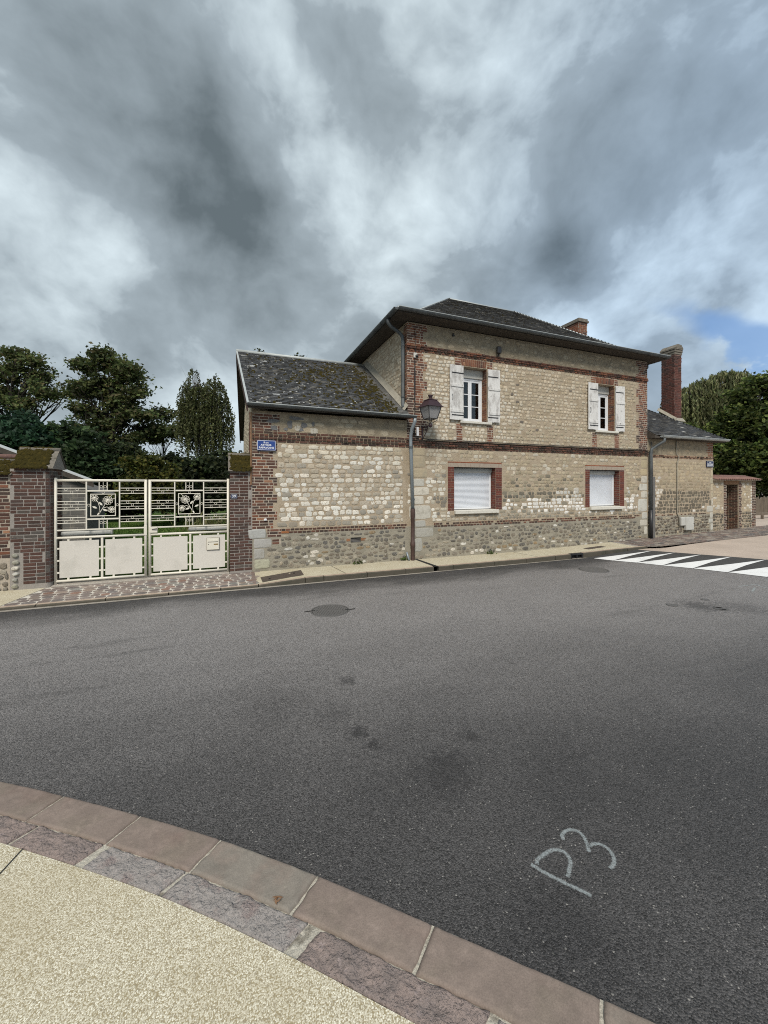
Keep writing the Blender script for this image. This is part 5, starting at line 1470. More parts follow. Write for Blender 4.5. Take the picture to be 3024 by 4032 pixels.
    mb = MB(); mb.prism([(CX0 - .12, CY0 - .12, zf(CY0 - .12) + .035), (CX1 + .08, CY0 - .12, zf(CY0 - .12) + .035), (CX1 + .08, CY0, zf(CY0) + .10), (CX0 - .12, CY0, zf(CY0) + .10)], (0, 0, .02)); mb.build('chimney_flashing', 'flashing', ch)
    mb = MB(); mb.prism([(CX0 - .12, CY0 - .1, zf(CY0 - .1) + .035), (CX0 - .12, CY1 + .1, zf(CY1 + .1) + .035), (CX0 - .004, CY1 + .1, zf(CY1 + .1) + .15), (CX0 - .004, CY0 - .1, zf(CY0 - .1) + .15)], (-.02, 0, .02)); mb.build('chimney_flashing', 'flashing', ch)
    # downpipe from this gutter, plastic pipes in the corner
    dp = MB().tube([(15.28, ey - .06, ez - .09), (15.28, ey - .06, ez - .2), (15.12, -.2, ez - .36), (14.95, -.1, ez - .5), (14.92, -.09, ez - .7), (14.93, -.09, 1.35)], .056, 10).build('downpipe', 'zinc', H, True)
    MB().tube([(14.93, -.09, 1.35), (14.93, -.09, gz(14.9))], .066, 10).build('drain_pipe', 'black_metal', H, True)
    MB().cbox(15.05, 15.17, -.10, -.003, gz(15.1), 2.62, .01).build('cable_duct', 'grey_plastic', H); MB().tube([(15.10, -.04, 2.62), (15.08, -.04, 3.3), (15.04, -.04, 3.95)], .02, 6).build('cable_duct', 'grey_plastic', H, True)
    MB().tube([(16.50, -.03, 4.08), (16.51, -.03, 3.55), (16.60, -.06, 3.42), (16.60, -.06, 3.35), (16.54, -.03, 3.2), (16.54, -.03, 1.2), (16.66, -.03, 1.02), (16.66, -.03, .6)], .019, 6).build('cable_conduit', 'flashing', H, True)
    return H
build_right_wing()

def build_fixtures():
    # gas meter boxes
    m = thing('meter_box', 'pale grey meter cabinet with a smaller box beside it on the end wing', 'meter box', (17.1, 0, .5))
    MB().cbox(16.97, 17.45, -.12, -.018, .49, 1.02, .012).build('cabinet', 'meter_grey', m); MB().cbox(16.71, 16.965, -.10, -.018, .68, 1.02, .012).build('side_box', 'meter_grey', m)
    MB().cbox(16.99, 17.43, -.124, -.1205, .51, 1.0, .001).build('door', 'meter_grey', m); MB().tube([(17.42, -.13, .75), (17.42, -.124, .75)], .014, 8).build('lock', 'black_metal', m)
    # street name plate
    s = thing('street_sign', 'blue enamel street name plate with white border reading Rue Arthur Papavoine', 'street sign', (.83, -.03, 3.29))
    cx, cz, w, h = 0.835, 3.292, .452, .255
    def rr(x, z, w, h, r, n=5):
        P = []
        for qx, qz, a0 in ((1, 1, 0), (-1, 1, 90), (-1, -1, 180), (1, -1, 270)):
            for k in range(n + 1):
                a = R(a0 + 90 * k / n); P.append((x + qx * (w / 2 - r) + r * math.cos(a), z + qz * (h / 2 - r) + r * math.sin(a)))
        return P
    def plate(name, parent, m, x, z, w, h, r, y0, y1): 
        mb = MB(); mb.prism([(a, y0, b) for a, b in rr(x, z, w, h, r)], (0, y1 - y0, 0)); return mb.build(name, m, parent)
    plate('plate', s, 'sign_blue', cx, cz, w, h, .02, -.060, -.012)
    def border(parent, x, z, w, h, r, t, y, m):
        A = rr(x, z, w, h, r); B = rr(x, z, w - 2 * t, h - 2 * t, max(r - t, .004)); n = len(A); mb = MB()
        mb.add([(a, y, b) for a, b in A] + [(a, y, b) for a, b in B] + [(a, y + .0015, b) for a, b in A] + [(a, y + .0015, b) for a, b in B],
               [(i, (i + 1) % n, (i + 1) % n + n, i + n) for i in range(n)] + [(i, (i + 1) % n, (i + 1) % n + 2 * n, i + 2 * n) for i in range(n)] + [(i + n, (i + 1) % n + n, (i + 1) % n + 3 * n, i + 3 * n) for i in range(n)])
        return mb.build('border', m, parent)
    border(s, cx, cz, w - .016, h - .016, .018, .009, -.0622, 'sign_white')
    text('lettering', 'Rue', (cx - .01, -.0615, cz + .068), .062, 'sign_white', s, spacing=1.35, bold=.0016)
    text('lettering', 'ARTHUR', (cx - .01, -.0615, cz + .005), .060, 'sign_white', s, spacing=1.15, bold=.0022)
    text('lettering', 'PAPAVOINE', (cx, -.0615, cz - .062), .066, 'sign_white', s, spacing=1.06, bold=.0022)
    s = thing('street_sign', 'small dark blue street plate at the far corner of the end wing', 'street sign', (18.6, -.03, 3.18))
    cx, cz, w, h = 18.62, 3.18, .43, .25
    plate('plate', s, 'sign_navy', cx, cz, w, h, .012, -.05, -.012); border(s, cx, cz, w - .006, h - .006, .012, .009, -.052, 'meter_grey')
    text('lettering', 'RUE', (cx, -.0515, cz + .055), .062, 'sign_white', s, bold=.0015)
    # two further lines are too small to read: short bars of lettering
    for zz, hh, parts in ((cz - .005, .040, ((-.19, -.03), (-.01, .18))), (cz - .07, .026, ((-.19, .185),))):
        for a, b in parts:
            x = a
            while x < b - .012:
                ww = random.uniform(.012, .02); MB().box(cx + x, cx + x + ww, -.0512, -.0502, zz - hh / 2, zz + hh / 2).build('lettering', 'sign_white', s); x += ww + .006
    s = thing('house_number', 'dark blue enamel number plate 39 on the brick gate pier', 'number plate', (.07, -.02, 2.02))
    plate('plate', s, 'sign_navy', .073, 2.018, .150, .100, .012, -.022, -.004); border(s, .073, 2.018, .138, .088, .01, .004, -.0238, 'sign_white')
    text('lettering', '39', (.073, -.0232, 2.018), .085, 'sign_white', s, spacing=1.1, bold=.0016)
    # floodlight above the upper string course
    f = thing('floodlight', 'small black floodlight standing on the upper brick band', 'floodlight', (7.88, -.05, 6.40))
    MB().cbox(7.80, 7.95, -.16, -.06, 6.44, 6.66, .02).build('body', 'black_metal', f); MB().tube([(7.88, -.07, 6.37), (7.88, -.10, 6.45)], .02, 8).build('bracket', 'black_metal', f)
    f = thing('camera_box', 'small white box with dark dome on the brick corner of the house', 'camera', (5.01, -.03, 6.05))
    MB().cbox(4.935, 5.055, -.045, -.012, 5.99, 6.14, .008).build('box', 'cream_pvc', f)
    mb = MB(); mb.lathe([(.0, .05), (.03, .042), (.045, .02), (.048, 0)], (0, 0, 0), 12); o = mb.build('dome', 'black_metal', f, True); o.matrix_basis = Matrix.Translation((5.03, -.046, 6.04)) @ Matrix.Rotation(R(90), 4, 'X')
    c = MB().tube([(4.98, -.02, 6.85), (4.99, -.025, 6.35), (4.99, -.068, 6.30), (4.99, -.068, 6.25), (4.98, -.02, 6.1), (4.98, -.02, 5.6), (4.975, -.025, 5.2), (4.98, -.02, 4.4), (4.97, -.02, 4.0), (4.96, -.02, 3.7)], [.01, .01, .01, .01, .012, .02, .022, .012, .012, .012], 6).build('wall_cable', 'black_metal', None, True)
    tag(c, 'black cable running down the brick corner to the lantern', 'cable')
    o = MB().cbox(5.02, 5.09, -.07, -.012, 3.72, 3.98, .01).build('cable_box', 'white_pvc'); tag(o, 'slim white fuse box beside the foot of the lantern bracket', 'fuse box')
    o = MB().tube([(4.98, -.03, 3.70), (5.4, -.075, 3.635), (7, -.08, 3.628), (9, -.08, 3.632), (12, -.08, 3.628), (14.8, -.08, 3.63)], .012, 6).build('wall_cable', 'black_metal', None, True)
    tag(o, 'thin black cable lying along the middle brick band of the house', 'cable')
    # lantern on its wall bracket
    L = thing('street_lantern', 'burgundy four-sided street lantern on a wrought bracket at the house corner', 'street lamp', (5.22, -.5, 3.95))
    cx, cy = 5.222, -.52
    yaw = R(8)
    M = Matrix.Translation((cx, cy, 0)) @ Matrix.Rotation(yaw, 4, 'Z')
    def put(o): o.matrix_basis = M; return o
    def frus(z0, a0, z1, a1, name, m, cap=True):
        mb = MB(); vs = [(sx * a0, sy * a0, z0) for sx, sy in ((-1, -1), (1, -1), (1, 1), (-1, 1))] + [(sx * a1, sy * a1, z1) for sx, sy in ((-1, -1), (1, -1), (1, 1), (-1, 1))]
        mb.add(vs, [(3, 2, 1, 0), (4, 5, 6, 7)] + [(i, (i + 1) % 4, (i + 1) % 4 + 4, i + 4) for i in range(4)]); return put(mb.build(name, m, L))
    frus(4.475, .265, 4.50, .255, 'roof_rim', 'lantern_paint'); frus(4.501, .235, 4.665, .135, 'roof', 'lantern_paint')
    frus(4.666, .150, 4.685, .140, 'roof_collar', 'lantern_paint'); frus(4.686, .105, 4.725, .055, 'roof_neck', 'lantern_paint')
    put(MB().lathe([(.05, 4.72), (.045, 4.77), (.075, 4.80), (.07, 4.82), (.0, 4.845)], (0, 0, 0), 12).build('finial', 'lantern_paint', L, True))
    t0, t1, zb, zt = .135, .215, 4.15, 4.474
    for sx, sy in ((-1, -1), (1, -1), (1, 1), (-1, 1)):
        put(MB().tube([(sx * t0, sy * t0, zb), (sx * t1, sy * t1, zt)], .012, 6).build('glazing_post', 'black_metal', L))
        put(MB().tube([(sx * t0, sy * t0, zb), (sx * t0 * .95, sy * t0 * .95, zb - .05), (sx * .05, sy * .05, zb - .10), (sx * .02, sy * .02, zb - .13)], .010, 6).build('cradle_arm', 'black_metal', L))
    P = [(-1, -1), (1, -1), (1, 1), (-1, 1)]
    for i in range(4):
        a, b = P[i], P[(i + 1) % 4]
        put(MB().tube([(a[0] * t0, a[1] * t0, zb), (b[0] * t0, b[1] * t0, zb)], .011, 6).build('bottom_rail', 'black_metal', L))
        mb = MB(); q = .985
        mb.prism([(a[0] * t0 * q, a[1] * t0 * q, zb + .01), (b[0] * t0 * q, b[1] * t0 * q, zb + .01), (b[0] * t1 * q, b[1] * t1 * q, zt), (a[0] * t1 * q, a[1] * t1 * q, zt)], (-(a[0] + b[0]) * .0015, -(a[1] + b[1]) * .0015, 0)); put(mb.build('pane', 'lantern_glass', L))
    frus(4.46, .195, 4.472, .195, 'reflector', 'white_pvc'); 
    put(MB().lathe([(.04, 4.02), (.05, 4.0), (.05, 3.95), (.035, 3.92), (.0, 3.91)], (0, 0, 0), 10).build('socket', 'lantern_paint', L, True))
    MB().tube([(cx, cy, 3.975), (cx, -.02, 3.975)], .018, 8).build('arm', 'lantern_paint', L)
    MB().cbox(cx - .025, cx + .025, -.035, -.006, 3.60, 4.02, .006).build('wall_plate', 'lantern_paint', L)
    MB().tube([(cx, -.03, 3.66), (cx, -.12, 3.70), (cx, -.25, 3.80), (cx, -.33, 3.90), (cx, -.34, 3.96)], .013, 6).build('brace', 'lantern_paint', L, True)
    MB().tube([(cx, -.34 - .04 * math.cos(a), 3.90 + .04 * math.sin(a)) for a in np.linspace(0, 5, 10)], .008, 6).build('scroll', 'lantern_paint', L, True)
build_fixtures()

# ------------------------------------------------------------------ gate and piers
def mossy_cap(parent, x0, x1, y0, y1, z0, h, seed, dens=260, frac=(0.03, .9)):
    """saddle-back tile cap in overlapping courses with cushions of moss"""
    ym = (y0 + y1) / 2; r = random.Random(seed); rows = 4
    mb = MB(); mb.prism([(x0 + .02, y0 + .03, z0), (x0 + .02, y1 - .03, z0), (x0 + .02, ym, z0 + h - .03)], (x1 - x0 - .04, 0, 0)); mb.build('cap_core', 'grey_joint', parent)
    for sgn in (1, -1):
        ye = y0 if sgn > 0 else y1
        for k in range(rows):
            f0, f1 = k / rows, (k + 1.25) / rows; f1 = min(f1, 1.0); x = x0
            while x < x1 - .02:
                w = min(r.uniform(.15, .2), x1 - x); w = w if x1 - x - w > .07 else x1 - x
                j = r.uniform(-.008, .008)
                a = (ye + (ym - ye) * f0, z0 + h * f0 + j + .012); b = (ye + (ym - ye) * f1, z0 + h * f1 + j)
                mb = MB(); mb.prism([(x + .003, a[0], a[1]), (x + .003, b[0], b[1]), (x + .003, b[0], b[1] + .018), (x + .003, a[0], a[1] + .018)], (w - .006, 0, 0)); mb.build('cap_tile', 'cap_tile', parent); x += w
    MB().tube([(x0 - .005, ym, z0 + h), (x1 + .005, ym, z0 + h)], .05, 8).build('cap_ridge', 'cap_tile', parent, True)
    pts = []; rd = []
    for k in range(dens):
        f = r.uniform(0.0, 1); x = r.uniform(x0 + (x1 - x0) * frac[0], x0 + (x1 - x0) * frac[1])
        fr = round(f * rows) / rows + r.uniform(-.10, .10); fr = min(max(fr, 0), 1)
        pts.append(np.array((x, y0 + (ym - y0) * fr - .006, z0 + h * fr + .03))); rd.append(r.uniform(.02, .05))
    blob_field('moss', parent, pts, rd, 'moss', (0, -.8, .6), .5)

def build_piers():
    # pier joining the gate to the wing
    P = thing('gate_pier', 'narrow brick gate pier with mossy tile cap toothed into the stone wing', 'gate pier', (.23, .2, .1))
    core = MB().box(-.015, AX0 - .004, .004, .46, -.1, 2.63).build('pier_core', 'grey_joint', P)
    F = Fac(-.1, .7, 0, 3, FRONT, (0, .004, 0))
    z = .19; k = 0
    while z < 2.60:
        F.brickrow(-.02, .495 if z < 1.2 else (.40 + (.07 if (k // 3) % 2 else 0)), z, .0735, pier_brick, .008, start=.115 * (k % 2)); 
        F.b += [(pm(SIDE, (-.016, .004 + (a + b) / 2, z + .031), (b - a - .01, .006, .062)), pier_brick()) for a, b in (((0, .215), (.225, .33), (.34, .45)) if k % 2 else ((0, .105), (.115, .33), (.34, .45)))]
        z += .0735; k += 1
    pieces(core, 'brick', 'brick', 'brick', F.b)
    mossy_cap(P, -.06, .47, -.08, .5, 2.63, .42, 4, 330, (.12, 1.0))
    # bigger pier on the other side, with the old wall it ends
    P = thing('gate_pier', 'wide brick gate pier with rounded corner and thick mossy cap at picture edge', 'gate pier', (-3.9, .2, .1))
    X1 = -3.54; rad = .10
    out = [(-4.22, .004), (X1 - rad, .004)] + [(X1 - rad + rad * math.sin(a), .004 + rad - rad * math.cos(a)) for a in np.linspace(.2, math.pi / 2, 6)] + [(X1, .62), (-4.22, .62)]
    mb = MB(); mb.prism([(x, y, -.1) for x, y in out], (0, 0, 2.73)); core = mb.build('pier_core', 'grey_joint', P)
    F = Fac(-4.5, -3.4, 0, 3, FRONT, (0, .004, 0)); z = .24; k = 0
    while z < 2.60:
        left = -4.21 if (k // 4) % 2 else -4.15
        if z < .85: left = -4.0
        F.brickrow(left, X1 - rad - .005, z, .0735, pier_brick, .008, start=.115 * (k % 2))
        # header bricks round the corner, then the reveal
        for a in (0.4, 1.2):
            c = np.array((X1 - rad, .004 + rad)) + rad * np.array((math.sin(a), -math.cos(a))); X = np.array((math.cos(a), math.sin(a), 0))
            F.b.append((pm(frame(X, (0, 0, 1)), (*c, z + .031), (.068, .006, .062)), pier_brick()))
        for a, b in (((.11, .33), (.34, .55)) if k % 2 else ((.11, .22), (.23, .44), (.45, .6))):
            F.b.append((pm(SIDER, (X1, a / 2 + b / 2, z + .031), (b - a - .01, .006, .062)), pier_brick()))
        z += .0735; k += 1
    pieces(core, 'brick', 'brick', 'brick', F.b)
    # column of flints set in cement beside the brickwork
    FF = [(pm(FRONT, (-4.13 + random.uniform(-.01, .01), .004, zz), (w, .05, h)), jitter(c, .1)) for zz, w, h, c in ((.84, .11, .08, (.28, .27, .22)), (.70, .12, .09, (.36, .35, .29)), (.58, .13, .09, (.5, .48, .42)), (.46, .10, .07, (.55, .53, .47)), (.34, .10, .07, (.3, .29, .25)), (.21, .11, .09, (.38, .36, .28)))]
    pieces(core, 'flint', 'flint', 'flint', FF)
    mossy_cap(P, -4.16, X1 + .06, -.07, .68, 2.635, .42, 9, 520, (.0, .82))
    # old boundary wall carrying on beyond the pier
    W = thing('boundary_wall', 'old patched brick boundary wall running off beyond the wide gate pier', 'wall', (-7, .3, .1))
    core = MB().box(-14, -4.223, .03, .55, -.1, 2.50).build('wall_core', 'lime_joint', W)
    F = Fac(-14, -4.2, 0, 3, FRONT, (0, .03, 0)); z = .80; k = 0
    while z < 2.48:
        F.brickrow(-8, -4.23, z, .072, lambda x, z: old_brick() if random.random() < .12 else dark_brick(), .008); z += .072
    F.stones(-8, -4.24, .1, .8, .13, .19, flint_col, 'flint', jit=.03, proud=.03, fill=.85)
    F.flush(core)
    mossy_cap(W, -8, -4.18, -.03, .60, 2.50, .30, 12, 900, (.3, 1.0))
build_piers()

def build_gate():
    y = .13
    def leaf(x0, x1, mirror, label):
        G = thing('gate_leaf', label, 'gate leaf', ((x0 + x1) / 2, y, .2), 'double metal gate')
        W = x1 - x0
        X = (lambda f: x0 + f) if not mirror else (lambda f: x1 - f)
        B = lambda name, a, b, z0, z1, d=.018, m='gate_cream', c=.003: MB().cbox(min(a, b), max(a, b), y - d, y + d, z0, z1, c).build(name, m, G)
        zb, zt = .20, 2.42
        T = lambda name, p, q, r=.024: MB().tube([p, q], r, 10).build(name, 'gate_cream', G, True)
        T('stile', (X(.03), y, zb - .03), (X(.03), y, zt + .03), .03); T('stile', (X(W - .03), y, zb), (X(W - .03), y, zt), .03)
        T('top_rail', (x0 + .05, y, zt - .025), (x1 - .05, y, zt - .025), .028); T('middle_rail', (x0 + .05, y, 1.15), (x1 - .05, y, 1.15), .026)
        T('bottom_rail', (x0 + .05, y, zb + .02), (x1 - .05, y, zb + .02), .026)
        B('lower_rail', x0 + .055, x1 - .055, 1.30, 1.33, .015)
        c0, c1 = .58, 1.20
        for f in (c0, c1): B('upright', X(f) - .013, X(f) + .013, 1.33, zt - .05, .015)
        # side fields: three bunches of bars with rings
        for f0, f1 in ((.06, c0 - .016), (c1 + .016, W - .06)):
            a, b = sorted((X(f0), X(f1))); w = b - a
            for zs in ((2.225, 2.165, 2.105), (1.935, 1.87, 1.81, 1.75), (1.585, 1.525, 1.465)):
                for i, z in enumerate(zs):
                    th = .008 if i in (0, len(zs) - 1) else .0042
                    B('bar', a, b, z - th, z + th, .008, c=.002)
                for i, (z, z2) in enumerate(zip(zs[:-1], zs[1:])):
                    fr = ((.30, .70), (.5,))[(i + (len(zs) == 3 and zs[0] < 1.7)) % 2]
                    for q in fr: MB().ring((a + w * q, y, (z + z2) / 2), .025, .0042).build('ring', 'gate_cream', G, True)
        # middle field
        a, b = sorted((X(c0 + .016), X(c1 - .016))); m = (a + b) / 2
        for z in (2.165, 1.54): B('cross_bar', a, b, z - .016, z + .016, .014)
        for z0, z1 in ((2.181, zt - .05), (1.33, 1.524)):
            for dx, t in ((-.075, .008), (0, .004), (.075, .008)): B('bar', m + dx - t, m + dx + t, z0, z1, .008, c=.002)
            for dx in (-.036, .036): MB().ring((m + dx, y, (z0 + z1) / 2 + (.03 if z0 < 2 else -.02)), .026, .0042).build('ring', 'gate_cream', G, True)
        p0, p1, q0, q1 = a + .055, b - .055, 1.60, 2.10
        for aa, bb, cc, dd in ((p0, p1, q1 - .018, q1), (p0, p1, q0, q0 + .018), (p0, p0 + .018, q0 + .018, q1 - .018), (p1 - .018, p1, q0 + .018, q1 - .018)): B('flower_frame', aa, bb, cc, dd, .012, c=.003)
        for cxr, czr in ((m, 2.127), (m, 1.573), (a + .027, 1.85), (b - .027, 1.85)): MB().ring((cxr, y, czr), .024, .0042).build('ring', 'gate_cream', G, True)
        # three flowers on one stem
        s = -1 if mirror else 1; fw, fh = p1 - p0, q1 - q0
        Q = lambda u, v: (m + s * (u - .5) * fw, y, q0 + v * fh)
        def curve(*uv, r=.007): MB().tube([Q(*q) for q in uv], r, 6).build('stem', 'gate_cream', G, True)
        curve((.30, .03), (.42, .25), (.62, .62), (.66, .70)); curve((.34, .18), (.36, .40), (.30, .62), (.22, .72)); curve((.36, .2), (.5, .36), (.64, .41), (.76, .36), r=.006)
        MB().tube([Q(.26, .0), Q(.33, .15)], .014, 8).build('stem', 'gate_cream', G, True)
        curve((.72, .80), (.78, .86), (.88, .98), r=.005); curve((.78, .74), (.86, .76), (.97, .80), r=.005)
        for (u, v), R0, n, el in (((.68, .70), .098, 10, 1.0), ((.16, .81), .072, 9, .62), ((.83, .29), .072, 9, .62)):
            c = Q(u, v); fl = sub('flower', G)
            mb = MB(); mb.lathe([(.0, .016), (.018, .013), (.026, .0), (.018, -.013), (0, -.016)], (0, 0, 0), 10); o = mb.build('flower_centre', 'gate_cream', fl, True); o.matrix_basis = Matrix.Translation(c) @ Matrix.Rotation(R(90), 4, 'X')
            for k in range(n):
                an = 2 * math.pi * k / n + .2; d = np.array((math.cos(an), 0, math.sin(an))); e = np.array((-math.sin(an), 0, math.cos(an)))
                L_ = R0 - .022; cc = np.array(c) + d * (.022 + L_ / 2); wd = math.pi * R0 / n * .85
                pts = [tuple(cc + d * L_ / 2 * math.cos(t) + e * min(wd, L_ * .45) * math.sin(t)) for t in np.linspace(0, 2 * math.pi, 11)]
                MB().tube(pts, .0048, 5, caps=False).build('petal', 'gate_cream', fl, True)
        for u, v, an in ((.17, .40, -25), (.40, .56, 130), (.58, .27, -22)):
            c = np.array(Q(u, v)); d = np.array((s * math.cos(R(an)), 0, math.sin(R(an)))); e = np.array((-d[2], 0, d[0])); L_, wd = .052, .02
            pts = [c - d * L_, c - d * .02 + e * wd, c + d * .02 + e * wd * .9, c + d * L_, c + d * .02 - e * wd * .9, c - d * .02 - e * wd]
            mb = MB(); mb.prism([p - (0, .005, 0) for p in pts], (0, .01, 0)); mb.build('leaf', 'gate_cream', G)
        # sheet panels below, held by small lugs
        B('mullion', (x0 + x1) / 2 - .022, (x0 + x1) / 2 + .022, zb + .04, 1.125, .018)
        mid = (x0 + x1) / 2
        for a, b in ((x0 + .10, mid - .06), (mid + .06, x1 - .10)):
            z0, z1 = .285, 1.08
            B('panel', a, b, z0, z1, .006, 'gate_panel', .002)
            for zz in (.40, .66, .92):
                for p, q in ((a - .045, a), (b, b + .045)): B('lug', p, q, zz - .018, zz + .018, .007, c=.002)
            for fx in (.22, .78):
                xx = a + (b - a) * fx
                for p, q in ((z0 - .045, z0), (z1, z1 + .05)): B('lug', xx - .02, xx + .02, p, q, .007, c=.002)
        return G, X, B
    xm = -1.782
    G, X, B = leaf(-3.535, xm - .012, False, 'cream metal gate leaf with flower motif and two plain lower panels')
    MB().cbox(xm - .075, xm - .012, y - .035, y - .005, 1.14, 1.36, .006).build('lock_plate', 'gate_cream', G)
    G2, X, B = leaf(xm + .012, -.03, True, 'cream metal gate leaf with flower motif and a letterbox beside the number 39')
    MB().cbox(xm + .03, xm + .20, y - .04, y - .02, 1.19, 1.33, .006).build('lock_case', 'gate_cream', G2)
    MB().tube([(xm + .09, y - .045, 1.27), (xm + .17, y - .065, 1.285), (xm + .19, y - .065, 1.29)], .011, 8).build('handle', 'grey_plastic', G2, True)
    lb = sub('letterbox', G2); a, b, z0, z1 = -.545, -.255, .715, 1.02
    MB().cbox(a, b, y - .03, y - .0062, z0, z1, .004).build('letterbox_rim', 'flashing', lb); MB().cbox(a + .012, b - .012, y - .040, y - .0305, z0 + .012, z1 - .012, .003).build('letterbox_door', 'gate_cream', lb)
    MB().cbox(a + .03, b - .03, y - .046, y - .0405, z1 - .10, z1 - .05, .003).build('letter_flap', 'gate_cream', lb); MB().box(a + .03, b - .03, y - .0415, y - .0402, z1 - .112, z1 - .104).build('letter_slot', 'black_gap', lb)
    MB().cbox(b - .13, b - .03, y - .043, y - .0405, z0 + .125, z0 + .155, .002).build('name_plate', 'brass_plate', lb); MB().tube([(a + .045, y - .043, z0 + .14), (a + .045, y - .0405, z0 + .14)], .009, 8).build('keyhole', 'black_gap', lb)
    # gate closers fixed behind the leaves
    for a, b, lab in ((-3.45, -2.52, 'grey metal gate closer arm behind the plain leaf of the gate'), (-.95, -.08, 'grey metal gate closer arm behind the letterbox leaf of the gate')):
        c = thing('gate_closer', lab, 'gate closer', ((a + b) / 2, y + .2, 1.2), 'gate closers'); MB().cbox(a, b, y + .10, y + .20, 1.19, 1.27, .012).build('casing', 'meter_grey', c); MB().cbox(b - .02, b + .02, y + .11, y + .19, 1.18, 1.28, .006).build('end_cap', 'meter_grey', c)
    o = MB().cbox(-3.54, -.02, -.02, .34, .0, .165, .02).build('gate_sill', 'gutter_concrete'); struct(o)
build_gate()

# ------------------------------------------------------------------ gateway wall at the far right, fence, bushes, shed
def build_gateway():
    W = thing('gateway_wall', 'low flint wall with brick doorway and clay tile coping past the end wing', 'wall', (20.4, .2, .3))
    X0, X1 = 18.89, 22.0; zb = .2
    core = wall_solid(X0, X1, -.1, 2.50, [(19.86, 20.72, .30, 2.33)], .85, [(9, 0)], 'wall_core', W, ['mortar'], y=.02)
    F = Fac(18.8, 22.2, 0, 2.7, FRONT, (0, .02, 0))
    F.mark(19.84, 20.74, 0, 2.5)
    F.bricks(19.66, 19.85, .3, 2.48, dark_brick, .0735, mark=True); F.bricks(20.73, 20.92, .3, 2.48, dark_brick, .0735, xr=lambda k: 20.90 + (.05 if (k // 2) % 2 else 0)); F.bricks(21.72, 22.0, .3, 2.48, dark_brick, .0735)
    z = .32; k = 0
    while z < 2.3:                # doorway return, seen obliquely
        for a, b in (((.03, .24), (.25, .36), (.37, .58), (.59, .8)) if k % 2 else ((.03, .13), (.14, .35), (.36, .57), (.58, .68), (.69, .8))): F.b.append((pm(SIDE, (20.72, .02 + (a + b) / 2, z + .031), (b - a - .01, .006, .06)), dark_brick()))
        z += .0735; k += 1
    F.stones(X0, 21.7, 1.1, 2.45, .12, .17, lambda x, z: jitter((.44, .37, .26), .12) if random.random() < .6 else (None if random.random() < .6 else jitter((.6, .57, .5), .1)), fill=.82)
    for zz in np.arange(.9, 2.3, .13): F.st.append((pm(FRONT, (21.66, .02, zz), (.10, .016, .09)), jitter((.62, .6, .55), .1)))
    F.stones(X0, 21.7, .3, 1.1, .11, .13, lambda x, z: jitter((.12, .105, .08), .3) if random.random() < .6 else jitter((.28, .24, .18), .2), 'flint', jit=.02, proud=.02)
    F.flush(core)
    MB().cbox(19.68, 20.74, .0, .3, 2.335, 2.50, .01).build('lintel', 'wood_lintel', W)
    MB().cbox(19.87, 20.71, .72, .77, .32, 2.25, .006).build('door', 'door_cream', W)
    MB().cbox(19.866, 20.00, .10, .16, .31, 2.3, .006).build('door_jamb', 'door_cream', W)
    items = []
    x = X0 + .02; k = 0
    tiles = sub('coping', W)
    MB().prism([(X0, -.16, 2.50), (X0, 1.0, 2.50), (X0, .43, 2.66)], (X1 + .05 - X0, 0, 0)).build('coping_bed', 'lime_joint', tiles)
    while x < X1 + .04:
        for sg in (1, -1):
            mb = MB(); n = 6; r0 = .062
            A = []; 
            for yv, zv in ((-.20 if sg > 0 else 1.05, 2.52), (.42, 2.68)):
                A.append([(x + .055 + r0 * math.cos(math.pi * q / n), yv, zv + r0 * math.sin(math.pi * q / n)) for q in range(n + 1)])
            mb.add(A[0] + A[1], [(q, q + 1, q + n + 2, q + n + 1) for q in range(n)] ); o = mb.build('clay_tile', ['pink_tile'], tiles, True)
            md = o.modifiers.new('thick', 'SOLIDIFY'); md.thickness = .012
        x += .15
    MB().tube([(X0, .43, 2.70), (X1 + .05, .43, 2.70)], .055, 8).build('ridge_tile', 'pink_tile', tiles, True)
build_gateway()

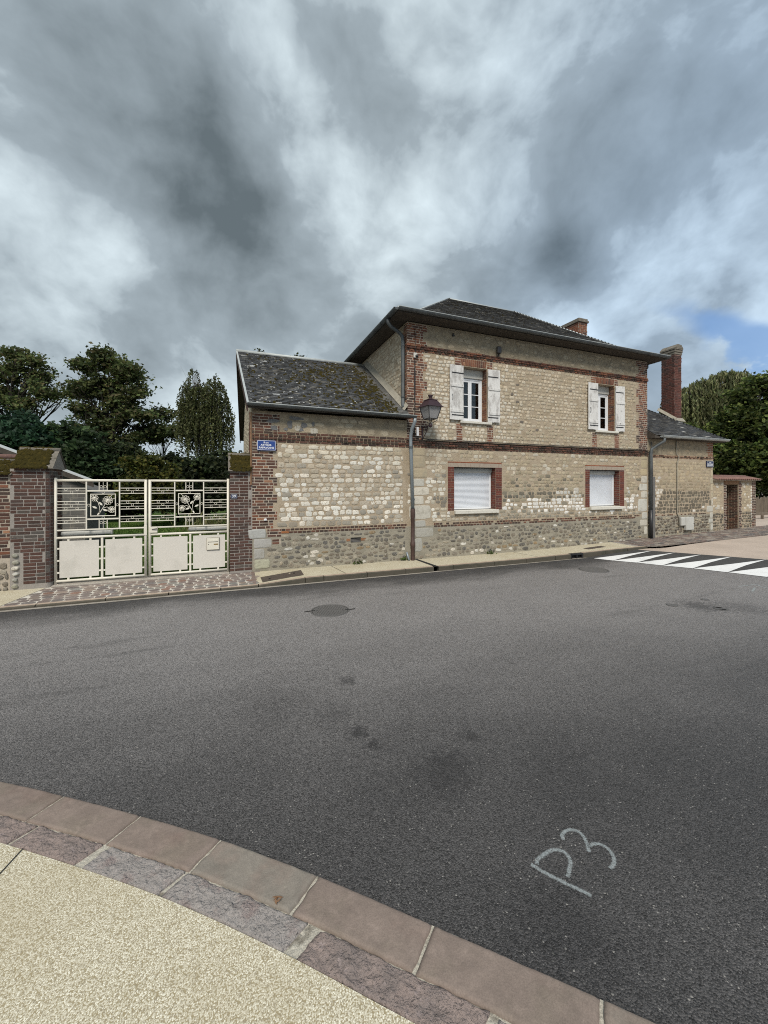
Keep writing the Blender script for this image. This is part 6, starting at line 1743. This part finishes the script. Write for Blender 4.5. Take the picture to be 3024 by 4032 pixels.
def build_yard():
    # beam, fence and white panel across the end of the square
    B = thing('timber_barrier', 'low timber barrier rail at the back of the pink square', 'barrier', (27, 3, .33))
    MB().cbox(22.3, 40, 3.0, 3.16, .55, .68, .012).build('rail', 'wood_weathered', B)
    for x in (23.6, 26.2, 28.8, 31.4): MB().cbox(x, x + .12, 2.85, 2.97, .33, .56, .01).build('post', 'wood_weathered', B)
    Fn = thing('paling_fence', 'weathered grey wooden paling fence behind the timber barrier', 'fence', (27, 5, .33))
    x = 23.2
    while x < 40:
        h = random.uniform(1.05, 1.25); MB().cbox(x, x + .10, 5.0, 5.025, .33, .33 + h, .006).build('paling', 'wood_weathered', Fn); x += random.uniform(.125, .15)
    for z in (.6, 1.2): MB().cbox(23.1, 40, 5.028, 5.07, z, z + .07, .006).build('fence_rail', 'wood_weathered', Fn)
    P = thing('white_bench', 'white plastic garden chair back standing in front of the paling fence', 'chair', (27.2, 4.3, .33))
    mb = MB(); pts = []
    xc = 27.95
    mb.prism([(xc - .32, 4.4, .95), (xc - .34, 4.4, 1.55), (xc - .26, 4.4, 1.72), (xc + .26, 4.4, 1.72), (xc + .34, 4.4, 1.55), (xc + .32, 4.4, .95)], (0, .05, 0)); mb.build('backrest', 'white_pvc', P)
    MB().cbox(xc - .33, xc + .33, 3.9, 4.42, .86, .92, .012).build('seat', 'white_pvc', P)
    for dx in (-.30, .25):
        for yy in (3.93, 4.36): MB().cbox(xc + dx, xc + dx + .05, yy, yy + .05, .33, .86, .006).build('leg', 'white_pvc', P)
    # block-built shed behind the gate
    S = thing('garden_shed', 'grey concrete block shed with pale sloping roof edge behind the gate', 'shed', (-7.5, 8, .1))
    # gable facing the street: roof falls to the right
    yy = 5.6
    rl = lambda x: 2.42 + (-4.33 - x) * .449          # underside of the roof along x
    mb = MB(); mb.prism([(-9.5, yy, 0), (-4.55, yy, 0), (-4.55, yy, rl(-4.55)), (-9.5, yy, rl(-9.5))], (0, .22, 0)); sw = mb.build('block_core', 'grey_joint', S)
    mb = MB(); mb.prism([(-9.5, yy + .223, 0), (-4.6, yy + .223, 0), (-4.6, yy + .223, rl(-4.6) - .45), (-9.5, yy + .223, rl(-9.5) - .45)], (0, 2.2, 0)); mb.build('shed_body', 'block_wall', S)
    z = .1; k = 0
    items = []
    while z < 4.4:
        x = -4.56 - (0.2 if k % 2 else 0)
        if k % 2: items.append((-4.755, -4.56, z))
        while x > -7.6:
            items.append((x - .39, x - .01, z)); x -= .40
        z += .2; k += 1
    its = [(pm(FRONT, ((a + b) / 2, yy, z + .095), (b - a, .006, .19)), jitter((.135, .132, .125), .12)) for a, b, z in items if z + .2 < rl(b)]
    pieces(sw, 'concrete_block', 'brick', 'ashlar', its)
    mb = MB(); a, b = np.array((-9.7, yy - .25, rl(-9.7) + .01)), np.array((-4.25, yy - .25, rl(-4.25) + .01)); mb.prism([a, b, b + (0, 0, .035), a + (0, 0, .035)], (0, .52, 0)); mb.build('parapet_capping', 'fibre_roof', S)
    mb = MB(); a3, b3 = np.array((-9.6, yy + .28, rl(-9.6) - .44)), np.array((-4.3, yy + .28, rl(-4.3) - .44)); mb.prism([a3, b3, b3 + (0, 0, .04), a3 + (0, 0, .04)], (0, 2.3, 0)); mb.build('roof_sheet', 'block_wall', S)
    mb = MB(); mb.prism([a + (0, .01, -.17), b + (0, .01, -.17), b + (0, .01, -.003), a + (0, .01, -.003)], (0, .03, 0)); mb.build('barge_board', 'soffit', S)
    o = MB().tube([(-9.5, 1.5, 2.98), (-4.6, 1.5, 2.95)], .07, 8).build('tile_ridge', 'pink_tile', None, True)
    N = thing('tiled_lean_to', 'strip of pink ridge tiles showing above the old boundary wall', 'roof', (-7, 1.5, 0)); o.parent = N; o.matrix_parent_inverse = TR[N.name]
    mb = MB(); mb.prism([(-9.5, 1.1, 2.55), (-9.5, 2.2, 2.55), (-9.5, 1.5, 2.94)], (4.9, 0, 0)); mb.build('roof', 'cap_tile', N)
    MB().box(-9.4, -4.7, 1.2, 2.1, 0, 2.545).build('wall', 'grey_joint', N)
build_yard()

# ------------------------------------------------------------------ covers, manholes and marks in the road
def build_road_items():
    c = thing('utility_cover', 'brown rectangular iron cover let into the far pavement near the drive', 'utility cover', (1.2, -.7, .12))
    q = [(0.66, -.52), (1.66, -.24), (1.64, -.78), (0.68, -.92)]
    f = lambda s, y: ze(s) + (gz(s) - ze(s)) * (y + .98) / 1.0
    mb = MB(); mb.prism([(x, y, f(x, y) + .002) for x, y in q], (0, 0, .006)); mb.build('plate', 'cover_iron', c)
    for x, y in ((.85, -.72), (1.45, -.5)): MB().lathe([(.0, .012), (.02, .012), (.022, .0)], (x, y, f(x, y) + .005), 8).build('lifting_key', 'black_gap', c)
    c = thing('utility_cover', 'small dark iron cover in the pavement below the farther roller shutter', 'utility cover', (11.6, -.6, .2))
    q = [(11.0, -.72), (11.9, -.62), (11.9, -.42), (11.0, -.5)]
    mb = MB(); mb.prism([(x, y, f(x, y) + .002) for x, y in q], (0, 0, .006)); mb.build('plate', 'cover_iron', c)
    def manhole(cx, cy, r, label, ribs, tabs=True):
        m = thing('manhole_cover', label, 'manhole cover', (cx, cy, 0), 'manhole covers in the road')
        mb = MB(); mb.lathe([(0, .004), (r * .97, .004)], (cx, cy, 0), 32); mb.build('gap_ring', 'black_gap', m)
        mb = MB(); mb.lathe([(0, .0065), (r * .935, .0065), (r * .945, .003)], (cx, cy, 0), 32); mb.build('lid', 'manhole_iron', m)
        mb = MB(); mb.lathe([(r * .97, .003), (r * .975, .007), (r * 1.04, .007), (r * 1.05, .002)], (cx, cy, 0), 32); mb.build('rim', 'manhole_iron', m)
        if ribs:
            n = 12
            for k in range(n):
                x = (k - (n - 1) / 2) / (n / 2) * r * .8; h = math.sqrt(max((r * .82) ** 2 - x * x, 0)); an = R(28)
                d = np.array((math.sin(an), math.cos(an), 0)); e = np.array((math.cos(an), -math.sin(an), 0)); c0 = np.array((cx, cy, .0068)) + e * x
                for a, b in ((-h, -.03), (.03, h)):
                    if abs(b - a) > .04: mb = MB(); mb.prism([c0 + d * a - e * .013, c0 + d * b - e * .013, c0 + d * b + e * .013, c0 + d * a + e * .013], (0, 0, .005)); mb.build('rib', 'manhole_iron', m)
            if tabs:
                for sg in (-1, 1):
                    c0 = np.array((cx + sg * r * .98, cy - sg * .08, .0075)); mb = MB(); mb.prism([c0 + (-.12, -.012, 0), c0 + (.12, -.012, 0), c0 + (.12, .012, 0), c0 + (-.12, .012, 0)], (0, 0, .003)); mb.build('hinge_slot', 'black_gap', m)
        return m
    manhole(1.69, -3.26, .34, 'round ribbed manhole cover in the road opposite the stone wing', True)
    manhole(9.15, -2.48, .36, 'round dark manhole cover in the road near the white triangles', False)
    manhole(8.44, -5.81, .11, 'small round valve cover in a dark tar patch on the road', True, False)
    manhole(7.84, -5.33, .09, 'small sunken valve cover nearer the house than the tarred one', False, False)
    manhole(8.83, -5.33, .07, 'tiny round valve cover at the edge of the tar patch', False, False)
    # chalk mark: P3, sprayed so that it reads from the crossing
    def g(u, v):
        u = 2050 + u / 3.6867; v = 3200 + v / 3.6867
        Z = 1540 * 2.285 / (v - 1911.5); X = (u - 1512) / 1540 * Z
        return np.array((X * math.cos(YAW) + Z * math.sin(YAW), Z * math.cos(YAW) - X * math.sin(YAW) - 10.27))
    strokes = [[(150, 755), (300, 850), (480, 945), (680, 1045), (880, 1140), (1030, 1215)],
               [(235, 755), (245, 690), (330, 620), (430, 560), (520, 545), (620, 575), (700, 650), (725, 740), (705, 850), (680, 940)],
               [(620, 400), (600, 330), (660, 270), (740, 255), (840, 285), (910, 350), (955, 440), (975, 500), (990, 575)],
               [(975, 500), (1040, 465), (1130, 460), (1230, 500), (1310, 580), (1355, 670), (1350, 760), (1300, 820)]]
    ch = thing('chalk_mark', 'white chalk letters P3 sprayed on the near asphalt', 'road marking', (*g(700, 700), 0))
    for i, st in enumerate(strokes):
        P = catmull([g(*q) for q in st], 6); T = np.gradient(P, axis=0); T /= np.linalg.norm(T, axis=1)[:, None]; Nn = np.stack([-T[:, 1], T[:, 0]], 1)
        V = []; C = []
        for off, cc in ((-.021, 0), (-.007, .75), (.007, .75), (.021, 0)):
            for k, p in enumerate(P): V.append((*(p + Nn[k] * off), .0035)); C.append((cc, cc, cc, 1))
        n = len(P); fs = [(a * n + k, a * n + k + 1, (a + 1) * n + k + 1, (a + 1) * n + k) for a in range(3) for k in range(n - 1)]
        me = bpy.data.meshes.new('stroke'); me.from_pydata(V, [], fs); me.materials.append(MATS['chalk'])
        at = me.color_attributes.new('col', 'FLOAT_COLOR', 'POINT'); at.data.foreach_set('color', np.array(C, np.float32).ravel()); me.update()
        link('stroke', me, ch)
    # older faint chalk arrow towards the crossing
    def g2(u, v):
        u = 2150 + u / 1.898; v = 2120 + v / 1.898
        Z = 1540 * 2.285 / (v - 1911.5); X = (u - 1512) / 1540 * Z
        return np.array((X * math.cos(YAW) + Z * math.sin(YAW), Z * math.cos(YAW) - X * math.sin(YAW) - 10.27))
    ch = thing('chalk_mark', 'faint white chalk arrow on the road before the white triangles', 'road marking', (*g2(1550, 360), 0))
    for st, w in (([(1440, 360), (1500, 352), (1565, 346), (1610, 362), (1655, 374)], .03), ([(1560, 370), (1542, 398)], .04)):
        P = catmull([g2(*q) for q in st], 5); T = np.gradient(P, axis=0); T /= np.linalg.norm(T, axis=1)[:, None]; Nn = np.stack([-T[:, 1], T[:, 0]], 1)
        V = []; C = []
        for off, cc in ((-w, 0), (-w * .3, .8), (w * .3, .8), (w, 0)):
            for k, p in enumerate(P): V.append((*(p + Nn[k] * off), .0035)); C.append((cc, cc, cc, 1))
        n = len(P); fs = [(a * n + k, a * n + k + 1, (a + 1) * n + k + 1, (a + 1) * n + k) for a in range(3) for k in range(n - 1)]
        me = bpy.data.meshes.new('stroke'); me.from_pydata(V, [], fs); me.materials.append(MATS['chalk'])
        at = me.color_attributes.new('col', 'FLOAT_COLOR', 'POINT'); at.data.foreach_set('color', np.array(C, np.float32).ravel()); me.update()
        link('stroke', me, ch)
build_road_items()

# ------------------------------------------------------------------ trees and plants
def leaf_mesh(name, parent, C, S, cols, up=0.0, aspect=1.6, m='leaf'):
    """C: centres (N,3); S: sizes; each leaf a bent diamond of two triangles"""
    N = len(C); r = rng
    d = r.normal(size=(N, 3)); d[:, 2] = d[:, 2] * (0.6) - up; d /= np.linalg.norm(d, axis=1)[:, None]
    e = np.cross(d, r.normal(size=(N, 3))); e /= np.linalg.norm(e, axis=1)[:, None]
    nn = np.cross(d, e)
    S = np.asarray(S)[:, None]
    a = C - d * S * aspect / 2; b = C + e * S * .5 + nn * S * .12; c = C + d * S * aspect / 2; f = C - e * S * .5 + nn * S * .12
    V = np.stack([a, b, c, f], 1).reshape(-1, 3)
    idx = np.arange(N) * 4
    F = np.stack([idx, idx + 1, idx + 2, idx, idx + 2, idx + 3], 1).reshape(-1)
    me = bpy.data.meshes.new(name); me.vertices.add(4 * N); me.vertices.foreach_set('co', V.astype(np.float32).ravel())
    me.loops.add(6 * N); me.loops.foreach_set('vertex_index', F.astype(np.int32))
    me.polygons.add(2 * N); me.polygons.foreach_set('loop_start', (np.arange(2 * N) * 3).astype(np.int32)); me.polygons.foreach_set('loop_total', np.full(2 * N, 3, np.int32))
    me.update(calc_edges=True); me.materials.append(MATS[m])
    at = me.color_attributes.new('col', 'FLOAT_COLOR', 'POINT')
    cc = np.concatenate([np.repeat(cols, 4, 0), np.ones((4 * N, 1))], 1); at.data.foreach_set('color', cc.astype(np.float32).ravel())
    return link(name, me, parent)

def leaf_cols(n, pal, w, v=.25):
    pal = np.array(pal); k = rng.choice(len(pal), n, p=np.array(w) / np.sum(w))
    return pal[k] * rng.uniform(1 - v, 1 + v, (n, 1)) * rng.uniform(.92, 1.08, (n, 3))

def branchy(name, parent, base, tips, r0, m, fork=.45):
    """trunk with limbs to the given clump centres"""
    mb = MB(); base = np.array(base, float); top = np.mean(tips, axis=0)
    zt = np.max(tips[:, 2]); trunk = [base, base + (top - base) * (.12, .12, .25), base + (top - base) * (.45, .45, .55), base + (top - base) * (.8, .8, .9), np.array((top[0], top[1], base[2] + (zt - base[2]) * .8))]
    trunk = [t + rng.normal(size=3) * (r0 * .5, r0 * .5, 0) for t in trunk]; trunk[0] = base
    mb.tube(trunk, [r0, r0 * .8, r0 * .6, r0 * .35, r0 * .1], 8)
    tr = catmull(trunk, 8)
    for t in tips:
        d = np.linalg.norm(t - base); zst = base[2] + (t[2] - base[2]) * rng.uniform(.35, .7)
        k = np.argmin(np.abs(tr[:, 2] - zst)); s = tr[k]
        mid = s + (t - s) * .5 + rng.normal(size=3) * .05 * np.linalg.norm(t - s) + (0, 0, .08 * np.linalg.norm(t - s))
        rr = r0 * .30 * rng.uniform(.7, 1.1)
        mb.tube([s, mid, t], [rr, rr * .65, rr * .2], 5)
        for q in range(2):
            e = t + rng.normal(size=3) * min(np.linalg.norm(t - s) * .12, .35) - (0, 0, .2); mb.tube([mid, (mid + e) / 2 + rng.normal(size=3) * .1, e], [rr * .5, rr * .3, rr * .1], 4)
    return mb.build(name, m, parent, True)

def cam2w(u, v, Z):
    X = (u - 1512) / 1540 * Z
    return np.array((X * math.cos(YAW) + Z * math.sin(YAW), Z * math.cos(YAW) - X * math.sin(YAW) - 10.27, 2.285 - (v - 1911.5) * Z / 1540))

def clump_tree(name, label, lumps, base, n, leaf, pal, w, r0=.22, spread=.42, per=70, bark='bark', group=None, shell=.35):
    """lumps: ellipsoids (centre, radii); leaves gather in small clusters spread through them"""
    T = thing(name, label, 'tree', tuple(base), group)
    vol = np.array([np.prod(l[1]) for l in lumps]) ** .8; vol /= vol.sum(); C = []; tips = []; K = []
    for (c, r), q in zip(lumps, vol):
        k = max(int(n * q / per), 3)
        d = rng.normal(size=(k, 3)); d /= np.linalg.norm(d, axis=1)[:, None]
        rad = rng.uniform(shell, 1, (k, 1)) ** .7
        cen = np.array(c) + d * rad * np.array(r)
        tips.append(np.array(c)); tips += list(cen[:: max(k // 4, 1)])
        m = rng.integers(int(per * .5), int(per * 1.5), k)
        sp = np.repeat(rng.uniform(.6, 1.3, k), m)[:, None] * spread
        C.append(np.repeat(cen, m, 0) + rng.normal(size=(m.sum(), 3)) * sp * (1, 1, .55)); K.append(np.repeat(rng.uniform(.5, 1.6, k), m))
    C = np.concatenate(C); K = np.concatenate(K)[:, None]
    branchy('trunk', T, base, np.array(tips), r0, bark)
    leaf_mesh('crown', T, C, rng.uniform(.7, 1.3, len(C)) * leaf, leaf_cols(len(C), pal, w) * K)
    return T

def weeping(name, label, lumps, base, ns, leaf, pal, w, drop, r0=.18, bark='bark', step=.09, wid=.05, up=1.2, aspect=2.2):
    """hanging strands from boughs"""
    T = thing(name, label, 'tree', tuple(base)); tips = []; C = []; K = []
    vol = np.array([np.prod(l[1]) for l in lumps]) ** .7; vol /= vol.sum()
    for (c, r), q in zip(lumps, vol):
        k = int(ns * q); d = rng.normal(size=(k, 3)); d[:, 2] = np.abs(d[:, 2]) * .9 - .15; d /= np.linalg.norm(d, axis=1)[:, None]
        st = np.array(c) + d * np.array(r) * rng.uniform(.55, 1, (k, 1)); tips.append(np.array(c)); tips += list(st[:: max(k // 7, 1)])
        for s, dd in zip(st, d):
            L = rng.uniform(*drop); m = int(L / step); t = np.linspace(0, 1, m)[:, None]
            out = np.array((dd[0], dd[1], 0)) * .35 * np.minimum(t * 3, 1)
            p = s + out - np.array((0, 0, 1)) * t * L + np.array((0, 0, .25)) * np.sin(np.minimum(t * 4, 1) * math.pi) + rng.normal(size=(m, 3)) * wid
            C.append(p); K.append(np.full(m, rng.uniform(.5, 1.45)))
    C = np.concatenate(C); K = np.concatenate(K)[:, None]
    branchy('trunk', T, base, np.array(tips), r0, bark)
    leaf_mesh('crown', T, C, rng.uniform(.7, 1.3, len(C)) * leaf, leaf_cols(len(C), pal, w) * K, up=up, aspect=aspect)
    return T

def E(u, v, Z, ru, rv, depth=None):
    """ellipsoid from its place in the view: centre and half-sizes in metres at that distance"""
    return (cam2w(u, v, Z), (ru * Z / 1540, (ru if depth is None else depth) * Z / 1540, rv * Z / 1540))

def build_trees():
    DG = [(.085, .112, .040), (.12, .14, .050), (.12, .108, .05), (.055, .072, .03)]
    def gb(u, Z): p = cam2w(u, 1911, Z); p[2] = 0.1; return p
    clump_tree('ash_tree', 'tall dark leafy tree at the picture edge behind the boundary wall', [E(-60, 1500, 31, 100, 90), E(50, 1420, 31, 80, 50), E(100, 1480, 31, 80, 45), E(170, 1440, 31, 50, 40), E(10, 1560, 31, 110, 45), E(190, 1540, 30, 60, 40), E(110, 1600, 30, 70, 30), E(-180, 1560, 31, 120, 120)],
               gb(110, 31), 17000, .17, DG, (4, 3, 2, 3), .30, .36, 60)
    clump_tree('ash_tree', 'tall dark tree with airy domed crown directly behind the gate', [E(420, 1420, 27, 70, 36), E(345, 1440, 27, 40, 40), E(510, 1470, 27, 60, 36), E(310, 1530, 27, 55, 30), E(400, 1530, 27, 70, 40), E(550, 1540, 27, 40, 34), E(480, 1590, 27, 60, 30), E(340, 1620, 27, 50, 26), E(430, 1670, 27, 60, 22), E(545, 1640, 27, 60, 24), E(600, 1690, 28, 60, 22), E(330, 1700, 27, 60, 30), E(505, 1720, 27, 55, 20)],
               gb(395, 27), 15500, .16, DG, (4, 3, 2, 3), .24, .30, 55)
    clump_tree('small_tree', 'thin-crowned young tree between the domed tree and the weeping birch', [E(640, 1630, 30, 45, 26), E(600, 1720, 30, 50, 26), E(680, 1700, 30, 36, 30)], gb(640, 30), 2600, .15, DG, (3, 3, 2, 2), .10, .34, 50)
    weeping('birch_tree', 'slender weeping birch with hanging branches beside the stone wing', [E(765, 1475, 25, 16, 22), E(755, 1545, 25, 34, 50), E(845, 1530, 25, 34, 50), E(800, 1560, 25, 50, 50), E(735, 1620, 25, 30, 60), E(875, 1600, 25, 24, 60), E(810, 1660, 25, 70, 60)],
            gb(800, 25), 430, .085, [(.10, .115, .044), (.135, .145, .06), (.07, .08, .032)], (3, 2, 3), (1.0, 3.0), .10, 'birch_bark', .042, .045, 1.4, 1.7)
    # evergreen bank and shrubs round the lawn
    GG = [(.030, .066, .036), (.044, .09, .048), (.022, .046, .028)]
    clump_tree('conifer', 'dense blue-green conifer behind the mossy cap of the wide gate pier', [E(60, 1690, 21, 80, 70), E(-60, 1700, 21, 90, 90), E(140, 1740, 21, 80, 80), E(0, 1780, 21, 110, 70)], gb(60, 21), 11000, .17, GG, (3, 2, 3), .2, .3, 60)
    clump_tree('conifer', 'dense dark green conifer standing over the garden shed', [E(250, 1720, 22, 80, 70), E(310, 1780, 22, 90, 90), E(220, 1800, 22, 90, 70), E(360, 1840, 22, 90, 80)], gb(270, 22), 11000, .17, [(.038, .064, .027), (.054, .085, .033), (.024, .040, .019)], (3, 2, 3), .2, .3, 60)
    DK = [(.024, .034, .016), (.036, .052, .022), (.05, .06, .022)]
    for i, (u, v, Z, ru, rv, lab) in enumerate(((400, 1900, 23, 90, 110, 'dark shrub behind the flower panel of the plain gate leaf'), (490, 1830, 24, 90, 90, 'dark shrub under the domed tree behind the gate'), (330, 1940, 26, 90, 80, 'dark shrub seen through the gate beside the shed'), (700, 1900, 23, 95, 105, 'dark shrub behind the meeting of the gate leaves'), (800, 1900, 23, 90, 110, 'dark shrub below the weeping birch'), (890, 1890, 23, 80, 120, 'dark shrub against the corner of the stone wing'), (480, 1960, 26, 100, 50, 'low dark shrub at the end of the lawn'), (760, 1960, 26, 120, 50, 'low dark hedge shrub closing the lawn below the birch'))):
        clump_tree('garden_shrub', lab, [E(u, v, Z, ru, rv), E(u + 25, v + 35, Z, ru * .8, rv * .6)], gb(u, Z), 5200, .16, DK, (4, 3, 1), .07, .28, 60, group='dark shrubs round the lawn')
    clump_tree('garden_shrub', 'yellow-green rounded bush standing on the lawn behind the gate', [E(560, 1840, 20, 70, 55), E(620, 1870, 20, 70, 60), E(560, 1930, 20, 100, 70), E(650, 1950, 20, 70, 70)], gb(590, 20), 9000, .115, [(.085, .090, .018), (.060, .075, .018), (.11, .10, .022), (.035, .045, .014)], (3, 3, 2, 2), .09, .22, 60)
    # twigs of a tree far behind the wing, showing over its ridge
    clump_tree('small_tree', 'sparse treetop just showing above the ridge of the stone wing', [E(1030, 1395, 34, 22, 25), E(1130, 1415, 34, 30, 18), E(1190, 1425, 34, 25, 22), E(1090, 1460, 34, 90, 40), E(1180, 1480, 34, 90, 40)], gb(1110, 34), 2600, .17, DG, (3, 3, 2, 2), .2, .3, 30)
    # right-hand side
    weeping('willow_tree', 'pale green weeping willow rising behind the far chimney', [E(2770, 1520, 42, 45, 25), E(2710, 1545, 42, 45, 25), E(2850, 1490, 42, 50, 28), E(2910, 1490, 42, 40, 28), E(2660, 1570, 42, 40, 25), E(2790, 1570, 42, 90, 30), E(2730, 1620, 42, 60, 30)],
            gb(2800, 42), 800, .12, [(.19, .205, .095), (.14, .16, .07), (.24, .25, .13)], (3, 3, 2), (2.0, 4.6), .4, 'bark', .085, .06, 3.0, 3.6)
    MG = [(.090, .118, .030), (.062, .088, .024), (.130, .150, .042), (.032, .05, .016)]
    clump_tree('maple_tree', 'broad dense green tree filling the picture edge behind the gateway wall', [E(2930, 1570, 31, 45, 50), E(2955, 1510, 31, 30, 36), E(3030, 1540, 31, 60, 60), E(3110, 1520, 31, 80, 70), E(2890, 1650, 31, 60, 50), E(2820, 1720, 31, 60, 45), E(2960, 1680, 30, 90, 80), E(3060, 1680, 30, 100, 110), E(2745, 1760, 31, 50, 40), E(2850, 1810, 30, 100, 70), E(2990, 1830, 29, 120, 100), E(3140, 1700, 31, 120, 150), E(2715, 1700, 32, 30, 36)],
               gb(2960, 31), 50000, .19, MG, (4, 4, 2, 3), .38, .30, 55)
    clump_tree('maple_tree', 'dark understorey tree behind the clay tile coping of the gateway wall', [E(2850, 1900, 33, 110, 90), E(2960, 1920, 33, 110, 100), E(3080, 1920, 33, 110, 110), E(2780, 1850, 33, 70, 70)], gb(2900, 33), 14000, .24, [(.020, .030, .010), (.030, .045, .012), (.014, .02, .008)], (4, 2, 3), .25, .38, 60)
    # pale-flowered bush by the paling fence
    T = thing('flowering_bush', 'bush with small white flowers above the paling fence', 'bush', (29, 6.2, .33)); C = rng.normal(size=(5200, 3)) * (2.6, .45, .30) + np.array((29.5, 6.3, 1.75))
    leaf_mesh('foliage', T, C, rng.uniform(.05, .12, len(C)), leaf_cols(len(C), [(.05, .07, .025), (.09, .11, .04), (.42, .43, .40)], (4, 2, 2.2)))
    mb = MB(); [mb.tube([(x, 6.3, .3), (x + .1, 6.25, 1.7)], .015, 5) for x in np.arange(25, 34, .6)]; mb.build('stems', 'bark', T)
    # weeds along the foot of the wall and grass on the lawn
    k = 0
    for s, h, n, lab in ((3.22, .13, 34, 'small green weed at the foot of the stone wing below the vent'), (4.66, .10, 22, 'grassy weed by the foot of the cast iron downpipe'), (7.62, .08, 30, 'flat green weed patch at the wall foot under the nearer roller shutter')):
        T = thing('weed', lab, 'weed', (s, -.04, gz(s))); C = rng.normal(size=(n, 3)) * (.07, .025, h * .35) + np.array((s, -.05, gz(s) + h * .4)); C[:, 2] = np.maximum(C[:, 2], gz(s) + .012); C[:, 1] = np.minimum(C[:, 1], -.02)
        leaf_mesh('leaves', T, C, rng.uniform(.022, .05, n), leaf_cols(n, [(.07, .11, .025), (.10, .14, .035)], (1, 1)), up=-.6, aspect=2.2)
    n = 26000; C = np.stack([rng.uniform(-9, .3, n), rng.uniform(.5, 16, n), np.full(n, .12)], 1); C[:, 2] += rng.uniform(0, .03, n)
    o = leaf_mesh('grass', None, C, rng.uniform(.03, .06, n), leaf_cols(n, [(.11, .19, .04), (.14, .20, .05), (.08, .14, .03)], (2, 1, 2)), up=-1.2, aspect=2.6)
    o['kind'] = 'stuff'; o['label'] = 'mown green lawn behind the gate'
    # a tuft of tall pale grass by the pier inside the gate
    T = thing('grass_tuft', 'tuft of tall pale dry grass on the lawn near the narrow pier', 'grass tuft', (-.9, 9, .1)); n = 500; C = rng.normal(size=(n, 3)) * (.5, .3, .22) + np.array((-.9, 9, .45)); C[:, 2] = np.maximum(C[:, 2], .14)
    leaf_mesh('blades', T, C, rng.uniform(.05, .09, n), leaf_cols(n, [(.20, .19, .09), (.12, .14, .05)], (2, 1)), up=-2.5, aspect=4)
build_trees()
